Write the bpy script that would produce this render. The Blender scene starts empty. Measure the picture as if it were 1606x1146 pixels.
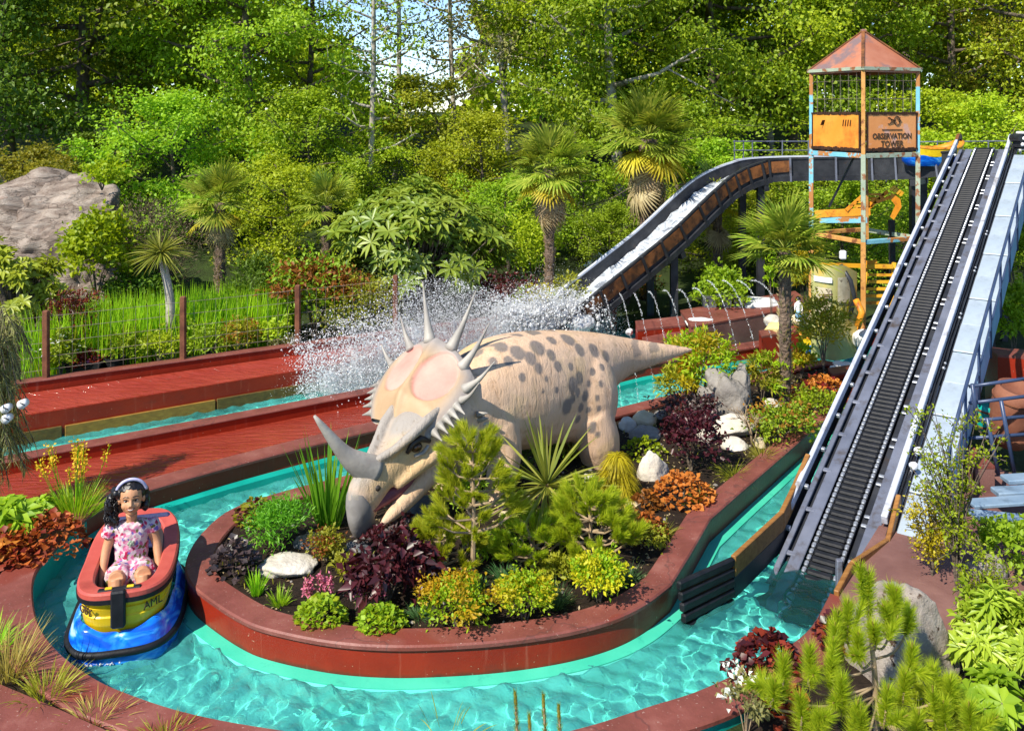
import bpy, bmesh, math, random
import numpy as np
from mathutils import Vector, Matrix, noise

# ------------------------------------------------------------------ camera, sky, sun, exposure
SC = bpy.context.scene
COL = SC.collection
F, CX, HY, CH = 1400.0, 803.0, 175.0, 4.0        # focal length (px of the 1606 px photo), axis, horizon row, eye height

def Gp(px, py, z=0.0):
    """point of the level z seen at a photo pixel"""
    d = F*(CH-z)/(py-HY)
    return Vector(((px-CX)*d/F, d, z))
def Dp(px, py, d):
    """point at depth d"""
    return Vector(((px-CX)*d/F, d, CH-(py-HY)*d/F))

cam = bpy.data.cameras.new('camera'); camo = bpy.data.objects.new('camera', cam); COL.objects.link(camo)
camo.location = (0, 0, CH); camo.rotation_euler = (math.pi/2, 0, 0)
cam.sensor_fit = 'HORIZONTAL'; cam.sensor_width = 36.0; cam.lens = 36.0*F/1606.0
cam.shift_x = 0.0; cam.shift_y = -(573.0-HY)/1606.0
cam.clip_start = 0.1; cam.clip_end = 2000.0
SC.camera = camo

SUN = Vector((-0.52, -0.56, 0.80)).normalized()
w = bpy.data.worlds.new('World'); SC.world = w; w.use_nodes = True
nt = w.node_tree; nt.nodes.clear()
sky = nt.nodes.new('ShaderNodeTexSky'); sky.sky_type = 'NISHITA'; sky.sun_disc = False
sky.sun_elevation = math.asin(SUN.z); sky.sun_rotation = math.atan2(SUN.x, SUN.y)
sky.air_density = 0.8; sky.dust_density = 0.0; sky.ozone_density = 4.0
bg = nt.nodes.new('ShaderNodeBackground'); bg.inputs[1].default_value = 0.15
wo = nt.nodes.new('ShaderNodeOutputWorld')
nt.links.new(sky.outputs[0], bg.inputs[0]); nt.links.new(bg.outputs[0], wo.inputs[0])
sl = bpy.data.lights.new('sun', 'SUN'); sl.energy = 4.9; sl.angle = math.radians(0.5); sl.color = (1.0, 0.93, 0.80)
sl.cycles.is_caustics_light = True
so = bpy.data.objects.new('sun', sl); COL.objects.link(so)
so.rotation_euler = SUN.to_track_quat('Z', 'Y').to_euler(); so.location = SUN*60
vs = SC.view_settings
vs.view_transform = 'Standard'; vs.look = 'None'; vs.gamma = 1.0; vs.exposure = 0.58; vs.use_curve_mapping = False
SC.cycles.max_bounces = 7; SC.cycles.transparent_max_bounces = 10
SC.cycles.caustics_reflective = False; SC.cycles.caustics_refractive = True
SC.cycles.sample_clamp_indirect = 6.0

# ------------------------------------------------------------------ materials
MATS = {}
def S(h):
    """sRGB hex to linear"""
    h = h.lstrip('#'); o = []
    for i in (0, 2, 4):
        c = int(h[i:i+2], 16)/255.0
        o.append(c/12.92 if c <= 0.04045 else ((c+0.055)/1.055)**2.4)
    return (o[0], o[1], o[2], 1.0)

class NT:
    def __init__(s, name):
        s.m = bpy.data.materials.new(name); s.m.use_nodes = True
        s.t = s.m.node_tree; s.t.nodes.clear()
        s.out = s.n('ShaderNodeOutputMaterial')
        MATS[name] = s.m
    def n(s, typ, **kw):
        nd = s.t.nodes.new(typ)
        for k, v in kw.items():
            if k.startswith('i_'):
                key = k[2:]; key = int(key) if key.isdigit() else key.replace('_', ' ')
                nd.inputs[key].default_value = v
            else: setattr(nd, k, v)
        return nd
    def l(s, a, b): s.t.links.new(a, b)
    def noise(s, scale, detail=4, rough=0.55, coord='Object', dist=0.0, vec=None):
        if vec is None: vec = s.n('ShaderNodeTexCoord').outputs[coord]
        nd = s.n('ShaderNodeTexNoise'); nd.inputs['Scale'].default_value = scale
        nd.inputs['Detail'].default_value = detail; nd.inputs['Roughness'].default_value = rough
        nd.inputs['Distortion'].default_value = dist
        s.l(vec, nd.inputs['Vector']); return nd.outputs[0]
    def ramp(s, fac, stops):
        nd = s.n('ShaderNodeValToRGB'); e = nd.color_ramp.elements
        while len(e) < len(stops): e.new(0.5)
        for el, (p, c) in zip(e, stops):
            el.position = p; el.color = c if len(c) == 4 else (*c, 1)
        s.l(fac, nd.inputs[0]); return nd.outputs[0]
    def mix(s, fac, a, b, mode='MIX'):
        nd = s.n('ShaderNodeMix'); nd.data_type = 'RGBA'; nd.blend_type = mode
        for sock, v in ((nd.inputs[0], fac), (nd.inputs[6], a), (nd.inputs[7], b)):
            if hasattr(v, 'is_linked'): s.l(v, sock)
            else: sock.default_value = v
        return nd.outputs[2]
    def bump(s, h, strength=0.3, dist=0.02, normal=None):
        nd = s.n('ShaderNodeBump'); nd.inputs['Strength'].default_value = strength
        nd.inputs['Distance'].default_value = dist; s.l(h, nd.inputs['Height'])
        if normal is not None: s.l(normal, nd.inputs['Normal'])
        return nd.outputs[0]
    def pbr(s, col, rough=0.6, metal=0.0, normal=None, spec=0.5, coat=0.0):
        p = s.n('ShaderNodeBsdfPrincipled')
        for sock, v in ((p.inputs['Base Color'], col), (p.inputs['Roughness'], rough)):
            if hasattr(v, 'is_linked'): s.l(v, sock)
            else: sock.default_value = v
        p.inputs['Metallic'].default_value = metal
        p.inputs['Specular IOR Level'].default_value = spec
        p.inputs['Coat Weight'].default_value = coat
        if normal is not None: s.l(normal, p.inputs['Normal'])
        s.l(p.outputs[0], s.out.inputs[0]); return p

def pm(name, c1, c2=None, scale=6.0, rough=0.6, metal=0.0, bump=0.25, bscale=40.0, bdist=0.01, spec=0.4, lo=0.35, hi=0.65, dirt=None, dlo=0.55, dhi=0.7, dscale=3.0, coat=0.0, detail=5):
    """painted / mineral surface: two tones by noise, optional stain tone, fine bump"""
    N = NT(name); c2 = c2 or c1
    col = N.ramp(N.noise(scale, detail), [(lo, c1), (hi, c2)])
    if dirt:
        f = N.ramp(N.noise(dscale, 6, 0.65), [(dlo, (0, 0, 0, 1)), (dhi, (1, 1, 1, 1))])
        col = N.mix(f, col, dirt)
    nb = N.bump(N.noise(bscale, 4), bump, bdist)
    N.pbr(col, rough, metal, nb, spec, coat); return N.m

def leafm(name, c1, c2, trans=0.35, rough=0.5, gloss=0.02):
    """leaf: colour per leaf from the 'rnd' attribute, light through the blade"""
    N = NT(name)
    a = N.n('ShaderNodeAttribute', attribute_name='rnd')
    col = N.ramp(a.outputs['Fac'], [(0.0, c1), (1.0, c2)])
    oi = N.n('ShaderNodeObjectInfo')
    hs = N.n('ShaderNodeHueSaturation'); hs.inputs['Saturation'].default_value = 1.0
    mr = N.n('ShaderNodeMapRange', i_3=0.82, i_4=1.18); N.l(oi.outputs['Random'], mr.inputs[0]); N.l(mr.outputs[0], hs.inputs['Value'])
    mr2 = N.n('ShaderNodeMapRange', i_3=0.485, i_4=0.515); N.l(oi.outputs['Random'], mr2.inputs[0]); N.l(mr2.outputs[0], hs.inputs['Hue'])
    N.l(col, hs.inputs['Color'])
    d = N.n('ShaderNodeBsdfDiffuse'); N.l(hs.outputs[0], d.inputs[0])
    t = N.n('ShaderNodeBsdfTranslucent')
    tc = N.mix(0.5, hs.outputs[0], (1.0, 0.95, 0.25, 1), 'MULTIPLY'); 
    br = N.n('ShaderNodeHueSaturation'); br.inputs['Value'].default_value = 1.5; N.l(tc, br.inputs['Color']); N.l(br.outputs[0], t.inputs[0])
    m1 = N.n('ShaderNodeMixShader', i_0=trans); N.l(d.outputs[0], m1.inputs[1]); N.l(t.outputs[0], m1.inputs[2])
    g = N.n('ShaderNodeBsdfGlossy'); g.inputs['Roughness'].default_value = rough; g.inputs['Color'].default_value = (0.8, 0.85, 0.8, 1)
    m2 = N.n('ShaderNodeMixShader', i_0=gloss); N.l(m1.outputs[0], m2.inputs[1]); N.l(g.outputs[0], m2.inputs[2])
    N.l(m2.outputs[0], N.out.inputs[0]); return N.m

# painted concrete, walls and paving
def red_paint():
    N = NT('red_paint')
    c = N.ramp(N.noise(2.2, 6, 0.6), [(0.3, (0.21, 0.016, 0.006, 1)), (0.7, (0.31, 0.026, 0.008, 1))])
    fl = N.ramp(N.noise(38, 2, 0.5), [(0.735, (0, 0, 0, 1)), (0.76, (1, 1, 1, 1))])
    c = N.mix(fl, c, (0.45, 0.30, 0.20, 1))
    st = N.ramp(N.noise(5, 6, 0.7), [(0.58, (0, 0, 0, 1)), (0.75, (0.5, 0.5, 0.5, 1))])
    c = N.mix(st, c, (0.12, 0.03, 0.02, 1))
    tc = N.n('ShaderNodeTexCoord'); sp = N.n('ShaderNodeSeparateXYZ'); N.l(tc.outputs['Object'], sp.inputs[0])
    ad = N.n('ShaderNodeMath', operation='MULTIPLY_ADD', i_1=0.09); N.l(N.noise(4, 6, 0.7), ad.inputs[0]); N.l(sp.outputs['Z'], ad.inputs[2])
    wl = N.ramp(ad.outputs[0], [(0.055, (1, 1, 1, 1)), (0.095, (0, 0, 0, 1))]); c = N.mix(wl, c, (0.055, 0.030, 0.016, 1))
    mp = N.n('ShaderNodeMapping'); N.l(tc.outputs['Object'], mp.inputs[0]); mp.inputs['Scale'].default_value = (9, 9, .8)
    dr = N.ramp(N.noise(1.6, 4, 0.6, vec=mp.outputs[0]), [(0.60, (0, 0, 0, 1)), (0.72, (0.55, 0.55, 0.55, 1))]); c = N.mix(dr, c, (0.36, 0.10, 0.06, 1))
    N.pbr(c, 0.36, 0, N.bump(N.noise(30, 5), 0.3, 0.008), 0.3)
red_paint()
def coping_paint():
    N = NT('coping_paint')
    c = N.ramp(N.noise(3.0, 7, 0.65), [(0.3, (0.14, 0.040, 0.029, 1)), (0.55, (0.215, 0.064, 0.049, 1)), (0.75, (0.29, 0.115, 0.09, 1))])
    fl = N.ramp(N.noise(14, 5, 0.7), [(0.64, (0, 0, 0, 1)), (0.74, (0.8, 0.8, 0.8, 1))])
    c = N.mix(fl, c, (0.36, 0.20, 0.165, 1))
    wet = N.ramp(N.noise(1.1, 3, 0.5), [(0.60, (0, 0, 0, 1)), (0.64, (1, 1, 1, 1))])
    c = N.mix(wet, c, (0.20, 0.045, 0.030, 1))
    vo = N.n('ShaderNodeTexVoronoi', feature='DISTANCE_TO_EDGE'); vo.inputs['Scale'].default_value = .75; tc = N.n('ShaderNodeTexCoord')
    wv = N.n('ShaderNodeVectorMath', operation='MULTIPLY_ADD'); nn_ = N.n('ShaderNodeTexNoise'); nn_.inputs['Scale'].default_value = 6; N.l(tc.outputs['Object'], nn_.inputs['Vector']); N.l(nn_.outputs['Color'], wv.inputs[0]); wv.inputs[1].default_value = (.25, .25, .25); N.l(tc.outputs['Object'], wv.inputs[2]); N.l(wv.outputs[0], vo.inputs['Vector'])
    ck = N.ramp(vo.outputs['Distance'], [(0.002, (0.7, 0.7, 0.7, 1)), (0.006, (0, 0, 0, 1))]); c = N.mix(ck, c, (0.10, 0.04, 0.035, 1))
    sp_ = N.ramp(N.noise(60, 2, 0.5), [(0.70, (0, 0, 0, 1)), (0.74, (0.7, 0.7, 0.7, 1))]); c = N.mix(sp_, c, (0.5, 0.36, 0.30, 1))
    N.pbr(c, 0.5, 0, N.bump(N.noise(45, 5), 0.35, 0.008), 0.35)
coping_paint()
def wet_red(name, c1, c2, sx, strength):
    N = NT(name)
    tc = N.n('ShaderNodeTexCoord'); mp = N.n('ShaderNodeMapping'); N.l(tc.outputs['Object'], mp.inputs[0])
    mp.inputs['Rotation'].default_value = (0, 0, math.radians(-33)); mp.inputs['Scale'].default_value = (sx, 9, 3)
    h = N.noise(1.6, 4, 0.6, vec=mp.outputs[0], dist=0.6)
    c = N.ramp(N.noise(1.3, 6, 0.6), [(0.3, c1), (0.7, c2)])
    N.pbr(c, 0.13, 0, N.bump(h, strength, 0.05), 0.6)
wet_red('wet_red_apron', (0.25, 0.030, 0.016, 1), (0.35, 0.055, 0.030, 1), 2.2, 0.75)
pm('teal_paint', S('#0c8f83'), S('#15a798'), 2.0, 0.35, bump=0.2, dirt=S('#0a5f58'), dlo=0.6, dhi=0.8)
pm('mint_paint', S('#36b597'), S('#49c4a4'), 2.0, 0.35, bump=0.15, dirt=S('#2a9a86'), dlo=0.6, dhi=0.8, dscale=6)
pm('brown_concrete', (0.15, 0.066, 0.055, 1), (0.23, 0.115, 0.095, 1), 2.5, 0.75, bump=0.4, dirt=(0.13, 0.06, 0.05, 1), dscale=1.5)
def soil():
    N = NT('soil')
    c = N.ramp(N.noise(9, 8, 0.7), [(0.3, (0.012, 0.008, 0.005, 1)), (0.6, (0.035, 0.022, 0.014, 1)), (0.8, (0.09, 0.06, 0.04, 1))])
    N.pbr(c, 0.9, 0, N.bump(N.noise(30, 8, 0.7), 0.9, 0.04), 0.2)
soil()
def groundm():
    N = NT('ground_cover')
    c = N.ramp(N.noise(1.2, 8, 0.7), [(0.3, (0.015, 0.016, 0.006, 1)), (0.5, (0.03, 0.045, 0.012, 1)), (0.7, (0.05, 0.085, 0.016, 1))])
    N.pbr(c, 0.9, 0, N.bump(N.noise(18, 8, 0.7), 0.9, 0.06), 0.2)
groundm()
def water():
    N = NT('pool_water')
    tc = N.n('ShaderNodeTexCoord'); v = tc.outputs['Object']
    g = N.n('ShaderNodeBsdfRefraction'); g.inputs['Color'].default_value = (0.86, 1.0, 0.99, 1); g.inputs['IOR'].default_value = 1.33; g.inputs['Roughness'].default_value = 0.0
    gl = N.n('ShaderNodeBsdfGlossy'); gl.inputs['Roughness'].default_value = 0.06
    b = N.bump(N.noise(26, 3, 0.5, vec=v, dist=0.6), 0.35, 0.012); N.l(b, gl.inputs['Normal'])
    fr = N.n('ShaderNodeFresnel', i_IOR=1.33); N.l(b, fr.inputs['Normal'])
    df = N.n('ShaderNodeBsdfDiffuse'); df.inputs[0].default_value = (0.13, 0.74, 0.68, 1); N.l(N.bump(N.noise(15, 3, 0.5, vec=v, dist=1.0), 0.6, 0.03), df.inputs['Normal'])   # milky scatter of the aerated water
    dv_ = N.n('ShaderNodeVectorMath', operation='DISTANCE'); N.l(v, dv_.inputs[0]); dv_.inputs[1].default_value = (2.35, 7.3, 0)
    fa = N.n('ShaderNodeMapRange', i_1=0.35, i_2=0.95, i_3=0.05, i_4=0.30); N.l(dv_.outputs['Value'], fa.inputs[0])       # clearer where the belt draws the water down
    nf = N.n('ShaderNodeMapRange', i_1=0.35, i_2=0.65, i_3=0.55, i_4=1.25); N.l(N.noise(1.1, 3, 0.5, vec=v), nf.inputs[0])
    ml = N.n('ShaderNodeMath', operation='MULTIPLY'); N.l(fa.outputs[0], ml.inputs[0]); N.l(nf.outputs[0], ml.inputs[1])
    mk = N.n('ShaderNodeMixShader'); N.l(ml.outputs[0], mk.inputs[0]); N.l(g.outputs[0], mk.inputs[1]); N.l(df.outputs[0], mk.inputs[2])
    m = N.n('ShaderNodeMixShader'); N.l(fr.outputs[0], m.inputs[0]); N.l(mk.outputs[0], m.inputs[1]); N.l(gl.outputs[0], m.inputs[2])
    N.l(m.outputs[0], N.out.inputs[0])
water()
def foam():
    N = NT('white_water')
    d = N.n('ShaderNodeBsdfDiffuse'); d.inputs[0].default_value = (0.95, 0.97, 0.98, 1)
    t = N.n('ShaderNodeBsdfTranslucent'); t.inputs[0].default_value = (0.97, 0.98, 1.0, 1)
    m = N.n('ShaderNodeMixShader', i_0=0.55); N.l(d.outputs[0], m.inputs[1]); N.l(t.outputs[0], m.inputs[2])
    g = N.n('ShaderNodeBsdfGlossy'); g.inputs['Roughness'].default_value = 0.15
    m2 = N.n('ShaderNodeMixShader', i_0=0.12); N.l(m.outputs[0], m2.inputs[1]); N.l(g.outputs[0], m2.inputs[2])
    N.l(m2.outputs[0], N.out.inputs[0])
foam()
def chute_water():
    N = NT('rushing_water')
    tc = N.n('ShaderNodeTexCoord')
    f = N.noise(5.0, 6, 0.7, vec=tc.outputs['Object'], dist=0.8)
    c = N.ramp(f, [(0.36, (0.20, 0.22, 0.26, 1)), (0.5, (0.55, 0.60, 0.66, 1)), (0.62, (0.9, 0.92, 0.95, 1))])
    N.pbr(c, 0.2, 0, N.bump(f, 0.8, 0.06), 0.6)
chute_water()
pm('pool_paint', S('#5fdcc8'), S('#7be8d6'), 1.2, 0.5, bump=0.1, dirt=S('#35b7a6'), dlo=0.55, dhi=0.8, dscale=1.5)
# metals, timber
pm('galvanised', (0.48, 0.51, 0.60, 1), (0.60, 0.63, 0.70, 1), 3, 0.42, 0.1, 0.1, dirt=(0.22, 0.19, 0.16, 1), dlo=0.54, dhi=0.72, dscale=5)
pm('grey_steel', (0.11, 0.123, 0.165, 1), (0.17, 0.185, 0.24, 1), 3, 0.42, 0.1, 0.15, dirt=(0.07, 0.055, 0.045, 1), dlo=0.52, dhi=0.72, dscale=5)
pm('dark_steel', (0.022, 0.024, 0.030, 1), (0.05, 0.052, 0.06, 1), 4, 0.45, 0.3, 0.2, dirt=(0.07, 0.045, 0.03, 1), dlo=0.6, dhi=0.8)
pm('black_rubber', (0.005, 0.006, 0.008, 1), (0.013, 0.014, 0.018, 1), 8, 0.55, 0, 0.2, spec=0.3)
pm('bright_chain', (0.24, 0.26, 0.29, 1), (0.46, 0.48, 0.52, 1), 30, 0.35, 0.5, 0.1)
pm('walkway_plate', (0.33, 0.40, 0.47, 1), (0.42, 0.49, 0.56, 1), 2.5, 0.5, 0.1, 0.15, dirt=(0.24, 0.29, 0.34, 1), dlo=0.5, dhi=0.8, dscale=5)
pm('blue_pipe', (0.035, 0.055, 0.11, 1), (0.05, 0.075, 0.15, 1), 6, 0.35, 0.1, 0.1)
pm('blue_grey_board', (0.16, 0.24, 0.33, 1), (0.24, 0.33, 0.42, 1), 4, 0.5, 0, 0.2, dirt=(0.08, 0.12, 0.16, 1))
pm('sky_panel', (0.16, 0.33, 0.50, 1), (0.22, 0.42, 0.60, 1), 3, 0.4, 0, 0.1)
def timber(name, c1, c2, sc=(1.5, 22, 22)):
    N = NT(name); tc = N.n('ShaderNodeTexCoord'); mp = N.n('ShaderNodeMapping'); N.l(tc.outputs['Object'], mp.inputs[0])
    mp.inputs['Scale'].default_value = sc
    f = N.noise(1.0, 6, 0.6, vec=mp.outputs[0], dist=0.5)
    c = N.ramp(f, [(0.3, c1), (0.7, c2)])
    N.pbr(c, 0.55, 0, N.bump(f, 0.3, 0.01), 0.35)
timber('orange_timber', (0.19, 0.075, 0.016, 1), (0.36, 0.17, 0.045, 1))
timber('olive_timber', (0.075, 0.045, 0.012, 1), (0.16, 0.095, 0.02, 1))
timber('ochre_timber', (0.20, 0.10, 0.018, 1), (0.34, 0.18, 0.03, 1))
pm('rust_post', (0.10, 0.032, 0.015, 1), (0.20, 0.075, 0.035, 1), 7, 0.8, 0, 0.4)
pm('rust_panel', S('#66401f'), S('#8f5a30'), 3.2, 0.6, 0.1, 0.3, dirt=S('#3a261a'), dlo=0.46, dhi=0.62, dscale=4)
pm('rust_roof', S('#b06a4c'), S('#c9886a'), 2.0, 0.5, 0.25, 0.2, dirt=S('#87706e'), dlo=0.5, dhi=0.6, dscale=1.6)
pm('orange_panel', S('#d88a2a'), S('#e79c3c'), 2.0, 0.55, 0, 0.2, dirt=S('#c46a24'), dlo=0.5, dhi=0.7, dscale=3)
pm('orange_sign', S('#dd8a48'), S('#ea9e5e'), 1.6, 0.55, 0, 0.2, dirt=S('#dba890'), dlo=0.55, dhi=0.6, dscale=2.2)
pm('burnt_edge', S('#2e1c12'), S('#4a2d1a'), 9, 0.85)
pm('peeling_blue', S('#6fb3c9'), S('#86c4d4'), 4, 0.6, 0, 0.3, dirt=S('#b0763f'), dlo=0.52, dhi=0.56, dscale=3.5)
pm('peeling_rust', S('#b9803e'), S('#cf9a55'), 4, 0.65, 0, 0.3, dirt=S('#7d4a2c'), dlo=0.52, dhi=0.6, dscale=6)
pm('peeling_green', S('#93a08a'), S('#a9b39c'), 4, 0.65, 0, 0.3, dirt=S('#8b5a3a'), dlo=0.54, dhi=0.6, dscale=6)
pm('yellow_steel', S('#d69a1e'), S('#e3ae34'), 3, 0.5, 0, 0.2, dirt=S('#a5602a'), dlo=0.54, dhi=0.66, dscale=5)
pm('orange_steel', S('#d8861c'), S('#e39a2c'), 3, 0.5, 0, 0.2, dirt=S('#8b4a1e'), dlo=0.54, dhi=0.66, dscale=5)
pm('green_panel', S('#a1a063'), S('#b6b27a'), 2.5, 0.5, 0, 0.1, dirt=S('#c9a53c'), dlo=0.5, dhi=0.68, dscale=2.5)
pm('poster', S('#b3a78c'), S('#cfc4a8'), 8, 0.7, dirt=S('#7e735e'), dlo=0.58, dhi=0.64, dscale=14)
pm('wire', (0.22, 0.17, 0.12, 1), (0.30, 0.25, 0.2, 1), 9, 0.6, 0.3)
pm('ink', (0.06, 0.03, 0.015, 1), (0.09, 0.045, 0.02, 1), 9, 0.8)
pm('black_plastic', (0.012, 0.012, 0.014, 1), (0.02, 0.02, 0.022, 1), 9, 0.35)
pm('white_plastic', (0.75, 0.75, 0.75, 1), (0.82, 0.82, 0.82, 1), 9, 0.4)
pm('white_stone', (0.46, 0.41, 0.33, 1), (0.66, 0.61, 0.53, 1), 3, 0.85, bump=0.7, bscale=16, bdist=0.03, dirt=(0.30, 0.26, 0.20, 1), dlo=0.6, dhi=0.75, dscale=7)
pm('cream_stone', (0.50, 0.40, 0.24, 1), (0.66, 0.56, 0.38, 1), 4, 0.85, bump=0.6, bscale=18, bdist=0.03, dirt=(0.26, 0.20, 0.13, 1), dlo=0.6, dhi=0.75, dscale=6)
pm('grey_stone', (0.19, 0.17, 0.15, 1), (0.34, 0.31, 0.27, 1), 3, 0.85, bump=0.7, bscale=14, bdist=0.04, dirt=(0.12, 0.10, 0.09, 1), dlo=0.55, dhi=0.7, dscale=5)
pm('slate_stone', (0.06, 0.065, 0.075, 1), (0.13, 0.14, 0.155, 1), 3, 0.6, bump=0.6, bscale=18, bdist=0.03)
def cliff():
    N = NT('cliff_stone'); tc = N.n('ShaderNodeTexCoord'); mp = N.n('ShaderNodeMapping'); N.l(tc.outputs['Object'], mp.inputs[0]); mp.inputs['Scale'].default_value = (1, 1, 3.6); mp.inputs['Rotation'].default_value = (.12, .1, 0)
    f = N.noise(1.7, 9, 0.7, vec=mp.outputs[0], dist=0.7)
    c = N.ramp(f, [(0.3, (0.10, 0.07, 0.05, 1)), (0.45, (0.26, 0.20, 0.16, 1)), (0.60, (0.42, 0.35, 0.29, 1)), (0.75, (0.33, 0.20, 0.14, 1))])
    vo = N.n('ShaderNodeTexVoronoi', feature='DISTANCE_TO_EDGE'); vo.inputs['Scale'].default_value = 1.1; wv = N.n('ShaderNodeVectorMath', operation='MULTIPLY_ADD'); n_ = N.n('ShaderNodeTexNoise'); n_.inputs['Scale'].default_value = 2.5; N.l(mp.outputs[0], n_.inputs['Vector']); N.l(n_.outputs['Color'], wv.inputs[0]); wv.inputs[1].default_value = (.9, .9, .9); N.l(mp.outputs[0], wv.inputs[2]); N.l(wv.outputs[0], vo.inputs['Vector']); ck = N.ramp(vo.outputs['Distance'], [(0.0, (0.25, 0.25, 0.25, 1)), (0.035, (1, 1, 1, 1))])
    c = N.mix(0.5, c, ck, 'MULTIPLY'); n1 = N.bump(ck, 0.5, 0.05)
    N.pbr(c, 0.9, 0, N.bump(f, 0.9, 0.16, n1), 0.2)
cliff()
def lichen_stone():
    N = NT('lichen_stone')
    c = N.ramp(N.noise(4, 8, 0.65), [(0.3, (0.22, 0.17, 0.14, 1)), (0.55, (0.38, 0.33, 0.28, 1)), (0.75, (0.52, 0.47, 0.42, 1))])
    f = N.ramp(N.noise(7, 5, 0.7), [(0.60, (0, 0, 0, 1)), (0.64, (1, 1, 1, 1))]); c = N.mix(f, c, (0.075, 0.045, 0.03, 1))
    f2 = N.ramp(N.noise(2.2, 5, 0.7), [(0.58, (0, 0, 0, 1)), (0.66, (0.8, 0.8, 0.8, 1))]); c = N.mix(f2, c, (0.60, 0.56, 0.50, 1))
    N.pbr(c, 0.9, 0, N.bump(N.noise(24, 8, 0.7), 0.9, 0.03), 0.2)
lichen_stone()
pm('terracotta', S('#6e3f2c'), S('#8d5c45'), 3, 0.8, 0, 0.3)
pm('bark', (0.085, 0.065, 0.045, 1), (0.17, 0.135, 0.10, 1), 5, 0.9, bump=0.8, bscale=22, bdist=0.04)
pm('pale_bark', (0.28, 0.25, 0.20, 1), (0.46, 0.42, 0.36, 1), 3, 0.85, bump=0.5, bscale=22, bdist=0.02, dirt=(0.07, 0.06, 0.05, 1), dlo=0.56, dhi=0.66, dscale=5)
pm('palm_fibre', (0.10, 0.065, 0.045, 1), (0.24, 0.17, 0.12, 1), 14, 0.95, bump=1.0, bscale=30, bdist=0.06)
pm('pale_twig', (0.26, 0.18, 0.10, 1), (0.38, 0.28, 0.17, 1), 9, 0.8)
# foliage tones (base colours)
L = leafm
L('leaf_spring', (0.24, 0.34, 0.012, 1), (0.50, 0.57, 0.028, 1), 0.4)
L('leaf_mid', (0.15, 0.25, 0.012, 1), (0.34, 0.44, 0.022, 1), 0.38)
L('leaf_dark', (0.060, 0.115, 0.010, 1), (0.15, 0.23, 0.016, 1), 0.3)
L('leaf_fresh', (0.19, 0.33, 0.014, 1), (0.40, 0.55, 0.030, 1), 0.42)
L('leaf_olive', (0.20, 0.22, 0.014, 1), (0.40, 0.38, 0.03, 1), 0.38)
L('leaf_grey', (0.188, 0.196, 0.069, 1), (0.345, 0.322, 0.118, 1), 0.3)
L('leaf_lime', (0.220, 0.360, 0.008, 1), (0.400, 0.500, 0.017, 1), 0.4)
L('leaf_yellow', (0.380, 0.330, 0.008, 1), (0.580, 0.500, 0.021, 1), 0.35)
L('leaf_gold', (0.330, 0.250, 0.008, 1), (0.550, 0.300, 0.014, 1), 0.35)
L('leaf_rhodo', (0.09, 0.20, 0.012, 1), (0.33, 0.44, 0.05, 1), 0.25, 0.4, 0.035)
L('leaf_laurel', (0.20, 0.28, 0.014, 1), (0.46, 0.52, 0.05, 1), 0.3, 0.4, 0.03)
L('leaf_iris', (0.078, 0.280, 0.018, 1), (0.204, 0.476, 0.029, 1), 0.4, 0.35)
L('leaf_grass', (0.188, 0.392, 0.010, 1), (0.408, 0.616, 0.020, 1), 0.4)
L('leaf_blue', (0.045, 0.130, 0.038, 1), (0.090, 0.200, 0.059, 1), 0.3)
L('leaf_straw', (0.280, 0.220, 0.042, 1), (0.450, 0.360, 0.084, 1), 0.3)
L('leaf_purple', (0.035, 0.008, 0.010, 1), (0.130, 0.022, 0.025, 1), 0.25, 0.4, 0.04)
L('leaf_plum', (0.045, 0.030, 0.032, 1), (0.130, 0.090, 0.084, 1), 0.2, 0.4, 0.04)
L('leaf_red', (0.170, 0.022, 0.014, 1), (0.340, 0.060, 0.028, 1), 0.3)
L('leaf_orange', (0.420, 0.120, 0.021, 1), (0.620, 0.230, 0.042, 1), 0.3)
L('leaf_copper', (0.200, 0.075, 0.014, 1), (0.360, 0.150, 0.021, 1), 0.3)
L('leaf_palm', (0.157, 0.238, 0.018, 1), (0.408, 0.448, 0.059, 1), 0.3, 0.4, 0.03)
L('leaf_palm_yellow', (0.420, 0.330, 0.021, 1), (0.600, 0.480, 0.042, 1), 0.3)
L('leaf_dry', (0.320, 0.240, 0.119, 1), (0.500, 0.400, 0.217, 1), 0.2)
L('leaf_pine', (0.26, 0.34, 0.014, 1), (0.55, 0.56, 0.035, 1), 0.5)
L('leaf_pine_deep', (0.16, 0.24, 0.014, 1), (0.36, 0.42, 0.03, 1), 0.3)
L('leaf_cord', (0.160, 0.210, 0.021, 1), (0.420, 0.420, 0.077, 1), 0.3, 0.4, 0.03)
L('petal_pink', (0.45, 0.10, 0.20, 1), (0.65, 0.22, 0.34, 1), 0.3)
L('petal_yellow', (0.62, 0.38, 0.015, 1), (0.80, 0.55, 0.03, 1), 0.3)
L('petal_white', (0.75, 0.75, 0.70, 1), (0.85, 0.85, 0.8, 1), 0.3)
L('twig_haze', (0.13, 0.10, 0.06, 1), (0.22, 0.17, 0.10, 1), 0.1)
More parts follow.
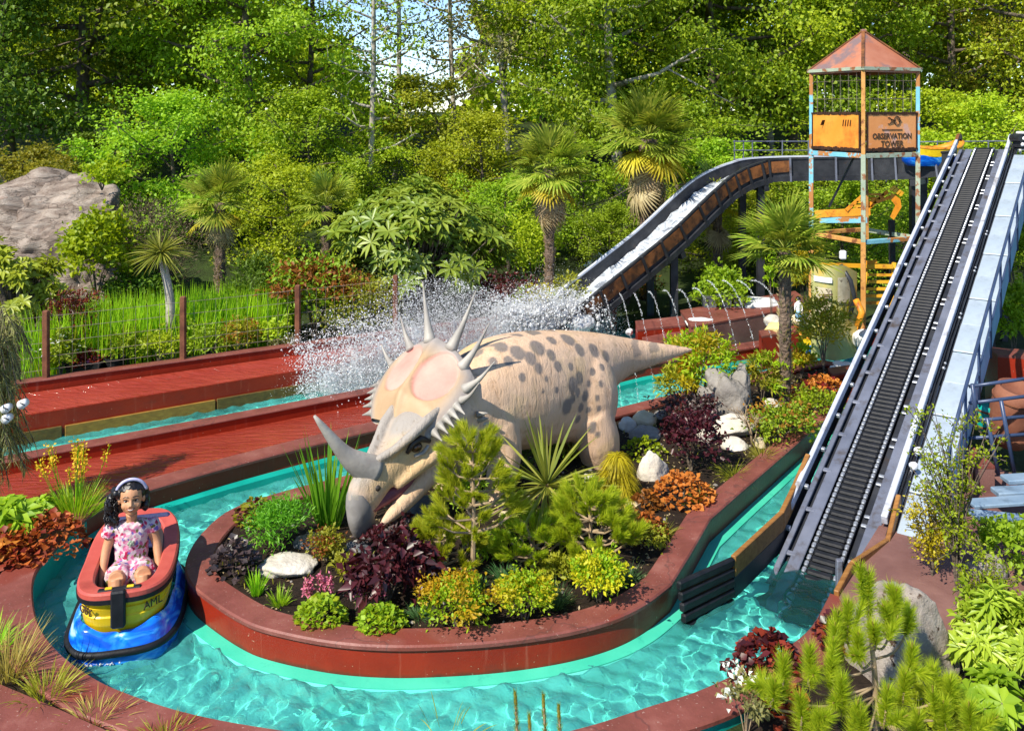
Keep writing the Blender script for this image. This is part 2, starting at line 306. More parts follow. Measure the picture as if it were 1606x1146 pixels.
# ------------------------------------------------------------------ mesh helpers
SMALL = {'new_growth', 'petals', 'leaf_bases', 'droplets', 'candles', 'cheek_spikes', 'claw_marks', 'small_line', 'wire_mesh', 'poster_drawing', 'ringlets', 'burnt_edge', 'stalks', 'twigs', 'bow'}   # too small to pick apart: joined
def link(name, me, mat=None, parent=None):
    o = bpy.data.objects.new(name, me); COL.objects.link(o)
    if name in SMALL: o['kind'] = 'stuff'
    if mat is not None and me is not None:
        for m in (mat if isinstance(mat, (list, tuple)) else [mat]): me.materials.append(MATS[m])
    if parent is not None: o.parent = parent
    return o
def tag(o, label, cat, group=None):
    o['label'] = label; o['category'] = cat
    if group: o['group'] = group
    return o
def thing(name, label, cat, loc=(0, 0, 0), rz=0.0, group=None):
    o = bpy.data.objects.new(name, None); COL.objects.link(o); o.empty_display_size = 0.1
    o.location = loc; o.rotation_euler = (0, 0, rz)
    return tag(o, label, cat, group)
def structure(o): o['kind'] = 'structure'; return o
def stuff(o): o['kind'] = 'stuff'; return o
def copy_tree(o, parent=None):
    c = o.copy(); COL.objects.link(c); c.parent = parent
    for ch in list(o.children): copy_tree(ch, c)
    return c

class MB:
    """collects shapes; build() links them as one mesh object"""
    def __init__(s): s.v = []; s.f = []; s.mi = []
    def add(s, vs, fs, m=0):
        k = len(s.v); s.v.extend([tuple(p) for p in vs]); s.f.extend([tuple(i+k for i in f) for f in fs]); s.mi.extend([m]*len(fs)); return s
    def box(s, c, sz, rot=None, m=0, bev=0.0):
        x, y, z = [q/2 for q in sz]
        if bev <= 0:
            vs = [(-x, -y, -z), (x, -y, -z), (x, y, -z), (-x, y, -z), (-x, -y, z), (x, -y, z), (x, y, z), (-x, y, z)]
            fs = [(0, 3, 2, 1), (4, 5, 6, 7), (0, 1, 5, 4), (1, 2, 6, 5), (2, 3, 7, 6), (3, 0, 4, 7)]
        else:
            b = min(bev, x*.9, y*.9, z*.9); vs = []
            rings = [(x-b, y-b, -z), (x, y, -z+b), (x, y, z-b), (x-b, y-b, z)]
            # each ring an octagon
            for rx, ry, rz in rings:
                q = b if rx == x else b*0.4
                vs += [(-rx+q, -ry, rz), (rx-q, -ry, rz), (rx, -ry+q, rz), (rx, ry-q, rz), (rx-q, ry, rz), (-rx+q, ry, rz), (-rx, ry-q, rz), (-rx, -ry+q, rz)]
            fs = [tuple(range(7, -1, -1)), tuple(range(24, 32))]
            for r in range(3):
                for i in range(8):
                    j = (i+1) % 8; fs.append((r*8+i, r*8+j, r*8+8+j, r*8+8+i))
        R = rot if rot is not None else Matrix.Identity(3); c = Vector(c)
        return s.add([R @ Vector(p) + c for p in vs], fs, m)
    def bar(s, a, b, wd, h, up=(0, 0, 1), m=0, bev=0.0):
        a = Vector(a); b = Vector(b); x = (b-a); L_ = x.length; x.normalize()
        u = Vector(up); y = u.cross(x)
        if y.length < 1e-4: y = Vector((0, 1, 0)).cross(x)
        y.normalize(); z = x.cross(y)
        return s.box((a+b)/2, (L_, wd, h), Matrix((x, y, z)).transposed(), m, bev)
    def tube(s, pts, rad, n=8, m=0, cap=True, closed=False):
        P = [Vector(p) for p in pts]; K = len(P)
        R = rad if hasattr(rad, '__len__') else [rad]*K
        vs = []; fs = []; up = None
        for i, p in enumerate(P):
            if closed: t = P[(i+1) % K]-P[i-1]
            else: t = P[min(i+1, K-1)]-P[max(i-1, 0)]
            t.normalize()
            if up is None:
                up = Vector((0, 0, 1)) if abs(t.z) < .9 else Vector((1, 0, 0))
            x = up.cross(t); x.normalize(); y = t.cross(x); up = y
            for k in range(n):
                a = 2*math.pi*k/n; vs.append(p+x*math.cos(a)*R[i]+y*math.sin(a)*R[i])
        for i in range(K if closed else K-1):
            j = (i+1) % K
            for k in range(n): fs.append((i*n+k, i*n+(k+1) % n, j*n+(k+1) % n, j*n+k))
        if cap and not closed: fs += [tuple(range(n-1, -1, -1)), tuple(range((K-1)*n, K*n))]
        return s.add(vs, fs, m)
    def loft(s, rings, m=0, cap=True, closed_ring=True):
        n = len(rings[0]); vs = [p for r in rings for p in r]; fs = []
        for i in range(len(rings)-1):
            for k in range(n if closed_ring else n-1): fs.append((i*n+k, i*n+(k+1) % n, (i+1)*n+(k+1) % n, (i+1)*n+k))
        if cap and closed_ring: fs += [tuple(range(n-1, -1, -1)), tuple(range((len(rings)-1)*n, len(rings)*n))]
        return s.add(vs, fs, m)
    def ell(s, c, r, n=12, k=8, rot=None, m=0):
        c = Vector(c); R = rot if rot is not None else Matrix.Identity(3); rings = []
        for i in range(k+1):
            th = math.pi*i/k; st = max(math.sin(th), 1e-3)
            rings.append([c+R @ Vector((r[0]*st*math.cos(2*math.pi*j/n), r[1]*st*math.sin(2*math.pi*j/n), -r[2]*math.cos(th))) for j in range(n)])
        return s.loft(rings, m)
    def prism(s, poly, z0, z1, m=0):
        n = len(poly)
        return s.add([(p[0], p[1], z0) for p in poly]+[(p[0], p[1], z1) for p in poly],
                     [tuple(range(n-1, -1, -1)), tuple(range(n, 2*n))]+[(i, (i+1) % n, n+(i+1) % n, n+i) for i in range(n)], m)
    def mesh(s, name, smooth=False):
        me = bpy.data.meshes.new(name); me.from_pydata(s.v, [], s.f); me.update()
        if any(s.mi): me.polygons.foreach_set('material_index', s.mi)
        if smooth: me.polygons.foreach_set('use_smooth', [True]*len(me.polygons))
        return me
    def build(s, name, mat, parent=None, smooth=False):
        return link(name, s.mesh(name, smooth), mat, parent)

def fast_mesh(name, V, Fc, nper, rnd=None, smooth=False):
    """V (n,3) array, Fc (m,nper) index array, rnd per face"""
    me = bpy.data.meshes.new(name); V = np.asarray(V, np.float32); Fc = np.asarray(Fc, np.int32); m = len(Fc)
    me.vertices.add(len(V)); me.vertices.foreach_set('co', V.ravel())
    me.loops.add(m*nper); me.loops.foreach_set('vertex_index', Fc.ravel())
    me.polygons.add(m); me.polygons.foreach_set('loop_start', np.arange(0, m*nper, nper, dtype=np.int32))
    try: me.polygons.foreach_set('loop_total', np.full(m, nper, np.int32))
    except Exception: pass
    if rnd is not None:
        a = me.attributes.new('rnd', 'FLOAT', 'FACE'); a.data.foreach_set('value', np.asarray(rnd, np.float32))
    me.update(calc_edges=True)
    if smooth: me.polygons.foreach_set('use_smooth', np.ones(m, bool))
    return me

RNG = np.random.default_rng(7)
def unit(a): return a/np.maximum(np.linalg.norm(a, axis=-1, keepdims=True), 1e-9)
def rdir(n, rng=RNG): return unit(rng.normal(size=(n, 3)))

def leaf_mesh(name, P, D, N, Ln, Wd, rnd, fold=0.25, droop=0.15, base=0.42):
    """one folded two-triangle leaf per point: P base, D direction, N face normal"""
    n = len(P); D = unit(D); U = unit(np.cross(N, D)); Nn = np.cross(D, U)
    Ln = np.broadcast_to(np.asarray(Ln, float), (n,))[:, None]; Wd = np.broadcast_to(np.asarray(Wd, float), (n,))[:, None]
    mid = P+D*Ln*base+Nn*Wd*fold
    tip = P+D*Ln; tip = tip-np.array([0, 0, 1.0])*Ln*droop
    V = np.stack([P, mid-U*Wd*.5, tip, mid+U*Wd*.5], 1).reshape(-1, 3)
    i = np.arange(n)*4
    Fc = np.stack([np.stack([i, i+2, i+1], 1), np.stack([i, i+3, i+2], 1)], 1).reshape(-1, 3)
    return fast_mesh(name, V, Fc, 3, np.repeat(np.clip(rnd, 0, 1), 2))

def blade_mesh(name, P, D, Ln, Wd, droop, rnd, seg=4, side=None, tipw=0.0, curl=None):
    """grass-like strips: P base, D start direction, droop pulls the tip down"""
    n = len(P); D = unit(D); up = np.array([0, 0, 1.0])
    Ln = np.broadcast_to(np.asarray(Ln, float), (n,))[:, None]; Wd = np.broadcast_to(np.asarray(Wd, float), (n,))[:, None]
    dr = np.broadcast_to(np.asarray(droop, float), (n,))[:, None]
    if side is None:
        side = np.cross(D, up); bad = np.linalg.norm(side, axis=1) < .15
        side[bad] = rdir(int(bad.sum())); side = unit(side)
        a = RNG.uniform(-.9, .9, n)[:, None]; side = unit(side+np.cross(D, side)*a)
    rows = []
    for k in range(seg+1):
        t = k/seg
        c = P+D*Ln*t-up*Ln*dr*t*t
        wk = Wd*(0.55+1.3*t-1.85*t*t if t < 1 else tipw)*.5+1e-5
        rows.append(c-side*wk); rows.append(c+side*wk)
    V = np.stack(rows, 1).reshape(-1, 3); b = np.arange(n)[:, None]*(2*seg+2)
    Fc = np.concatenate([np.stack([b[:, 0]+2*k, b[:, 0]+2*k+1, b[:, 0]+2*k+3, b[:, 0]+2*k+2], 1) for k in range(seg)], 0)
    return fast_mesh(name, V, Fc, 4, np.tile(np.clip(rnd, 0, 1), seg))

def needle_mesh(name, P, D, Ln, Wd, rnd):
    n = len(P); D = unit(D); sd = unit(np.cross(D, rdir(n)))
    Ln = np.broadcast_to(np.asarray(Ln, float), (n,))[:, None]
    V = np.stack([P-sd*Wd*.5, P+sd*Wd*.5, P+D*Ln], 1).reshape(-1, 3)
    return fast_mesh(name, V, np.arange(3*n).reshape(-1, 3), 3, rnd)

def catmull(pts, k=8, closed=False):
    P = [Vector(p) for p in pts]; n = len(P); out = []
    for i in range(n if closed else n-1):
        p0 = P[(i-1) % n] if closed or i > 0 else P[0]*2-P[1]
        p1 = P[i]; p2 = P[(i+1) % n]
        p3 = P[(i+2) % n] if closed or i+2 < n else P[-1]*2-P[-2]
        for j in range(k):
            t = j/k
            out.append(0.5*((2*p1)+(p2-p0)*t+(2*p0-5*p1+4*p2-p3)*t*t+(3*p1-p0-3*p2+p3)*t**3))
    if not closed: out.append(P[-1])
    return out

def remesh(mb, voxel, smooth=4, name='m', factor=0.6):
    o = link('tmp', mb.mesh('tmp'))
    r = o.modifiers.new('r', 'REMESH'); r.mode = 'VOXEL'; r.voxel_size = voxel
    if smooth: s = o.modifiers.new('s', 'SMOOTH'); s.iterations = smooth; s.factor = factor
    dg = bpy.context.evaluated_depsgraph_get()
    me = bpy.data.meshes.new_from_object(o.evaluated_get(dg)); me.name = name
    old = o.data; bpy.data.objects.remove(o); bpy.data.meshes.remove(old)
    me.polygons.foreach_set('use_smooth', [True]*len(me.polygons))
    return me
def coords(me):
    a = np.empty(len(me.vertices)*3, np.float32); me.vertices.foreach_get('co', a); return a.reshape(-1, 3)
def set_coords(me, a): me.vertices.foreach_set('co', np.asarray(a, np.float32).ravel()); me.update()

def inpoly(X, Y, poly):
    ins = np.zeros(X.shape, bool); n = len(poly); j = n-1
    for i in range(n):
        xi, yi = poly[i][0], poly[i][1]; xj, yj = poly[j][0], poly[j][1]
        c = ((yi > Y) != (yj > Y)) & (X < (xj-xi)*(Y-yi)/((yj-yi) if yj != yi else 1e-9)+xi)
        ins ^= c; j = i
    return ins

def vnoise(V, scale, seed=0.0, octv=3):
    o = Vector((seed*17.3, seed*-9.1, seed*5.7))
    return np.array([noise.fractal(Vector(p)*scale+o, 1.0, 2.0, octv) for p in V])

def rock_mesh(name, sx, sy, sz, seed, sub=3, planes=7, rough=0.12):
    """boulder: sphere cut by random planes, then broken up by noise; base at z=0"""
    bm = bmesh.new(); bmesh.ops.create_icosphere(bm, subdivisions=sub, radius=1.0)
    me = bpy.data.meshes.new(name); bm.to_mesh(me); bm.free()
    V = coords(me).astype(float); rng = np.random.default_rng(seed)
    for _ in range(planes):
        d = unit(rng.normal(size=3)); h = rng.uniform(.55, .85)
        e = V@d-h; V -= np.where(e > 0, e, 0)[:, None]*d*.92
    V *= (1+rough*vnoise(V, 1.6, seed, 3)+rough*.45*vnoise(V, 5.0, seed+3, 3))[:, None]
    V *= np.array([sx, sy, sz]); V[:, 2] += sz*.55
    set_coords(me, V); me.polygons.foreach_set('use_smooth', [True]*len(me.polygons))
    return me
def rock(name, label, loc, size, seed, mat, sub=3, rz=0.0, cat='rock', group=None, planes=7, rough=0.12, tilt=0):
    o = link(name, rock_mesh(name, *size, seed, sub, planes, rough), mat)
    o.location = loc; o.rotation_euler = (tilt, 0, rz)
    return tag(o, label, cat, group)

def text_mesh(body, size, depth=0.004, bold=0.0):
    cu = bpy.data.curves.new('txt', 'FONT'); cu.body = body; cu.size = size; cu.extrude = depth; cu.offset = bold
    cu.align_x = 'CENTER'; cu.align_y = 'CENTER'; cu.resolution_u = 2
    o = bpy.data.objects.new('txt', cu); COL.objects.link(o)
    dg = bpy.context.evaluated_depsgraph_get()
    me = bpy.data.meshes.new_from_object(o.evaluated_get(dg)); bpy.data.objects.remove(o); bpy.data.curves.remove(cu)
    return me
def frame3(x, y, z):
    """rotation whose columns are the given axes"""
    return Matrix((Vector(x), Vector(y), Vector(z))).transposed()
# ------------------------------------------------------------------ plan of the ride
CZ = 0.26                                             # coping height above the water
def P2(px, py, z=CZ): q = Gp(px, py, z); return (q.x, q.y)
def offset(path, dist, closed=False):
    """plan path moved sideways (to the left of travel when dist > 0)"""
    n = len(path); out = []
    for i in range(n):
        a = path[(i-1) % n] if closed or i > 0 else path[0]; b = path[(i+1) % n] if closed or i < n-1 else path[-1]
        t = Vector((b[0]-a[0], b[1]-a[1])); t.normalize(); out.append((path[i][0]-t.y*dist, path[i][1]+t.x*dist))
    return out
yA = lambda X: 11.5+(X+6.0)*.594
yC = lambda X: 10.8+(X+5.85)*.652
yE = lambda X: 9.66+(X+5.39)*.668
yF = lambda X: yE(X)-.19

isl = [P2(*p) for p in [(461,766),(400,784),(354,804),(318,836),(299,866),(294,892),(304,914),(330,936),(377,966),(423,984),(517,1003),(610,1010),(704,1008),(797,1001),(890,987),(960,968),(1010,944),(1050,914)]]
isl = [(p.x, p.y) for p in catmull([(a, b, 0) for a, b in isl], 6)]
isl += [P2(1080, 866), P2(1112, 811), P2(1160, 769), P2(1200, 735), P2(1250, 692), P2(1300, 650), (4.55, 11.75), (5.0, 12.5), (5.1, 13.1), (4.7, 13.45), (4.13, 13.2)]
isl += [(1.61+2.52*t, 11.46+1.74*t) for t in (.75, .5, .25, 0)]+[(-2.16+3.77*t, 8.86+2.6*t) for t in (.85, .7, .55, .4, .25, .12)]
out_back = [(7.2, 15.3), (5.6, 14.9), (4.0, 14.3), (1.96, 13.25), (0.9, 12.45), (-0.6, 11.3), (-2.08, 10.17), (-2.85, 9.55)]
out_left = [P2(*p) for p in [(279,753),(195,779),(136,809),(85,857),(53,896),(48,938),(58,981),(89,1023),(142,1062),(195,1087),(283,1116),(390,1138),(540,1158),(680,1166),(820,1160),(920,1140),(1020,1108),(1093,1085),(1166,1052),(1224,1023),(1275,983),(1305,931)]]
out = [(p.x, p.y) for p in catmull([(a, b, 0) for a, b in out_back[3:]+out_left], 5)]
out = out_back[:3]+out
NB = 3+5*7                                             # points of the back run (red face)

def wall_strip(path, width, z0, z1, closed=False, flip=False):
    """returns (inner path, outer path) and builder lists for face, top, back"""
    inn = path; o = offset(path, -width if not flip else width, closed); return inn, o
def strip(mb, a, za, b, zb, closed=False, m=0):
    n = len(a); k = len(mb.v)
    mb.v.extend([(p[0], p[1], za) for p in a]+[(p[0], p[1], zb) for p in b])
    for i in range(n if closed else n-1):
        j = (i+1) % n; mb.f.append((k+i, k+j, k+n+j, k+n+i)); mb.mi.append(m)
def coped_wall(name, label, path, width, z0, z1, face_mat, closed=False, side=1, lip=0.018, plinth=None):
    t = thing(name, label, 'wall', (0, 0, 0))
    o = offset(path, side*width, closed)
    f = MB(); strip(f, path, z0, path, z1-.035, closed); strip(f, o, z0, o, z1-.035, closed)
    if not closed:
        for q in (0, -1): f.add([(path[q][0], path[q][1], z0), (o[q][0], o[q][1], z0), (o[q][0], o[q][1], z1-.035), (path[q][0], path[q][1], z1-.035)], [(0, 1, 2, 3)])
    f.build('wall_face', face_mat, t, True)
    c = MB(); pi = offset(path, -side*lip, closed); po = offset(o, side*lip, closed); pj = offset(path, -side*(lip-.012), closed); pk = offset(o, side*(lip-.012), closed)
    strip(c, pi, z1-.036, pi, z1-.012, closed); strip(c, pi, z1-.012, pj, z1, closed); strip(c, pj, z1, pk, z1, closed); strip(c, pk, z1, po, z1-.012, closed); strip(c, po, z1-.012, po, z1-.036, closed)
    strip(c, pi, z1-.036, path, z1-.036, closed)
    if not closed:
        for q in (0, -1): c.add([(pi[q][0], pi[q][1], z1-.036), (po[q][0], po[q][1], z1-.036), (po[q][0], po[q][1], z1), (pi[q][0], pi[q][1], z1)], [(0, 1, 2, 3)])
    c.build('coping', 'coping_paint', t)
    if plinth:
        b = MB(); w_, zt, mt, seg = plinth; pp = path[seg] if seg else path
        b1 = offset(pp, -side*.002, closed and not seg); b2 = offset(pp, -side*w_, closed and not seg); b3 = offset(pp, -side*(w_+.06), closed and not seg)
        strip(b, b1, zt, b2, zt-.012, closed and not seg); strip(b, b2, zt-.012, b3, z0, closed and not seg)
        b.build('plinth', mt, t, True).cycles.is_caustics_receiver = True
        if w_ < .105 and closed:
            b = MB(); strip(b, offset(pp, -side*(w_+.005), closed), zt-.016, offset(pp, -side*(w_+.075), closed), -.3, closed); b.build('footing', 'pool_paint', t, True).cycles.is_caustics_receiver = True
    return t
coped_wall('island_wall', 'curved dark red painted wall with dusty pink coping round the dinosaur bed', isl, .19, -.5, CZ, 'red_paint', True, 1, plinth=(.10, 0.026, 'mint_paint', None))
coped_wall('channel_wall', 'red wall with coping along the far side of the turquoise channel behind the dinosaur', out[:NB+1], .24, -.5, CZ, 'red_paint', False, -1, plinth=(.10, 0.07, 'teal_paint', None))
coped_wall('channel_wall', 'wide pinkish coping wall curving round the boat along the left and front of the pool', out[NB:], .24, -.5, CZ, 'teal_paint', False, -1)

# channel floor and water
m = MB(); m.add([(-10, 3.4, -.22), (9.5, 3.4, -.22), (9.5, 17, -.22), (-10, 17, -.22)], [(0, 1, 2, 3)])
fl_ = structure(m.build('channel_floor', 'pool_paint')); fl_.cycles.is_caustics_receiver = True
xs = np.concatenate([np.arange(-9.5, -4.3, .06), np.arange(-4.3, 4.6, .025), np.arange(4.6, 8.6, .06)]); ys = np.concatenate([np.arange(4.6, 5.2, .06), np.arange(5.2, 9.6, .025), np.arange(9.6, 16.6, .05)]); X, Y = np.meshgrid(xs, ys)
Z = np.zeros_like(X); rg = np.random.default_rng(3)
for q in range(46):
    a = rg.uniform(0, 2*math.pi); lam = .075+.22*rg.random()**1.3; k = 2*math.pi/lam; wx = 1.5*np.sin(X*rg.uniform(1, 3)+Y*rg.uniform(1, 3)+rg.uniform(0, 6)); Z += np.sin((X*math.cos(a)+Y*math.sin(a))*k+rg.uniform(0, 6.28)+wx)*.0085*lam
# wash round the boat's bow and where the belt enters the pool
for (cx_, cy_, r0, am) in ((-2.80, 6.35, .62, .012), (2.6, 7.5, .45, .012)):
    r = np.hypot(X-cx_, Y-cy_); Z += am*np.sin((r-r0)*26)*np.exp(-((r-r0)/.45)**2)
V = np.stack([X, Y, Z], -1).reshape(-1, 3); ny, nx = X.shape
i = (np.arange(ny-1)[:, None]*nx+np.arange(nx-1)[None]).ravel()
wt_ = structure(link('water', fast_mesh('water', V, np.stack([i, i+1, i+1+nx, i+nx], 1), 4, smooth=True), 'pool_water')); wt_.cycles.is_caustics_caster = True

# ground: one sheet, sunk under the pools, rising to the wood behind
pool = [(-30, yA(-30)-.1)]+[(x_, yA(x_)+.06) for x_ in (-9, -6, -3, 0, 2)]+[(3.0, 16.4), (4.6, 15.2), (7.4, 15.6), (7.9, 14.7), (5.2, 10.8), (3.5, 8.3), (3.1, 7.5)]
pool += offset(out[NB:], -.12)[::-1][1:]+[(-4.0, 8.66), (-4.9, 8.42), (-30, -8)]
def axis(lo, hi, st, far):
    a = list(np.arange(lo, hi+1e-6, st)); d = st
    b = [hi]; c = [lo]
    while b[-1] < far: d *= 1.35; b.append(b[-1]+d); c.append(c[-1]-d)
    return np.array(c[:0:-1]+a+b[1:])
gx = axis(-10, 9, .1, 500); gy = axis(4.2, 18, .1, 700)
X, Y = np.meshgrid(gx, gy)
def ground_z(X, Y):
    s = np.clip((Y-17.0+np.clip(-X-6, 0, 5)*.4)/24, 0, 1); h = s*s*(3-2*s)*3.4
    return .17+h+.02*np.sin(X*1.3+Y*.7)+.01*np.sin(X*3.1-Y*2.3)
Z = ground_z(X, Y); Z = np.where(inpoly(X, Y, pool), -.62, Z)
Z = np.where(Y < 2.5, np.minimum(Z, .12), Z)
ny, nx = X.shape; i = (np.arange(ny-1)[:, None]*nx+np.arange(nx-1)[None]).ravel()
structure(link('ground', fast_mesh('ground', np.stack([X, Y, Z], -1).reshape(-1, 3), np.stack([i, i+1, i+1+nx, i+nx], 1), 4, smooth=True), 'ground_cover'))
def gz(x, y): return float(ground_z(np.array([x]), np.array([y]))[0])

# planting bed of the island
ii = offset(isl, .14, True)
gx = np.arange(-2.8, 5.2, .07); gy = np.arange(6.2, 13.6, .07); X, Y = np.meshgrid(gx, gy)
def soil_z(x, y): return .205+.028*np.sin(x*4.1+y*2.2)*np.sin(y*3.7-x)+.018*np.sin(x*11+y*7)*np.sin(y*13-x*5)+.06*np.exp(-((x-.3)**2+(y-8.6)**2)/1.6)
ins = inpoly(X, Y, ii); Z = np.where(ins, soil_z(X, Y), -.2)
ny, nx = X.shape; i = (np.arange(ny-1)[:, None]*nx+np.arange(nx-1)[None]).ravel(); keep = ins.ravel()
ok = keep[i] | keep[i+1] | keep[i+nx] | keep[i+nx+1]
bed = link('planting_bed', fast_mesh('planting_bed', np.stack([X, Y, Z], -1).reshape(-1, 3), np.stack([i, i+1, i+1+nx, i+nx], 1)[ok], 4, smooth=True), 'soil'); structure(bed)
def soil_at(x, y): return float(soil_z(x, y))
# soil strips beside the left and front walls and on the right bank
def soil_patch(poly, z):
    m = MB(); m.add([(p[0], p[1], z) for p in poly], [tuple(range(len(poly)))]); return structure(m.build('soil_strip', 'soil'))
lo_ = offset(out[NB:], -.24)
soil_patch(lo_[8:70]+[(-0.5, 3.4), (-7, 3.4), (-7.5, 7.6), (-4.9, 8.2)], .235)
soil_patch([lo_[k] for k in range(78, len(lo_)-6)]+[(3.6, 6.6), (7.5, 7.2), (7.5, 3.2), (0.2, 3.2)], .235)

# ---- the splash run: aprons, boards and walls
XL = -9.5
def slab(name, pts, mat, th=.12):
    m = MB(); n = len(pts); m.add(list(pts)+[(p[0], p[1], p[2]-th) for p in pts], [tuple(range(n)), tuple(range(2*n-1, n-1, -1))]+[(i, i+n, (i+1) % n+n, (i+1) % n) for i in range(n)])
    return m.build(name, mat)
og = offset(out[:NB+1], -.255)
near = [(x, y, .225) for x, y in og[3:]]
a1 = [(2.9, yF(2.9), .14), (XL, yF(XL), .14), (XL, yF(XL)-1.75, .2), (-4.9, 8.45, .215), (-3.95, 8.75, .225)]+near[::-1]
structure(slab('splash_apron', a1, 'wet_red_apron'))
structure(slab('splash_apron', [(1.1, yC(1.1)+.02, .335), (1.1, yA(1.1)-.05, .42), (XL, yA(XL)-.05, .42), (XL, yC(XL)+.02, .335)], 'wet_red_apron'))
def line_wall(name, label, yf, x0, x1, th, z0, z1, mat, cop=True):
    t = thing(name, label, 'wall')
    a, b = Vector((x0, yf(x0), 0)), Vector((x1, yf(x1), 0)); d = (b-a).normalized(); nn = Vector((-d.y, d.x, 0))
    mid = nn*th/2
    MB().bar(a+mid+Vector((0, 0, (z0+z1)/2)), b+mid+Vector((0, 0, (z0+z1)/2)), th, z1-z0).build('wall_face', mat, t)
    if cop: MB().bar(a+mid+Vector((0, 0, z1+.0125)), b+mid+Vector((0, 0, z1+.0125)), th+.03, .025, bev=.008).build('coping', 'coping_paint', t)
    return t
line_wall('trough_wall', 'long straight dark red wall at the back of the upper splash apron, below the fence', yA, XL, 1.9, .15, -.5, .53, 'red_paint')
line_wall('trough_wall', 'low red wall between the near wet apron and the splash channel', yF, XL, 3.0, .19, -.5, .26, 'red_paint')
tw = line_wall('trough_wall', 'dark red kerb face above the timber boards on the far side of the splash channel', yC, XL, 1.0, .10, -.5, .33, 'red_paint', False)
d = Vector((1, .652, 0)).normalized(); nn = Vector((d.y, -d.x, 0))
bx = [(-9.4, -6.9, 'olive_timber'), (-6.88, -5.55, 'olive_timber'), (-5.52, -4.0, 'ochre_timber'), (-3.98, -2.5, 'olive_timber'), (-2.48, -1.0, 'olive_timber'), (-.98, .6, 'olive_timber')]
fence_boards = thing('timber_lining', 'weathered olive and ochre boards lining the far side of the splash channel', 'boards')
for k, (x0, x1, mt) in enumerate(bx):
    a = Vector((x0, yC(x0), .05))+nn*.022; b = Vector((x1, yC(x1), .05))+nn*.022
    MB().bar(a, b,   .035, .17+.01*(k % 2), bev=.006).build('board', mt, fence_boards)
nb_ = thing('timber_lining', 'short olive board on the near side of the splash channel at the left', 'boards')
a = Vector((-6.4, yE(-6.4)+.03, .1)); b = Vector((-4.7, yE(-4.7)+.03, .1)); MB().bar(a, b, .03, .2, bev=.005).build('board', 'olive_timber', nb_)

# pinkish concrete landing right of the lift
pl = [P2(*p) for p in [(1316,938),(1336,893),(1368,842),(1412,770),(1436,738),(1520,720),(1640,760),(1700,900),(1560,985),(1420,1000),(1340,985)]]
m = MB(); m.prism(pl, -.2, CZ+.004); structure(m.build('landing', 'brown_concrete'))
# terrace behind the channel at the right (red tanks and walls)
def block(name, label, pts, z0, z1, mat, cop=True, cat='wall'):
    t = thing(name, label, cat); m = MB(); m.prism(pts, z0, z1); m.build('wall_face', mat, t)
    if cop:
        c = Vector((sum(p[0] for p in pts)/len(pts), sum(p[1] for p in pts)/len(pts))); q = [((p[0]-c.x)*1.012+c.x, (p[1]-c.y)*1.012+c.y) for p in pts]
        m = MB(); m.prism(q, z1+.001, z1+.03); m.build('coping', 'coping_paint', t)
    return t
def quad(pa, pb, z, dep):
    a = Gp(*pa, z); b = Gp(*pb, z); return [(a.x, a.y), (b.x, b.y), (b.x+.05, b.y+dep), (a.x+.05, a.y+dep)]
block('tank_wall', 'low dark red tank wall under the chute beside the fountain jets', quad((1010,545), (1100,528), .45, .5), -.3, .45, 'red_paint')
block('tank_wall', 'dark red box wall at the foot of the chute supports', quad((1000,520), (1075,512), .55, .6), -.3, .55, 'red_paint')
block('terrace_edge', 'brown terrace edge running behind the fountain jets towards the tower', quad((1085,515), (1275,480), .5, 1.2), -.3, .5, 'brown_concrete', True, 'terrace')
block('tank_wall', 'red wall below the cream tub left of the palm trunk', quad((1195,530), (1252,522), .5, .35), -.3, .5, 'red_paint')
block('tank_wall', 'short red wall behind the white sacks beside the lift', quad((1305,590), (1345,584), .3, .3), -.3, .3, 'red_paint')
# dark ledge wall at the lower left corner
q = [P2(-60,1052), P2(0,1080), P2(80,1114), P2(160,1150), P2(220,1182), P2(120,1260), P2(-120,1190)]
block('corner_wall', 'dark shaded coping wall crossing the lower left corner', q, 0, .26, 'red_paint')
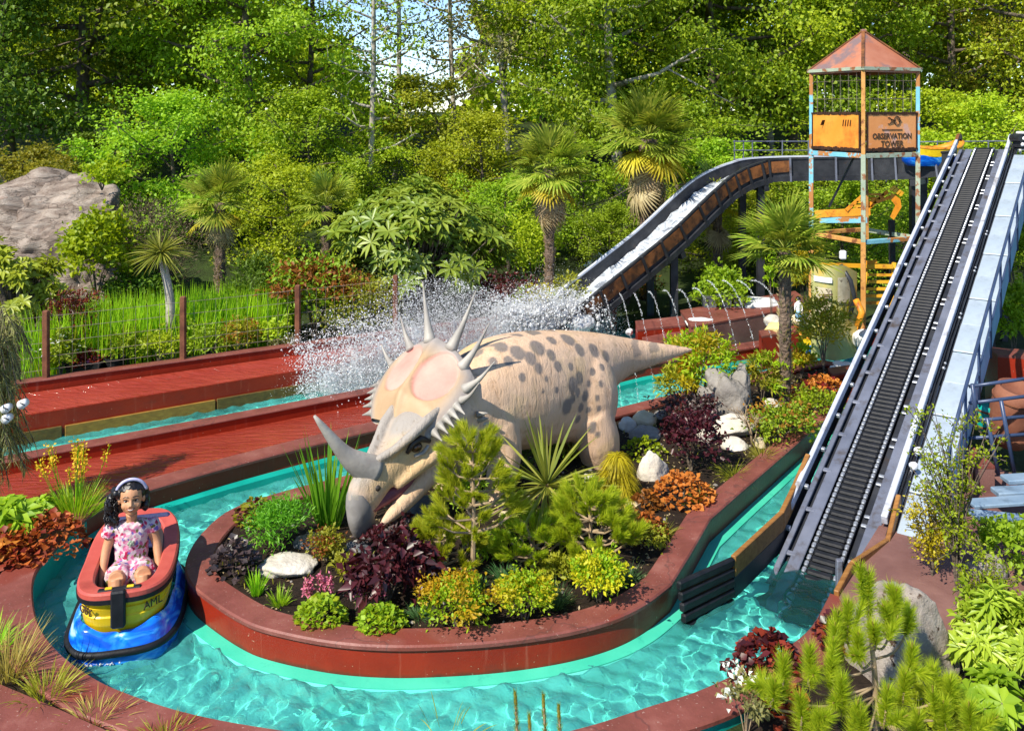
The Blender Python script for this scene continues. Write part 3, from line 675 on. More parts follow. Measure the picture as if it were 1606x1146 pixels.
# ------------------------------------------------------------------ horned dinosaur statue
def dino_mats():
    N = NT('dino_skin')
    tc = N.n('ShaderNodeTexCoord'); v = tc.outputs['Object']
    a = N.n('ShaderNodeAttribute', attribute_name='grey'); b = N.n('ShaderNodeAttribute', attribute_name='spots')
    base = N.ramp(N.noise(2.2, 6, 0.6), [(0.3, S('#cba684')), (0.55, S('#d4b396')), (0.75, S('#d2b388'))])
    yel = N.ramp(N.noise(1.2, 3, 0.5), [(0.52, (0, 0, 0, 1)), (0.68, (0.7, 0.7, 0.7, 1))])
    base = N.mix(yel, base, S('#cdac76'))
    sp = N.mix(b.outputs['Fac'], base, S('#676463'))
    g = N.mix(a.outputs['Fac'], sp, S('#9c948b'))
    vor = N.n('ShaderNodeTexVoronoi'); vor.inputs['Scale'].default_value = 80; N.l(v, vor.inputs['Vector'])
    mp = N.n('ShaderNodeMapping'); N.l(v, mp.inputs[0]); mp.inputs['Scale'].default_value = (5, 5, 1.2)
    wr = N.noise(2.4, 5, 0.6, vec=mp.outputs[0], dist=1.5)
    n1 = N.bump(wr, 0.42, 0.035); n2 = N.bump(vor.outputs[0], 0.3, 0.007, n1)
    dk = N.ramp(wr, [(0.30, (0.45, 0.36, 0.26, 1)), (0.42, (1, 1, 1, 1))]); g = N.mix(0.6, g, N.mix(1.0, g, dk, 'MULTIPLY'))
    mp2 = N.n('ShaderNodeMapping'); N.l(v, mp2.inputs[0]); mp2.inputs['Scale'].default_value = (6, 6, .7)
    gm = N.ramp(N.noise(1.5, 5, 0.65, vec=mp2.outputs[0], dist=0.4), [(0.56, (0, 0, 0, 1)), (0.74, (0.5, 0.5, 0.5, 1))]); g = N.mix(gm, g, S('#8b7a58'))
    N.pbr(g, 0.6, 0, n2, 0.3)
    N = NT('dino_frill')
    a = N.n('ShaderNodeAttribute', attribute_name='pink'); e = N.n('ShaderNodeAttribute', attribute_name='grey')
    c = N.ramp(N.noise(5, 5), [(0.3, S('#a88a68')), (0.7, S('#b79a78'))]); c = N.mix(e.outputs['Fac'], c, S('#98908a'))
    pk = N.ramp(N.noise(4, 5), [(0.3, S('#cf8a7c')), (0.7, S('#dca090'))]); c = N.mix(a.outputs['Fac'], c, pk)
    N.pbr(c, 0.55, 0, N.bump(N.noise(35, 5), 0.3, 0.01), 0.3)
    pm('dino_horn', S('#8f8982'), S('#aca69b'), 4, 0.5, 0, 0.3, bscale=24, dirt=S('#8a827a'), dlo=0.55, dhi=0.75)
    pm('dino_beak', S('#77726e'), S('#8f8a85'), 5, 0.5, 0, 0.3, bscale=24, dirt=S('#9b8d6e'), dlo=0.56, dhi=0.7)
    pm('dino_mouth', S('#6e3a44'), S('#8a4a52'), 8, 0.4)
    pm('dino_dark', S('#2b2622'), S('#3d3630'), 8, 0.5)
    pm('dino_eye', (0.02, 0.012, 0.006, 1), (0.05, 0.03, 0.01, 1), 8, 0.1)
dino_mats()
dino = thing('dinosaur_statue', 'life-size tan horned dinosaur statue with grey spots and pink frill patches on the island', 'dinosaur statue', (0.2, 9.2, .2))
DO = Vector((0.2, 9.2, .2))
def dl(p): return Vector(p)-DO
st = [(1085,545,551,10.6,.02),(1050,540,563,10.5,.08),(1010,534,577,10.35,.14),(975,528,590,10.2,.20),(940,522,618,10.0,.28),(895,518,682,9.75,.41),(845,519,697,9.45,.47),(795,526,704,9.15,.48),(750,545,706,8.9,.43),(705,590,708,8.62,.34),(675,640,705,8.45,.22)]
Rs = Vector((.772, -.635, 0))                         # towards the near flank
mb = MB(); rings = []
cs = [((Dp(a, t_, d)+Dp(a, b_, d))/2, (Dp(a, t_, d)-Dp(a, b_, d)).z/2, w_) for a, t_, b_, d, w_ in st]
for i, (c, h, w_) in enumerate(cs):
    rings.append([dl(c+Rs*w_*math.copysign(abs(math.cos(q))**.85, math.cos(q))+Vector((0, 0, 1))*h*math.sin(q)) for q in [2*math.pi*k/28 for k in range(28)]])
fine = []
for i in range(len(rings)-1):
    for t_ in (0, .25, .5, .75):
        r = []
        for k in range(28):
            p0 = rings[max(i-1, 0)][k]; p1 = rings[i][k]; p2 = rings[i+1][k]; p3 = rings[min(i+2, len(rings)-1)][k]
            r.append(.5*((2*p1)+(p2-p0)*t_+(2*p0-5*p1+4*p2-p3)*t_*t_+(3*p1-p0-3*p2+p3)*t_**3))
        fine.append(r)
fine.append(rings[-1]); mb.loft(fine)
hip, shd = cs[5][0], cs[8][0]; Td = (shd-hip); Td.z = 0; Td.normalize()
Rt = frame3(Td, Rs, (0, 0, 1))
for s_ in (1, -1):                                     # hind legs, front legs
    b_ = hip+Rs*(.24*s_)
    mb.ell(dl(b_+Td*.02+Vector((0, 0, -.12))), (.36, .27, .50), 18, 14, Rt)
    path = [b_+Td*.06+Rs*.04*s_+Vector((0, 0, -.25)), b_-Td*.02+Rs*.07*s_+Vector((0, 0, -.50)), b_-Td*.10+Rs*.06*s_+Vector((0, 0, -.78)), b_-Td*.06+Rs*.05*s_+Vector((0, 0, -.98)), b_+Td*.03+Rs*.05*s_+Vector((0, 0, -1.08))]
    path = catmull(path, 4); n_ = len(path)
    mb.tube([dl(p) for p in path], [float(np.interp(k/(n_-1), [0, .3, .6, .8, 1], [.24, .25, .19, .19, .21])) for k in range(n_)], 16)
    b_ = shd+Rs*(.25*s_)
    mb.ell(dl(b_+Vector((0, 0, -.12))), (.30, .20, .36), 16, 12, Rt)
    path = [b_+Rs*.02*s_+Vector((0, 0, -.18)), b_-Td*.04+Rs*.06*s_+Vector((0, 0, -.46)), b_+Td*.02+Rs*.05*s_+Vector((0, 0, -.78)), b_+Td*.06+Rs*.05*s_+Vector((0, 0, -.96))]
    path = catmull(path, 4); n_ = len(path)
    mb.tube([dl(p) for p in path], [float(np.interp(k/(n_-1), [0, .3, .75, 1], [.19, .17, .14, .17])) for k in range(n_)], 14)
    for j in (-1, 0, 1): mb.ell(dl(path[-1]+Td*.12+Rs*.08*j+Vector((0, 0, -.02))), (.07, .07, .07), 8, 6)
# skull
HO = Dp(690, 640, 8.5); HF = (Dp(540, 815, 7.6)-HO); HL = HF.length; HF.normalize()
HU = -(Rs.cross(HF)); HU.normalize()
def hp(s_, u_, w_): return dl(HO+HF*s_+HU*u_+Rs*w_)
hs_ = [(-.30,-.08,.14,.22,.26),(-.05,-.04,.17,.33,.32),(.18,.0,.23,.38,.31),(.42,.0,.26,.27,.235),(.62,.0,.21,.13,.17),(.82,.0,.21,.11,.145),(1.0,0,.22,.15,.135),(1.12,0,.20,.24,.115),(1.22,-.03,.13,.24,.085),(1.28,-.10,.06,.15,.04)]
rr = []
for s_, u_, up_, dn_, w_ in hs_:
    r = []
    for k in range(24):
        q = 2*math.pi*k/24; ww = w_*math.cos(q); hh = math.sin(q); r.append(hp(s_, u_+(up_ if hh > 0 else dn_)*hh, ww))
    rr.append(r)
fr_ = []
for i in range(len(rr)-1):
    for t_ in (0, .33, .66):
        r = []
        for k in range(24):
            p0 = rr[max(i-1, 0)][k]; p1 = rr[i][k]; p2 = rr[i+1][k]; p3 = rr[min(i+2, len(rr)-1)][k]
            r.append(.5*((2*p1)+(p2-p0)*t_+(2*p0-5*p1+4*p2-p3)*t_*t_+(3*p1-p0-3*p2+p3)*t_**3))
        fr_.append(r)
fr_.append(rr[-1]); mb.loft(fr_)
# brow ridges from the frill down to the nose, cheek horn
for s_ in (1, -1):
    mb.tube([hp(.14, .20, .22*s_), hp(.33, .23, .225*s_), hp(.50, .22, .195*s_), hp(.70, .20, .12*s_), hp(.86, .22, .05*s_)], [.035, .05, .05, .045, .035], 10)
    mb.ell(hp(.47, .235, .205*s_), (.05, .045, .04), 10, 6)
    mb.tube([hp(.05, -.22, .30*s_), hp(.10, -.36, .34*s_), hp(.14, -.46, .36*s_)], [.11, .07, .015], 8)
    mb.tube([hp(.35, -.12, .23*s_), hp(.6, -.10, .17*s_), hp(.85, -.08, .14*s_)], [.08, .07, .04], 8)
# lower jaw
jb = MB()
j0, j1, j2 = Dp(692, 728, 8.30)-Rs*.1, Dp(652, 778, 7.98)-Rs*.06, Dp(606, 826, 7.66)-Rs*.06
jc = catmull([j0, j1, j2], 6)
mb.tube([dl(p) for p in jc], [np.interp(k/(len(jc)-1), [0, .4, .8, 1], [.16, .10, .065, .03]) for k in range(len(jc))], 12)
body = remesh(mb, .022, 5, 'body', .5)
V = coords(body).astype(float)
Vw = V+np.array(DO)
nz = vnoise(Vw, 2.0, 2, 3)
# grey tone on the head crest and beak, painted spots on the flanks
rel = Vw-np.array(HO); s_ = rel@np.array(HF); u_ = rel@np.array(HU); sd_ = np.abs(rel@np.array(Rs))
front = (s_ > -.15) & (sd_ < .45) & (Vw[:, 1] < 8.75) & (Vw[:, 0] < -.35)
grey = np.where(front, np.clip((u_-.10+.05*nz)/.10, 0, 1), 0.0)
grey = np.maximum(grey, np.where(front & (s_ > 1.1), np.clip((s_-1.1)/.08, 0, 1)*.9, 0))
body.attributes.new('grey', 'FLOAT', 'POINT').data.foreach_set('value', grey.astype(np.float32))
rg = np.random.default_rng(21)
spots = np.zeros(len(V))
S0 = [(848,540,.13),(868,552,.10),(893,528,.13),(915,546,.11),(880,570,.085),(905,600,.10),(935,545,.10),(955,555,.09),(850,575,.08),(838,560,.09),(815,548,.10),(825,590,.06),(862,590,.05),(895,640,.09),(915,590,.09),(925,620,.085),(912,660,.07),(935,580,.06),(948,600,.05),(945,640,.06),(925,680,.075),(918,640,.07),(938,668,.06),(930,645,.06),(945,685,.05),(912,612,.06),(880,615,.05),(858,610,.035),(870,530,.10),(800,560,.07),(790,540,.08),(950,575,.05),(900,570,.06),(936,660,.05),(775,560,.06),(905,625,.06),(942,620,.05),(930,600,.05)]
M_ = (Vw[:, 1])
pxs = CX+F*Vw[:, 0]/M_; pys = HY+F*(CH-Vw[:, 2])/M_
for px_, py_, r_ in S0:                               # place on the visible flank as 3D spheres
    dd = np.hypot(pxs-px_, pys-py_); cand = np.argsort(dd)[:60]; c = Vw[cand[np.argmin(Vw[cand, 1])]]
    jit = .35*vnoise(Vw, 9.0, r_*50, 2) if False else 0
    dist = np.linalg.norm((Vw-c)*np.array([1.0, 1.0, .85]), axis=1)/(r_*(.76+.34*nz))
    spots = np.maximum(spots, np.clip((1.0-dist)/.24, 0, 1)*.85)
tl = np.clip((pxs-955)/40, 0, 1)*(np.sin(pxs/5.6+3*nz) > .25)*(Vw[:, 2] > np.interp(pxs, [950, 1085], [1.22, 1.23]))*.6
spots = np.maximum(spots, np.where(Vw[:, 1] > 9.7, tl, 0))
far = ((Vw-np.array(hip))@np.array(Rs)) < 0           # scattered spots on the far side and the back
vn = vnoise(Vw, 3.4, 9, 2); spots = np.maximum(spots, np.where(far & (Vw[:, 2] > 1.0) & (Vw[:, 1] > 8.7), np.clip((vn-.22)/.05, 0, 1)*.8, 0))
body.attributes.new('spots', 'FLOAT', 'POINT').data.foreach_set('value', spots.astype(np.float32))
link('body', body, 'dino_skin', dino)
# beak, mouth, eyes, nostrils
bk = MB(); bk.loft([[hp(s2, u2+(up2 if math.sin(q) > 0 else dn2)*math.sin(q), w2*math.cos(q)) for q in [2*math.pi*k/20 for k in range(20)]] for s2, u2, up2, dn2, w2 in [(1.12,-.03,.15,.14,.11),(1.13,-.02,.19,.28,.128),(1.18,-.02,.17,.285,.115),(1.24,-.05,.12,.25,.09),(1.30,-.11,.06,.16,.05),(1.33,-.16,.02,.08,.02)]])
link('beak', remesh(bk, .015, 3, 'beak'), 'dino_beak', dino)
mo = MB(); mo.tube([dl(p) for p in catmull([Dp(668,745,8.12)-Rs*.12, Dp(630,775,7.88)-Rs*.10, Dp(598,797,7.72)-Rs*.1, Dp(580,815,7.62)-Rs*.1], 4)], [.09, .085, .085, .08, .075, .07, .065, .06, .06, .055, .05, .045, .04], 10)
mo.build('mouth', 'dino_mouth', dino, True)
for s2 in (1, -1):
    e = MB(); e.ell(hp(.52, .085, .185*s2), (.055, .055, .05), 12, 8); ey = e.build('eye', 'dino_eye', dino, True)
    e = MB(); e.tube([hp(.40, .05, .235*s2), hp(.46, .135, .215*s2), hp(.54, .15, .195*s2), hp(.62, .10, .165*s2)], [.02, .03, .03, .018], 8); e.build('eyelid', 'dino_dark', ey, True)
    e = MB(); e.tube([hp(.43, .03, .235*s2), hp(.50, .0, .215*s2), hp(.58, .03, .185*s2)], [.012, .02, .012], 8); e.build('eyelid', 'dino_horn', ey, True)
    e = MB(); e.ell(hp(1.0, .06, .115*s2), (.035, .025, .03), 10, 6); e.build('nostril', 'dino_dark', dino, True)
# nose horn
hb = hp(.90, .12, 0); ht = dl(Dp(493, 652, 7.55)); mid = (hb+ht)/2+HF*.05-HU*.02
hc = catmull([hb, hb.lerp(mid, .5)+HF*.02, mid, ht], 5); n_ = len(hc)
mm = MB(); mm.tube(hc, [.125*(1-k/(n_-1))**.8+.012 for k in range(n_)], 16); mm.build('nose_horn', 'dino_horn', dino, True)
# frill: an egg-shaped shield with two pink hollows
B0 = Dp(612, 652, 8.2); T0 = Dp(688, 533, 8.85); VV = T0-B0; VL = VV.length; VV.normalize(); NF = Rs.cross(VV); NF.normalize()
if NF.y > 0: NF = -NF
def frw(a): return .38+.17*math.sin(min(max(a, 0), 1)**.9*math.pi*.72)
def fp(a, b, h=0.0):
    """frill surface: a 0..1 from brow to rim, b -1..1 across"""
    w_ = frw(a); aa = a*(1-.22*b*b); return dl(B0+VV*(VL*aa)+Rs*(w_*b)+NF*(h-.16*b*b-.05*(a-.5)**2-.16*(1-.8*b*b)*max(0, (.26-a)/.26)**1.5))
NA, NBb = 64, 72; vs_ = []; pink = []; gr = []
def hol(a, b):
    x = b*frw(a); best = 0
    for cx_ in (-.235, .235):
        ex = (x-cx_*(0.62+.55*a))/.205; ey_ = (a-.60)/.33; r = ex*ex+ey_*ey_; best = max(best, min(1, max(0, (1.0-r)/.10)))
    return best
for sgn in (1, -1):
    for i in range(NA+1):
        for j in range(NBb+1):
            a = i/NA; b = -1+2*j/NBb; hl = hol(a, b) if sgn > 0 else 0
            ed = min(1, (1-abs(b))*9, (1-a)*11+.15)
            hh = (.035*math.sqrt(max(ed, 0))-.030*hl+(.035*math.exp(-(b/.10)**2)+.06*max(0, .3-a) if sgn > 0 else 0)) if sgn > 0 else -.03*math.sqrt(max(ed, 0))
            vs_.append(fp(a, b, hh)); pink.append(hl if sgn > 0 else 0); gr.append(max(0, min(1, (a-.72)/.22, 1), (abs(b)-.74)/.22) if True else 0)
fs_ = []; W1 = NBb+1; off = (NA+1)*W1
for i in range(NA):
    for j in range(NBb):
        q = i*W1+j; fs_.append((q, q+1, q+1+W1, q+W1)); fs_.append((off+q, off+q+W1, off+q+1+W1, off+q+1))
ed_ = [i*W1 for i in range(NA+1)]+[NA*W1+j for j in range(1, W1)]+[i*W1+NBb for i in range(NA-1, -1, -1)]
for k in range(len(ed_)-1): fs_.append((ed_[k], ed_[k+1], off+ed_[k+1], off+ed_[k]))
mm = MB(); mm.add(vs_, fs_); me = mm.mesh('frill', True)
me.attributes.new('pink', 'FLOAT', 'POINT').data.foreach_set('value', pink); me.attributes.new('grey', 'FLOAT', 'POINT').data.foreach_set('value', [min(1, max(0, g)) for g in gr])
link('frill', me, 'dino_frill', dino)
def spike(b_, t_, r, bend=None):
    b_, t_ = dl(b_), dl(t_); m_ = b_.lerp(t_, .5)+(bend or Vector((0, 0, 0))); c = catmull([b_, m_, t_], 7); n = len(c)
    q = MB(); q.tube(c, [r*(.62*(1-k/(n-1))+.38*(1-k/(n-1))**4)+.005 for k in range(n)], 12); q.build('spike', 'dino_horn', dino, True)
fw = lambda a, b: fp(a, b)+DO
for (a, b), tp, r in [((.93,-.62), (628,496,9.15), .085), ((.97,-.2), (663,441,9.05), .095), ((.97,.35), (747,455,8.75), .095), ((.9,.72), (768,506,8.5), .085), ((.74,.93), (776,567,8.22), .075), ((.60,.97), (752,600,8.08), .055), ((.80,-.92), (598,540,9.2), .07)]:
    spike(fw(a, b), Dp(*tp), r*.66, Vector((0, 0, -.03)))
for a in (.50, .40, .30, .20, .10):
    for b in (1, -1):
        p0 = fw(a, .95*b); spike(p0, p0+Rs*(.13*b)-Vector((0, 0, .03))-VV*.03, .042)
# cheek flange under the frill
for k in range(5):
    p0 = hp(-.12, -.10-.07*k, .34-.02*k); q = MB(); q.tube([p0, p0+(Rs*.09-HF*.05)], [.035, .005], 8); q.build('spike', 'dino_horn', dino, True)

# ------------------------------------------------------------------ front boat
pm('boat_yellow', S('#d9b416'), S('#e6c522'), 5, 0.35, 0, 0.15, bscale=14, dirt=S('#a8830f'), dlo=0.6, dhi=0.8, dscale=6)
def boat_blue():
    N = NT('boat_blue'); tc = N.n('ShaderNodeTexCoord'); mp = N.n('ShaderNodeMapping'); N.l(tc.outputs['Object'], mp.inputs[0]); mp.inputs['Scale'].default_value = (1.2, 1.2, 2.4); mp.inputs['Rotation'].default_value = (.3, .5, 0)
    f = N.noise(2.6, 3, 0.5, vec=mp.outputs[0], dist=2.0)
    c = N.ramp(f, [(0.42, S('#0d55cc')), (0.52, S('#167ae6')), (0.60, S('#3c9bf2')), (0.70, S('#b4dcfa'))])
    N.pbr(c, 0.18, 0, N.bump(f, 0.25, 0.03), 0.5, 0.4)
boat_blue()
pm('boat_rim', S('#b04a40'), S('#c05a4e'), 4, 0.45, 0, 0.15, dirt=S('#8d3a34'), dlo=0.55, dhi=0.75)
pm('boat_inside', (0.03, 0.025, 0.03, 1), (0.06, 0.045, 0.04, 1), 4, 0.5)
pm('navy_seat', (0.03, 0.035, 0.10, 1), (0.045, 0.05, 0.13, 1), 4, 0.4)
def make_boat(t, words=True, hw=.325, hl=.57):
    def plan(th, gx_=0.0, n=3.4):
        c, s = math.cos(th), math.sin(th); r = (abs(c)**n+abs(s)**n)**(-1/n)
        x = r*c*(hw+gx_); y = r*s*(hl+gx_)
        if y < 0: x *= 1-.05*(y/hl)**2
        return x, y
    TH = [2*math.pi*k/96 for k in range(96)]
    rz = lambda y: .46+.13*max(0, (-y/hl))**1.5+.02*max(0, y/hl)**2
    def ring(g, zf): return [(plan(q, g)[0], plan(q, g)[1], zf(plan(q, g)[1], q)) for q in TH]
    h = MB(); h.loft([ring(-.045, lambda y, q: .16), ring(-.02, lambda y, q: .24), ring(-.012, lambda y, q: .30), ring(-.02, lambda y, q: .31), ring(-.005, lambda y, q: .37), ring(-.013, lambda y, q: .375), ring(.0, lambda y, q: rz(y)-.05)], cap=False)
    h.build('hull', 'boat_yellow', t)
    r = MB(); r.loft([ring(.004, lambda y, q: rz(y)-.05), ring(.018, lambda y, q: rz(y)-.035), ring(.018, lambda y, q: rz(y)), ring(.004, lambda y, q: rz(y)+.012), ring(-.085, lambda y, q: rz(y)+.012), ring(-.098, lambda y, q: rz(y)-.0), ring(-.098, lambda y, q: rz(y)-.06)], cap=False)
    r.build('gunwale', 'boat_rim', t)
    r = MB(); r.loft([ring(.005, lambda y, q: rz(y)-.075), ring(.022, lambda y, q: rz(y)-.065), ring(.024, lambda y, q: rz(y)-.034), ring(.008, lambda y, q: rz(y)-.03)], cap=False); r.build('rub_strip', 'black_rubber', t)
    r = MB(); r.loft([ring(-.10, lambda y, q: rz(y)-.03), ring(-.115, lambda y, q: .17)], cap=False); r.build('inner_wall', 'boat_inside', t)
    r = MB(); r.add([(x, y, .165) for x, y in [plan(q, -.06) for q in TH]], [tuple(range(96))]); r.build('deck', 'boat_inside', t)
    def wz(y, q):                                      # wave crest line round the bow
        u = math.cos(q); return .21+.055*abs(math.sin(2.0*(q-math.pi/2)))**.8*(1 if y > 0 else .7)-.03+.012*math.sin(9*q)
    k = MB(); rr_ = []
    for g, f in ((-.005, 1.0), (.025, .93), (.036, .75), (.044, .55), (.056, .33), (.070, .1), (.075, 0.0)):
        rr_.append([(plan(q, g+.012*math.sin(q*14+f*3)*(1-abs(2*f-1)))[0], plan(q, g+.012*math.sin(q*14+f*3)*(1-abs(2*f-1)))[1]*(1.0), .095+(wz(plan(q)[1], q)-.095)*f) for q in TH])
    rr_.append(ring(.062, lambda y, q: -.10)); k.loft(rr_, cap=False); k.build('wave_skirt', 'boat_blue', t, True)
    b = MB(); b.tube(ring(.075, lambda y, q: .085), .028, 8, closed=True); b.build('bumper', 'black_rubber', t, True)
    p = MB(); p.box((0, hl+.012, .375), (.10, .06, .27), bev=.012); p.box((0, hl-.05, .487), (.30, .05, .022), bev=.008); bp = p.build('bow_post', 'black_rubber', t)
    for sx in (-1, 1):
        q = MB(); q.box((.075*sx, hl-.045, .502), (.05, .028, .012), bev=.004); q.build('clip', 'boat_yellow', bp)
    s_ = MB(); s_.box((0, -.12, .26), (.46, .34, .06), bev=.02); s_.build('seat', 'navy_seat', t)
    s_ = MB(); s_.box((0, -hl+.10, .44), (.48, .06, .30), Matrix.Rotation(.15, 3, 'X'), bev=.02); s_.box((0, -hl+.165, .36), (.5, .05, .01)); s_.build('seat_back', 'navy_seat', t)
    if words:
        for body_, th in (('GBY', math.pi/2-.66), ('AML', math.pi/2+.66)):
            me = text_mesh(body_, .08, .003, .0); x, y = plan(th, -.003); x2, y2 = plan(th-.05, -.003); tx = Vector((x2-x, y2-y, 0)).normalized()
            if body_ == 'AML': pass
            o = link('lettering', me, 'ink', t); nrm = Vector((tx.y, -tx.x, 0))
            if nrm.dot(Vector((x, y, 0))) < 0: nrm = -nrm
            tx = Vector((0, 0, 1)).cross(nrm); o.matrix_local = Matrix.Translation(Vector((x, y, .355))+nrm*.008) @ frame3(tx, (0, 0, 1), nrm).to_4x4()
BL = Vector((-3.02, 7.08, 0)); BD = Vector((.25, -.968, 0)).normalized()
boat = thing('flume_boat', 'small yellow flume boat with red rim and blue wave skirt carrying the girl', 'boat', BL, math.atan2(-BD.x, BD.y))
make_boat(boat)
# ------------------------------------------------------------------ the girl
pm('skin', S('#b9835c'), S('#c8946e'), 9, 0.5, 0, 0.05)
pm('hair', (0.006, 0.005, 0.005, 1), (0.014, 0.011, 0.010, 1), 30, 0.35, 0, 0.6, bscale=60, bdist=0.006, spec=0.5)
pm('band', S('#a9a6c9'), S('#c3c0dc'), 20, 0.6, 0, 0.2)
pm('lips', S('#7e3f3a'), S('#8a4742'), 9, 0.4)
pm('teeth', (0.7, 0.68, 0.62, 1), None, 9, 0.4)
pm('iris', (0.012, 0.007, 0.005, 1), None, 9, 0.15)
pm('eye_white', (0.6, 0.58, 0.55, 1), None, 9, 0.3)
def print_cloth():
    N = NT('floral_cloth'); tc = N.n('ShaderNodeTexCoord')
    v = N.n('ShaderNodeTexVoronoi'); v.inputs['Scale'].default_value = 34; nz_ = N.n('ShaderNodeTexNoise'); nz_.inputs['Scale'].default_value = 30; N.l(tc.outputs['Object'], nz_.inputs['Vector']); of_ = N.n('ShaderNodeVectorMath', operation='MULTIPLY_ADD'); N.l(nz_.outputs['Color'], of_.inputs[0]); of_.inputs[1].default_value = (.045, .045, .045); N.l(tc.outputs['Object'], of_.inputs[2]); N.l(of_.outputs[0], v.inputs['Vector'])
    hs = N.n('ShaderNodeSeparateColor'); N.l(v.outputs['Color'], hs.inputs[0])
    col = N.ramp(hs.outputs[0], [(0.0, S('#a8224a')), (0.16, S('#a8224a')), (0.17, S('#cf7c9a')), (0.34, S('#b4527a')), (0.35, S('#6a6a3a')), (0.44, S('#6a6a3a')), (0.45, S('#6f5fa0')), (0.54, S('#6f5fa0')), (0.55, S('#c98aa0')), (0.72, S('#c98aa0')), (0.73, S('#cdbab8')), (1.0, S('#cdbab8'))])
    for e in col.node.color_ramp.elements: pass
    dd = N.ramp(v.outputs['Distance'], [(0.55, (1, 1, 1, 1)), (0.68, (0, 0, 0, 1))])
    c = N.mix(dd, S('#c7b3b6'), col)
    N.pbr(c, 0.8, 0, N.bump(N.noise(40, 4), 0.3, 0.006), 0.2)
print_cloth()
gl = thing('person', 'smiling girl in floral playsuit and headband sitting in the front boat', 'person', BL+Vector((0, 0, .29)), math.atan2(-BD.x, BD.y)+.10)
# local: y forward (towards bow), x her left in picture right? (x to picture left is negative)
g = MB()
def seg(pts, rad, n=12): g.tube(catmull(pts, 4), [float(np.interp(k/(4*(len(pts)-1)), np.linspace(0, 1, len(rad)), rad)) for k in range(4*(len(pts)-1)+1)], n)
HZ = .66                                             # head centre above the seat
seg([(0, -.06, .02), (0, -.08, .16), (0, -.075, .30), (0, -.07, .40)], [.115, .10, .105, .085])
g.ell((0, -.07, .385), (.135, .062, .05), 14, 8)
seg([(0, -.07, .40), (0, -.055, .47), (0, -.035, .53)], [.05, .043, .046])
for s in (1, -1):
    seg([(.06*s, -.05, .03), (.085*s, .10, .085), (.10*s, .225, .125)], [.082, .074, .06])
    seg([(.10*s, .225, .125), (.10*s, .275, .03), (.10*s, .27, -.10)], [.058, .05, .036])
    seg([(.10*s, .26, -.08), (.10*s, .34, -.10)], [.034, .025])
    seg([(.135*s, -.07, .385), (.185*s, -.055, .26), (.205*s, .01, .14)], [.047, .037, .031])
    seg([(.205*s, .01, .14), (.215*s, .075, .05), (.21*s, .12, -.02)], [.031, .027, .021])
    px_, py_ = .21*s, .13                               # hand: palm and five fingers
    g.ell((px_, .135, -.045), (.018, .028, .034), 8, 6)
    for q, (dy, ln) in enumerate(((-.022, .040), (-.008, .050), (.007, .052), (.021, .046))):
        seg([(px_, .138+dy, -.065), (px_-.004*s, .142+dy, -.065-ln*.55), (px_-.012*s, .146+dy, -.065-ln)], [.0085, .008, .006], 6)
    seg([(px_-.01*s, .118, -.03), (px_-.03*s, .138, -.05), (px_-.034*s, .152, -.068)], [.010, .009, .007], 6)
# head
hc_ = Vector((0, -.02, HZ))
g.ell(hc_+Vector((0, -.012, .02)), (.092, .104, .105), 20, 14)
g.ell(hc_+Vector((0, .018, -.045)), (.074, .078, .082), 18, 12)
g.ell(hc_+Vector((0, .055, -.098)), (.034, .034, .026), 12, 8)
for s in (1, -1):
    g.ell(hc_+Vector((.043*s, .052, -.045)), (.032, .030, .032), 10, 8)
    g.ell(hc_+Vector((.092*s, -.005, -.02)), (.014, .024, .032), 8, 6)
    g.ell(hc_+Vector((.036*s, .074, .022)), (.030, .014, .010), 8, 6)
g.tube([hc_+Vector((0, .084, .008)), hc_+Vector((0, .098, -.02)), hc_+Vector((0, .106, -.036))], [.010, .012, .015], 8)
for s in (1, -1): g.ell(hc_+Vector((.012*s, .095, -.041)), (.010, .010, .008), 8, 6)
g.ell(hc_+Vector((0, .085, -.068)), (.030, .016, .016), 10, 6)
body = remesh(g, .0065, 3, 'body', .4)
# hollow the eye sockets a little
V = coords(body).astype(float)
for s in (1, -1):
    c = np.array(hc_+Vector((.036*s, .088, .0))); dd = np.linalg.norm((V-c)*np.array([.8, 1, 1.3]), axis=1); V[:, 1] -= .010*np.exp(-(dd/.018)**2)
set_coords(body, V)
bo = link('body', body, 'skin', gl)
def facey(x, z):
    """front surface of the head at local x, z"""
    k = (np.abs(V[:, 0]-x) < .006) & (np.abs(V[:, 2]-z) < .006) & (V[:, 1] > hc_.y)
    return float(V[k, 1].max()) if k.any() else hc_.y+.09
for s in (1, -1):
    ex, ez = .036*s, HZ+.0
    y0 = facey(ex, ez)
    m_ = MB(); m_.ell((ex, y0-.006, ez), (.0175, .011, .0105), 12, 8); e = m_.build('eye', 'eye_white', gl, True)
    m_ = MB(); m_.ell((ex, y0+.0015, ez), (.0098, .006, .0098), 10, 6); m_.build('iris', 'iris', e, True)
    m_ = MB(); m_.tube([(ex-.020, facey(ex-.02, ez+.004)-.001, ez+.002), (ex, y0+.003, ez+.0125), (ex+.020, facey(ex+.02, ez+.004)-.001, ez+.002)], [.002, .0032, .002], 6); m_.build('lash', 'hair', e)
    m_ = MB(); m_.tube([(x, facey(x, z_)+.0008, z_) for x, z_ in ((ex-.022*s, ez+.033), (ex-.008*s, ez+.037), (ex+.010*s, ez+.037), (ex+.026*s, ez+.029))], [.0022, .0032, .003, .0016], 6); m_.build('eyebrow', 'hair', gl)
mz = HZ-.069
m_ = MB(); m_.tube([(x, facey(x, mz+abs(x)*.45)+.0005, mz+abs(x)*.45) for x in (-.034, -.022, -.008, .008, .022, .034)], [.0018, .0045, .006, .006, .0045, .0018], 6); m_.build('lips', 'lips', gl, True)
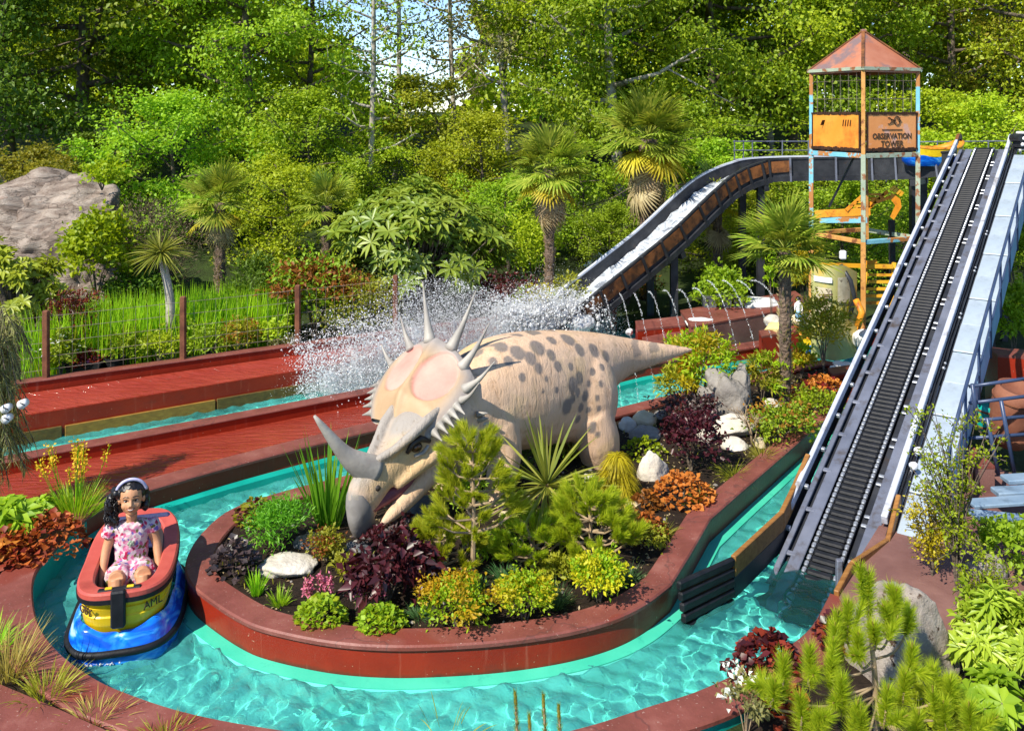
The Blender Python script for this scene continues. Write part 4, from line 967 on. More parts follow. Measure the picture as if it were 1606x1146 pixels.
m_ = MB(); m_.tube([(x, facey(x, mz+abs(x)*.45)+.0045, mz+.001+abs(x)*.45) for x in (-.022, -.008, .008, .022)], [.0012, .003, .003, .0012], 6); m_.build('teeth', 'teeth', gl, True)
# hair: cap with curls falling over her right shoulder (picture left)
h = MB(); rg = np.random.default_rng(4)
h.ell(hc_+Vector((0, -.03, .035)), (.108, .112, .108), 18, 12)
h.ell(hc_+Vector((0, -.075, -.03)), (.105, .075, .12), 16, 10)
for k in range(48):
    t_ = rg.uniform(0, 1); c = Vector((.098+.065*math.sin(t_*3.0)+.02*rg.random(), -.055+.045*rg.uniform(-1, 1), HZ+.05-.25*t_)); r = rg.uniform(.022, .036); h.ell(c, (r, r, r*1.2), 8, 6)
for k in range(16):
    t_ = rg.uniform(0, 1); c = Vector((-.095-.018*math.sin(t_*3.0), -.07+.03*rg.uniform(-1, 1), HZ+.06-.19*t_)); r = rg.uniform(.02, .03); h.ell(c, (r, r, r*1.2), 8, 6)
hm = remesh(h, .008, 2, 'hair', .5); Vh = coords(hm).astype(float)
# keep the face free
rel = Vh-np.array(hc_); face = (rel[:, 1] > .035) & (np.abs(rel[:, 0]) < .082) & (rel[:, 2] < .066)
Vh[face, 1] = hc_.y+.03
Vh += (vnoise(Vh, 55, 3, 2)*.006)[:, None]*unit(Vh-np.array(hc_)); set_coords(hm, Vh); link('hair', hm, 'hair', gl)
# ringlets
rl = MB()
for k in range(44):
    t_ = rg.uniform(0, 1); x0 = .10+.085*rg.random(); y0 = -.04+.06*rg.uniform(-1, .8); z0 = HZ+.02-.10*t_; a0 = rg.uniform(0, 6); pts = []
    for q in range(14): pts.append((x0+.012*math.cos(a0+q*1.1)+.0015*q*(1-t_), y0+.012*math.sin(a0+q*1.1), z0-.0115*q))
    rl.tube(pts, .0055, 5)
rl.build('ringlets', 'hair', gl, True)
hb_ = MB(); hb_.tube([(hc_.x+.1125*math.sin(a), hc_.y-.012+.012*math.cos(a)+.02*math.cos(a), hc_.z+.035+.116*math.cos(a)) for a in np.linspace(-1.45, 1.45, 22)], .013, 8); hb_.build('headband', 'band', gl, True)
# playsuit: bodice and puffed shorts
d_ = MB()
d_.loft([[(rx*math.cos(q), cy+ry*math.sin(q)*(1.0), z_+(.018*abs(math.cos(q)) if z_ > .40 else 0)) for q in [2*math.pi*k/40 for k in range(40)]] for z_, rx, ry, cy in [(.00,.155,.15,-.03),(.06,.155,.145,-.04),(.11,.135,.125,-.06),(.135,.118,.112,-.07),(.16,.128,.118,-.075),(.25,.128,.118,-.075),(.33,.134,.112,-.07),(.39,.152,.095,-.068),(.425,.135,.085,-.062),(.445,.085,.070,-.055)]])
for s in (1, -1):
    d_.tube(catmull([(.135*s, -.07, .415), (.165*s, -.066, .385), (.178*s, -.062, .345)], 3), [.062, .062, .06, .058, .058, .056, .054], 12)
    d_.tube(catmull([(.065*s, -.02, .05), (.085*s, .08, .085), (.10*s, .165, .108)], 3), [.115, .112, .108, .104, .102, .099, .094], 14)
dm = remesh(d_, .009, 3, 'playsuit', .5); Vd = coords(dm).astype(float); Vd += (vnoise(Vd, 22, 5, 3)*.007)[:, None]*np.array([1, 1, .4]); set_coords(dm, Vd); link('playsuit', dm, 'floral_cloth', gl)
bq = MB()
for k in range(5): a = k*1.257; bq.ell((.0+.016*math.cos(a), .052, .315+.016*math.sin(a)), (.013, .006, .013), 8, 6)
bq.ell((0, .056, .315), (.010, .008, .010), 8, 6); bq.build('bow', 'peeling_green', gl, True)
gl.scale = (.98, .98, .98)
# ------------------------------------------------------------------ boat lift (conveyor ramp)
LA = Vector((2.63, 7.67, 0.0)); LB = Vector((8.2, 15.5, 3.37)); LD = (LB-LA); LLEN = LD.length; LD.normalize()
LS = Vector((LD.y, -LD.x, 0)).normalized(); LN = LS.cross(LD); LN.normalize()
if LN.z < 0: LN = -LN
RL = frame3(LD, -LS, LN)
def lp(t, w=0.0, h=0.0): return LA+LD*t+LS*w+LN*h           # t metres up the ramp, w across (right +), h above belt
lift = thing('boat_lift', 'steep dark conveyor ramp with steel side rails hauling boats out of the pool', 'conveyor', LA)
def ll(p): return Vector(p)-LA
def lbar(name, t0, t1, w_, h, wd, ht, mat, parent=None, bev=.006):
    return MB().bar(ll(lp(t0, w_, h)), ll(lp(t1, w_, h)), wd, ht, LN, bev=bev).build(name, mat, parent or lift)
T0, T1 = -.9, LLEN
# belt with one mesh per slat
belt = lbar('belt', T0, T1, 0, -.035, .30, .02, 'black_rubber')
smb = MB(); smb.box((0, 0, 0), (.062, .225, .040), bev=.015); sme = smb.mesh('slat'); sme.materials.append(MATS['black_rubber'])
clm = MB(); clm.box((0, 0, .002), (.056, .034, .034), bev=.008)
cme = clm.mesh('chain_link'); cme.materials.append(MATS['bright_chain'])
NS = 146; stp = (T1-.05-T0)/NS
for k in range(NS):
    t_ = T0+stp*(k+.5)
    for nm, me_, wo_ in (('slat', sme, 0), ('chain_link', cme, -.134), ('chain_link', cme, .134)):
        o = bpy.data.objects.new(nm, me_); COL.objects.link(o); o.parent = lift
        o.matrix_local = Matrix.Translation(ll(lp(t_, wo_, -.008))) @ RL.to_4x4()
# curved top roll
rl = MB()
ro = [lp(T1, 0, -.16)+(LN*math.cos(a)+LD*math.sin(a))*.14 for a in np.linspace(-.1, 1.5, 9)]
for a, b in zip(ro[:-1], ro[1:]): rl.bar(ll(a), ll(b), .25, .02, LN)
rl.build('head_roll', 'black_rubber', lift)
for sg in (-1, 1):
    q = MB(); q.tube([ll(p+LS*.137*sg) for p in ro], .016, 6); q.build('chain_link', 'bright_chain', lift)
# plates, beams, rails
lbar('side_plate', -.6, T1-.1, -.225, .0, .11, .02, 'grey_steel')
lbar('side_plate', -.5, T1-.1, .29, .0, .12, .02, 'grey_steel')
lbar('side_beam', -.3, T1-.15, -.345, .005, .05, .035, 'grey_steel')
lbar('guide_rail', .62, T1+.05, -.43, .10, .045, .09, 'galvanised')
lbar('guide_rail', .75, T1+.1, .385, .10, .055, .09, 'galvanised')
lbar('side_panel', .5, T1, -.43, -.02, .012, .16, 'dark_steel')
lbar('side_panel', .6, T1, .43, -.02, .012, .2, 'dark_steel')
lbar('under_beam', -.6, T1, -.30, -.14, .05, .14, 'dark_steel'); lbar('under_beam', -.6, T1, .30, -.14, .05, .14, 'dark_steel')
# bent nose of the rails over the crest
for w_, mt, r in ((-.43, 'rust_panel', .03), (.385, 'galvanised', .035)):
    q = MB(); pts = [ll(lp(T1+.0, w_, .10)), ll(lp(T1+.15, w_, .13)), ll(lp(T1+.3, w_, .10)), ll(lp(T1+.42, w_, .0))]
    for a, b in zip(pts[:-1], pts[1:]): q.bar(a, b, .05, .09, LN)
    q.build('rail_end', mt, lift)
for k in range(18):
    t_ = .15+k*.58
    if t_ < T1-.2:
        lbar('cross_tie', t_, t_+.05, -.285, .001, .10, .022, 'grey_steel'); 
        for dt in (0, .12): lbar('bracket', t_+dt, t_+dt+.035, .205, -.02, .06, .02, 'bright_chain')
        lbar('rib', t_+.25, t_+.29, -.39, .04, .05, .04, 'bright_chain')
lbar('tray', -.9, T1, 0, -.17, .84, .02, 'dark_steel')
lbar('black_bed', -.6, T1, .205, -.06, .09, .02, 'dark_steel'); lbar('black_bed', -.6, T1, -.30, -.05, .10, .02, 'dark_steel')
# machinery strip between ramp and stairway: conduit, junction boxes, flood lamps
lbar('cable_tray', .7, T1, .475, -.02, .07, .05, 'dark_steel'); q = MB(); q.tube([ll(lp(t_, .455, .05+.012*math.sin(t_*7))) for t_ in np.linspace(.8, T1, 40)], .012, 6); q.build('cable', 'black_plastic', lift)
lbar('cover_strip', .55, 3.0, .455, .03, .03, .03, 'grey_steel')
for t_ in (1.55, 1.78):
    q = MB(); c = ll(lp(t_, .46, .10)); q.tube([c, c+LS*.02+Vector((-.03, -.08, .03))], [.03, .038], 10); q.tube([c+Vector((0, 0, -.07)), c], .012, 6); q.build('flood_lamp', 'white_plastic', lift, True)
for t_ in (3.3, 4.4, 5.6, 6.7):
    q = MB(); c = ll(lp(t_, .46, .06)); q.ell(c, (.02, .02, .02), 8, 6); q.ell(c+LD*.10, (.016, .016, .016), 8, 6); q.build('sensor', 'bright_chain', lift, True)
# legs of the ramp
for t_, w_ in [(3.0, -.36), (3.0, .36), (5.6, -.36), (5.6, .36), (8.0, -.36), (8.0, .36), (9.6, -.36), (9.6, .36)]:
    p = lp(t_, w_, -.1); MB().bar(ll((p.x, p.y, -.5)), ll(p), .09, .09, (1, 0, 0)).build('leg', 'dark_steel', lift)
# motor and pole lamp at the crest
mt_ = thing('drive_motor', 'dark drive motor with pale caps beside the crest of the lift', 'motor', lp(T1-.1, .62, .12))
q = MB(); q.box((0, 0, .02), (.26, .3, .2), bev=.03); q.tube([(-.1, -.15, .1), (-.1, .15, .1)], .08, 12); q.tube([(.12, -.1, .14), (.12, .12, .14)], .06, 12); q.build('housing', 'dark_steel', mt_)
for p in ((-.1, -.17, .1), (.12, -.12, .14), (.14, -.16, -.02), (-.12, -.16, 0)):
    q = MB(); q.ell(p, (.032, .02, .032), 10, 6); q.build('cap', 'white_plastic', mt_, True)
pl_ = thing('flood_light', 'white box floodlight on a short post at the top of the lift', 'lamp', Dp(1600, 228, 15.4))
MB().box((0, 0, .0), (.03, .03, .3), bev=.004).build('post', 'white_plastic', pl_); MB().box((0, 0, .19), (.12, .08, .1), bev=.015).build('lamp_head', 'white_plastic', pl_)

# stairway of pale plates with a blue handrail
stw = thing('stairway', 'pale blue-grey plated walkway climbing beside the lift', 'walkway', lp(.75, .62, 0))
SO = Vector(stw.location); k = 0; t_ = .95
while t_ < T1-.2:
    a = lp(t_, .64, .02); hh = .012*(k % 2)
    q = MB(); q.box((0, 0, 0), (.60, .30, .022), RL, bev=.006); o = q.build('tread_plate', 'walkway_plate', stw); o.location = a+LN*hh-SO
    t_ += .612; k += 1
for w_, mt in ((.485, 'dark_steel'), (.80, 'sky_panel')): MB().bar(lp(.7, w_, -.04)-SO, lp(T1, w_, -.04)-SO, .02, .12, LN).build('stringer', mt, stw)
hr = thing('handrail', 'dark blue pipe handrail with slanted balusters beside the pale walkway', 'handrail', lp(.9, .84, 0)); HO_ = Vector(hr.location)
q = MB(); q.tube([lp(t_, .86, .02)+Vector((0, 0, .62))-HO_ for t_ in np.linspace(1.0, T1, 8)], .018, 8); q.build('rail', 'blue_pipe', hr, True)
q = MB(); q.tube([lp(t_, .86, .02)+Vector((0, 0, .30))-HO_ for t_ in np.linspace(1.0, T1, 8)], .012, 8); q.build('rail', 'blue_pipe', hr, True)
for t_ in np.arange(1.1, T1, .9):
    q = MB(); q.tube([lp(t_, .86, -.05)-HO_, lp(t_, .86, .02)+Vector((0, 0, .62))-HO_], .016, 8); q.build('baluster', 'blue_pipe', hr, True)
for t_ in np.arange(1.1, T1-1, .9):
    MB().bar(lp(t_+.08, .865, .16)-HO_, lp(t_+.80, .865, .16)-HO_, .006, .26, LN).build('infill_panel', 'sky_panel', hr)

# timber guide fins at the foot of the lift
fin = thing('guide_fin', 'orange-brown plank fin guiding boats on the left of the lift foot', 'plank guide', Gp(1150, 905))
FO = Vector(fin.location)
fp_ = [(Gp(1150, 872, .34), .34), (Gp(1226, 802, .36), .36), (lp(.95, -.46, .12), None), (lp(1.35, -.45, .16), None)]
for k, ((a, za), (b, zb)) in enumerate(zip(fp_[:-1], fp_[1:])):
    MB().bar(a-FO-Vector((0, 0, .08)), b-FO-Vector((0, 0, .08)), .045, .17, bev=.006).build('plank', 'orange_timber', fin)
    MB().bar(a-FO-Vector((0, 0, .26)), b-FO-Vector((0, 0, .26)), .03, .18, bev=.006).build('plank', 'dark_steel', fin)
e0 = Gp(1063, 955, .12); e1 = Gp(1150, 872, .34)
for k in range(5):
    z_ = .30-.085*k; MB().bar(Vector((e0.x+.012*k, e0.y, z_))-FO, Vector((e1.x, e1.y, z_))-FO, .05, .07, bev=.012).build('rubber_slat', 'black_rubber', fin)
fin2 = thing('guide_fin', 'brown plank fin on the right side of the lift foot', 'plank guide', Gp(1350, 890)); FO = Vector(fin2.location)
for a, b in ((Gp(1312, 925, .30), Gp(1336, 880, .34)), (Gp(1336, 880, .34), lp(.55, .46, .10)), (lp(.55, .46, .10), lp(1.1, .445, .15))):
    MB().bar(a-FO-Vector((0, 0, .1)), b-FO-Vector((0, 0, .1)), .04, .2, bev=.006).build('plank', 'orange_timber', fin2)
    MB().bar(a-FO-Vector((0, 0, .32)), b-FO-Vector((0, 0, .32)), .03, .22, bev=.006).build('plank', 'dark_steel', fin2)
q = MB(); c = Gp(1316, 905, .15)-FO; q.box(c, (.05, .05, .3), bev=.008); q.build('end_post', 'grey_steel', fin2)

# ------------------------------------------------------------------ chute
ctr = catmull([Dp(845, 545, 14.75), Dp(872, 522, 15.0), Dp(915, 482, 15.35), Dp(979, 430, 15.9), Dp(1038, 381, 16.45), Dp(1095, 326, 17.05), Dp(1130, 298, 17.4), Dp(1172, 279, 17.65), Dp(1215, 272, 17.75), Dp(1350, 270, 17.5), Dp(1440, 268, 17.0), Dp(1510, 262, 16.4)], 6)
chute = thing('flume_chute', 'black steel water chute with rusty orange panels dropping from the station to the splash pool', 'water slide', ctr[6]); KO = Vector(chute.location)
def csec(i):
    t = ctr[min(i+1, len(ctr)-1)]-ctr[max(i-1, 0)]; t.normalize(); s = Vector((t.y, -t.x, 0)).normalized(); n = s.cross(t); n = -n if n.z < 0 else n; return t, s, n
CWD, CHT = .40, .30
fl = []; wl = {}
def crun(offs, name, mat, i0=0, i1=None, parent=None):
    """sheet along the chute; offs: list of (side, normal) offsets"""
    i1 = len(ctr) if i1 is None else i1; rows = []
    for i in range(i0, i1):
        t, s, n = csec(i); rows.append([ctr[i]+s*a+n*b-KO for a, b in offs])
    q = MB(); q.loft(rows, closed_ring=False, cap=False)
    # give the sheet thickness by a closed loop of offsets
    return q.build(name, mat, parent or chute, False)
crun([(-CWD, CHT), (-CWD, -.03), (CWD, -.03), (CWD, CHT), (CWD-.025, CHT), (CWD-.025, 0), (-CWD+.025, 0), (-CWD+.025, CHT), (-CWD, CHT)], 'trough', 'dark_steel')
crun([(CWD+.02, CHT+.02), (CWD-.04, CHT+.02), (CWD-.04, CHT-.012), (CWD+.02, CHT-.012), (CWD+.02, CHT+.02)], 'rim', 'dark_steel')
crun([(-CWD+.04, CHT+.02), (-CWD-.02, CHT+.02), (-CWD-.02, CHT-.012), (-CWD+.04, CHT-.012), (-CWD+.04, CHT+.02)], 'rim', 'galvanised')
crun([(CWD+.05, -.03), (CWD-.1, -.03), (CWD-.1, -.13), (CWD+.05, -.13), (CWD+.05, -.03)], 'edge_beam', 'dark_steel', 6)
crun([(-CWD-.02, -.03), (-CWD+.1, -.03), (-CWD+.1, -.13), (-CWD-.02, -.13), (-CWD-.02, -.03)], 'edge_beam', 'dark_steel', 6)
wr = []; rg = np.random.default_rng(9)
for i in range(0, 46):
    t, s, n = csec(i); wr.append([ctr[i]+s*a+n*(.06+.025*rg.uniform(-1, 1)*(1 if i < 40 else .3))-KO for a in np.linspace(-CWD+.03, CWD-.03, 9)])
q = MB(); q.loft(wr, closed_ring=False, cap=False); q.build('water_sheet', 'rushing_water', chute, True)
NP = 0
for i in range(10, len(ctr)-20, 3):
    j = i+3; ti, si, ni = csec(i); tj, sj, nj = csec(j)
    a0, a1 = ctr[i]+si*(CWD+.012), ctr[j]+sj*(CWD+.012); g_ = (a1-a0)*.05
    q = MB(); q.add([a0+g_+ni*.05-KO, a1-g_+nj*.05-KO, a1-g_+nj*(CHT-.03)-KO, a0+g_+ni*(CHT-.03)-KO]+[p+si*.012-KO for p in (a0+g_+ni*.05, a1-g_+nj*.05, a1-g_+nj*(CHT-.03), a0+g_+ni*(CHT-.03))], [(0, 1, 2, 3), (7, 6, 5, 4), (0, 4, 5, 1), (1, 5, 6, 2), (2, 6, 7, 3), (3, 7, 4, 0)])
    q.build('side_panel', 'rust_panel', chute)
for i in range(7, len(ctr), 3):
    t, s, n = csec(i); q = MB(); q.bar(ctr[i]+s*(CWD+.035)-n*.14-KO, ctr[i]+s*(CWD+.035)+n*(CHT+.02)-KO, .05, .035, t); q.build('bracket', 'dark_steel' if i < len(ctr)-20 else 'grey_steel', chute)
for i, zb in ((24, .3), (43, .3), (60, .3)):
    if i < len(ctr):
        t, s, n = csec(i)
        for sg in (-1, 1):
            p = ctr[i]+s*.3*sg; q = MB(); q.bar((p.x-KO.x, p.y-KO.y, 0-KO.z), (p.x-KO.x, p.y-KO.y, p.z-.1-KO.z), .13, .13, (1, 0, 0)); q.build('leg', 'dark_steel', chute)
        q = MB(); q.bar(ctr[i]-s*.45-n*.2-KO, ctr[i]+s*.45-n*.2-KO, .12, .1, t); q.build('cross_beam', 'dark_steel', chute)
br = MB(); br.bar(Dp(1130, 315, 17.2)-KO, Dp(1185, 285, 17.5)-KO, .02, .18); br.build('brace', 'grey_steel', chute)
# station rail behind
sr = thing('station_railing', 'thin grey railing along the station platform behind the tower', 'railing', Dp(1150, 250, 18.6)); RO = Vector(sr.location)
for yy in (222, 236, 250):
    q = MB(); q.tube([Dp(1150, yy, 18.6)-RO, Dp(1280, yy, 18.8)-RO, Dp(1420, yy+1, 18.6)-RO, Dp(1620, yy-1, 18.0)-RO], .014, 6); q.build('rail', 'grey_steel', sr)
for xx in (1152, 1166, 1180, 1227, 1268, 1310, 1350, 1390, 1430, 1470, 1510, 1550, 1590):
    q = MB(); q.tube([Dp(xx, 220, 18.65)-RO, Dp(xx, 285, 18.65)-RO], .013, 6); q.build('baluster', 'grey_steel', sr)
# boats: one on the station, one moored by the tower
def side_boat(t, L_=1.3, H_=.30):
    """double-ended boat seen from the side: x along, yellow top band over blue"""
    n = 26; ring = lambda sc, zf: [(L_/2*math.copysign(abs(math.cos(q))**.8, math.cos(q))*sc, .30*math.sin(q)*sc, zf(math.cos(q))) for q in [2*math.pi*k/48 for k in range(48)]]
    sh = lambda c: H_+.13*abs(c)**3
    q = MB(); q.loft([ring(1.0, lambda c: .17+.02*abs(c)), ring(1.03, sh)], cap=False); q.build('hull', 'boat_yellow', t, True)
    q = MB(); q.loft([ring(.85, lambda c: 0), ring(1.0, lambda c: .08), ring(1.02, lambda c: .175+.02*abs(c)+.02*math.sin(c*9))], cap=False); q.build('wave_skirt', 'boat_blue', t, True)
    q = MB(); q.loft([ring(1.05, lambda c: sh(c)-.03), ring(1.06, sh), ring(.9, lambda c: sh(c)+.01), ring(.88, lambda c: sh(c)-.08)], cap=False); q.build('gunwale', 'orange_steel', t, True)
    q = MB(); q.loft([ring(.88, lambda c: sh(c)-.08), ring(.8, lambda c: .1)], cap=False); q.add(ring(.84, lambda c: .14), [tuple(range(48))]); q.build('inside', 'boat_inside', t)
    q = MB(); q.box((-.1, 0, .27), (.35, .44, .06), bev=.02); q.build('seat', 'orange_steel', t)
    me = text_mesh('ivi', .13, .003); o = link('lettering', me, 'ink', t); o.matrix_local = Matrix.Translation((.12, -.312, .245)) @ frame3((1, 0, 0), (0, 0, 1), (0, -1, 0)).to_4x4()
p = Dp(1462, 262, 16.6); b2 = thing('flume_boat', 'yellow boat with blue lower hull waiting on the station beside the lift crest', 'boat', (p.x, p.y, p.z+.03), math.radians(8)); side_boat(b2, 1.15, .34)
p = Gp(1292, 552, 0); b3 = thing('flume_boat', 'yellow boat with blue skirt moored in front of the tower', 'boat', (p.x, p.y-.1, .02), math.radians(12)); side_boat(b3, 1.25, .30)

# ------------------------------------------------------------------ observation tower
tc_ = Vector((5.67, 14.4, 0)); nd = Vector((-.37, -.93, 0)).normalized(); sd = Vector((nd.y, -nd.x, 0))   # near corner, side
tower = thing('observation_tower', 'rusty steel observation tower with pointed roof and orange panels', 'tower', (tc_.x, tc_.y, .2)); TO = Vector(tower.location)
cr = [nd*.80, sd*.80*-1 if (sd.x > 0) else sd*.80, nd*-.80, sd*.80 if (sd.x > 0) else sd*-.80]  # near, left, far, right
def tp(k, z): return Vector((cr[k % 4].x, cr[k % 4].y, z-TO.z))
for k, mt in enumerate(('peeling_green', 'peeling_rust', 'dark_steel', 'peeling_green')):
    MB().bar(tp(k, .2), tp(k, 2.0), .075, .075, (nd.x, nd.y, 0), bev=.006).build('post', 'peeling_rust' if k < 2 else mt, tower)
    MB().bar(tp(k, 2.0), tp(k, 3.34), .07, .07, (nd.x, nd.y, 0), bev=.006).build('post', ('peeling_green', 'peeling_blue', 'dark_steel', 'peeling_green')[k], tower)
    MB().bar(tp(k, 3.34), tp(k, 4.66), .06, .06, (nd.x, nd.y, 0), bev=.006).build('post', ('peeling_rust', 'peeling_blue', 'dark_steel', 'peeling_blue')[k], tower)
def tbeam(k, z, h, mt, w_=.05, name='beam', grow=1.0): MB().bar(tp(k, z)*1+Vector((cr[k % 4].x, cr[k % 4].y, 0))*(grow-1), tp(k+1, z)+Vector((cr[(k+1) % 4].x, cr[(k+1) % 4].y, 0))*(grow-1), w_, h, bev=.006).build(name, mt, tower)
for k, mt in enumerate(('peeling_blue', 'dark_steel', 'dark_steel', 'peeling_green')):
    tbeam(k, 3.32, .075, mt, .06); tbeam(k, 2.0, .07, ('peeling_rust', 'peeling_rust', 'peeling_green', 'peeling_blue')[k], .05); tbeam(k, 4.63, .05, 'rust_roof', .05)
m_ = MB(); m_.prism([(tp(k, 0).x*.97, tp(k, 0).y*.97) for k in range(4)], 3.365-TO.z, 3.39-TO.z); m_.build('deck', 'dark_steel', tower)
# panels round the cabin
for k in range(4):
    a, b = tp(k, 3.40), tp(k+1, 3.40); d = (b-a); a2, b2_ = a+d*.05, b-d*.05; mt = ('orange_panel', 'rust_panel', 'rust_panel', 'orange_sign')[k]
    o_ = Vector((a.x+b.x, a.y+b.y, 0)).normalized()*.012
    pan = MB().bar((a2+b2_)/2-(b2_-a2)/2+Vector((0, 0, .29))+o_, b2_+Vector((0, 0, .29))+o_, .018, .56).build('panel', mt, tower)
    # burnt ragged edges
    e = MB(); rg = np.random.default_rng(k+3)
    for q in range(26):
        u = q/25; pb = a2.lerp(b2_, u)+o_*2.0; e.box(pb+Vector((0, 0, .012)), (.052, .012, .03+.05*rg.random()*math.sin(u*math.pi)**.5), frame3(d.normalized(), o_.normalized(), (0, 0, 1)))
        e.box(pb+Vector((0, 0, .57)), (.052, .012, .02+.035*rg.random()), frame3(d.normalized(), o_.normalized(), (0, 0, 1)))
    for u in (0, 1):
        pb = a2.lerp(b2_, u)+o_*2; e.box(pb+Vector((0, 0, .29)), (.022, .012, .56), frame3(d.normalized(), o_.normalized(), (0, 0, 1)))
    e.build('burnt_edge', 'burnt_edge', pan)
    if k == 0:
        c = MB()
        for q in range(4): c.bar(a.lerp(b, .20+.045*q)*1+Vector((0, 0, .47))+o_*2.2, a.lerp(b, .215+.045*q)+Vector((0, 0, .37))+o_*2.2, .008, .022, o_)
        c.bar(a.lerp(b, .70)+Vector((0, 0, .46))+o_*2.2, a.lerp(b, .74)+Vector((0, 0, .38))+o_*2.2, .008, .10, o_)
        c.build('claw_marks', 'burnt_edge', pan)
# sign face towards the right (near corner to right corner)
a, b = tp(0, 3.40), tp(3, 3.40); d = (b-a).normalized(); nrm = Vector((a.x+b.x, a.y+b.y, 0)).normalized(); RS_ = frame3(d, (0, 0, 1), nrm); mid = (a+b)/2+nrm*.026
for body_, zz, sz_ in (('OBSERVATION', .215, .122), ('TOWER', .095, .13)):
    o = link('lettering', text_mesh(body_, sz_, .003, .002), 'ink', tower); o.matrix_local = Matrix.Translation(mid+Vector((0, 0, zz))) @ RS_.to_4x4()
o = MB()
for q in range(17): o.box(mid+d*(-.20+.025*q)+Vector((0, 0, .315)), (.016, .02, .004), RS_)
o.build('small_line', 'ink', tower)
o = MB(); ex = mid+d*.10+Vector((0, 0, .455))
o.tube([ex+d*(.062*math.cos(q))+Vector((0, 0, .068*math.sin(q))) for q in np.linspace(0, 2*math.pi, 18)[:-1]], .008, 5, closed=True)
o.tube([ex-d*.17+d*(.05*math.cos(q))+Vector((0, 0, .05*math.sin(q))) for q in np.linspace(-2, 2, 12)], .007, 5)
o.bar(ex+Vector((0, 0, .02)), ex+d*.05+Vector((0, 0, .05)), .006, .05, nrm); o.bar(ex-d*.14+Vector((0, 0, .03)), ex-d*.03, .007, .03, nrm); o.bar(ex-d*.14-Vector((0, 0, .03)), ex-d*.03, .007, .02, nrm)
o.build('emblem', 'ink', tower)
# wire cage
for k in (0, 1, 2, 3):
    q = MB(); a, b = tp(k, 0), tp(k+1, 0)
    for u in np.linspace(.12, .88, 6): p = a.lerp(b, u); q.tube([Vector((p.x, p.y, 3.97-TO.z)), Vector((p.x, p.y, 4.62-TO.z))], .0028, 4)
    for z_ in (4.2, 4.48): q.tube([Vector((a.x, a.y, z_-TO.z)), Vector((b.x, b.y, z_-TO.z))], .0028, 4)
    q.build('wire_mesh', 'wire', tower)
# roof
ap = Vector((0, 0, 5.30-TO.z))
roof = MB().box(ap+Vector((0, 0, .0)), (.08, .08, .05), bev=.01).build('roof', 'rust_roof', tower)
for k in range(4):
    a = tp(k, 4.66)*1; b = tp(k+1, 4.66)*1
    a.x *= 1.07; a.y *= 1.07; b.x *= 1.07; b.y *= 1.07
    n_ = (b-a).cross(ap-a).normalized(); n_ = n_ if n_.z > 0 else -n_; q = MB()
    q.add([a, b, ap]+[p-n_*.02 for p in (a, b, ap)], [(0, 1, 2), (5, 4, 3), (0, 3, 4, 1), (1, 4, 5, 2), (2, 5, 3, 0)]); q.build('roof_panel', 'rust_roof', roof)
    MB().bar(a+n_*.012, ap+n_*.012, .05, .02).build('hip_strip', 'rust_panel', roof)
    MB().bar(a, b, .03, .05).build('eave_strip', 'peeling_green', roof)
# wreckage pieces below: girders, ladder, curved board
def tw_(px, py, d): return Dp(px, py, d)-TO
wrk = [((1278,336),(1365,332),.12,'orange_steel'),((1285,345),(1360,345),.10,'peeling_blue'),((1338,330),(1405,306),.05,'orange_steel'),((1345,352),(1372,310),.05,'orange_steel')]
for a, b, h, mt in wrk: MB().bar(tw_(*a, 14.5), tw_(*b, 14.3), .05, h, bev=.005).build('girder', mt, tower)
for px_ in (1335, 1366):
    MB().bar(tw_(px_-8, 330, 14.35), tw_(px_+26, 300, 14.35), .03, .05).build('girder', 'orange_steel', tower)
for k in range(4): MB().bar(tw_(1337+6*k, 323-6*k, 14.35), tw_(1368+6*k, 323-6*k, 14.35), .03, .035).build('rung', 'yellow_steel', tower)
q = MB(); q.loft([[tw_(x, y, 14.2+dz) for x, y in ((1398,302),(1412,312),(1414,325),(1402,345),(1396,340),(1404,322),(1396,312))] for dz in (0, .08)]); q.build('claw', 'orange_steel', tower)
for k in range(4): MB().bar(tw_(1396+5*k, 298+3*k, 14.2), tw_(1404+4*k, 292+3*k, 14.2), .03, .04).build('claw_tooth', 'yellow_steel', tower)
MB().bar(tw_(1358, 240, 14.3), tw_(1360, 380, 14.3), .04, .04, (1, 0, 0)).build('pipe', 'peeling_rust', tower)
MB().bar(tw_(1340, 245, 14.9), tw_(1300, 325, 14.9), .03, .03, (1, 0, 0)).build('brace', 'dark_steel', tower)
MB().bar(tw_(1398, 345, 14.6), tw_(1400, 440, 14.6), .08, .08, (1, 0, 0)).build('pipe', 'dark_steel', tower)
bd = []
for u in np.linspace(0, 1, 14):
    p = tw_(1272+72*u, 0, 13.7-.25*math.sin(u*math.pi)); bd.append(p)
q = MB(); rows = []
for z_ in (.25, .75, 1.25, 1.68): rows.append([Vector((p.x, p.y, z_-TO.z-(.25*max(0, (i/13-.72))*2 if z_ > 1.5 else 0))) for i, p in enumerate(bd)])
q.loft(rows, closed_ring=False, cap=False); q.build('curved_board', 'green_panel', tower, True)
def poster(x0, x1, z0, z1, nm, mt, lift_=.03):
    q = MB(); n = 6; top = []; 
    us = np.linspace(x0, x1, n); vs_ = []
    for z_ in (z0, z1):
        for u in us: p = tw_(1272+72*u, 0, 13.7-.25*math.sin(u*math.pi)-lift_); vs_.append((p.x, p.y, z_-TO.z))
    q.add(vs_, [(i, i+1, n+i+1, n+i) for i in range(n-1)]); return q.build(nm, mt, tower)
poster(.08, .44, .92, 1.34, 'poster', 'poster'); poster(.06, .46, 1.42, 1.50, 'poster_strip', 'white_plastic'); poster(.58, .85, 1.12, 1.5, 'poster', 'poster')
q = MB()
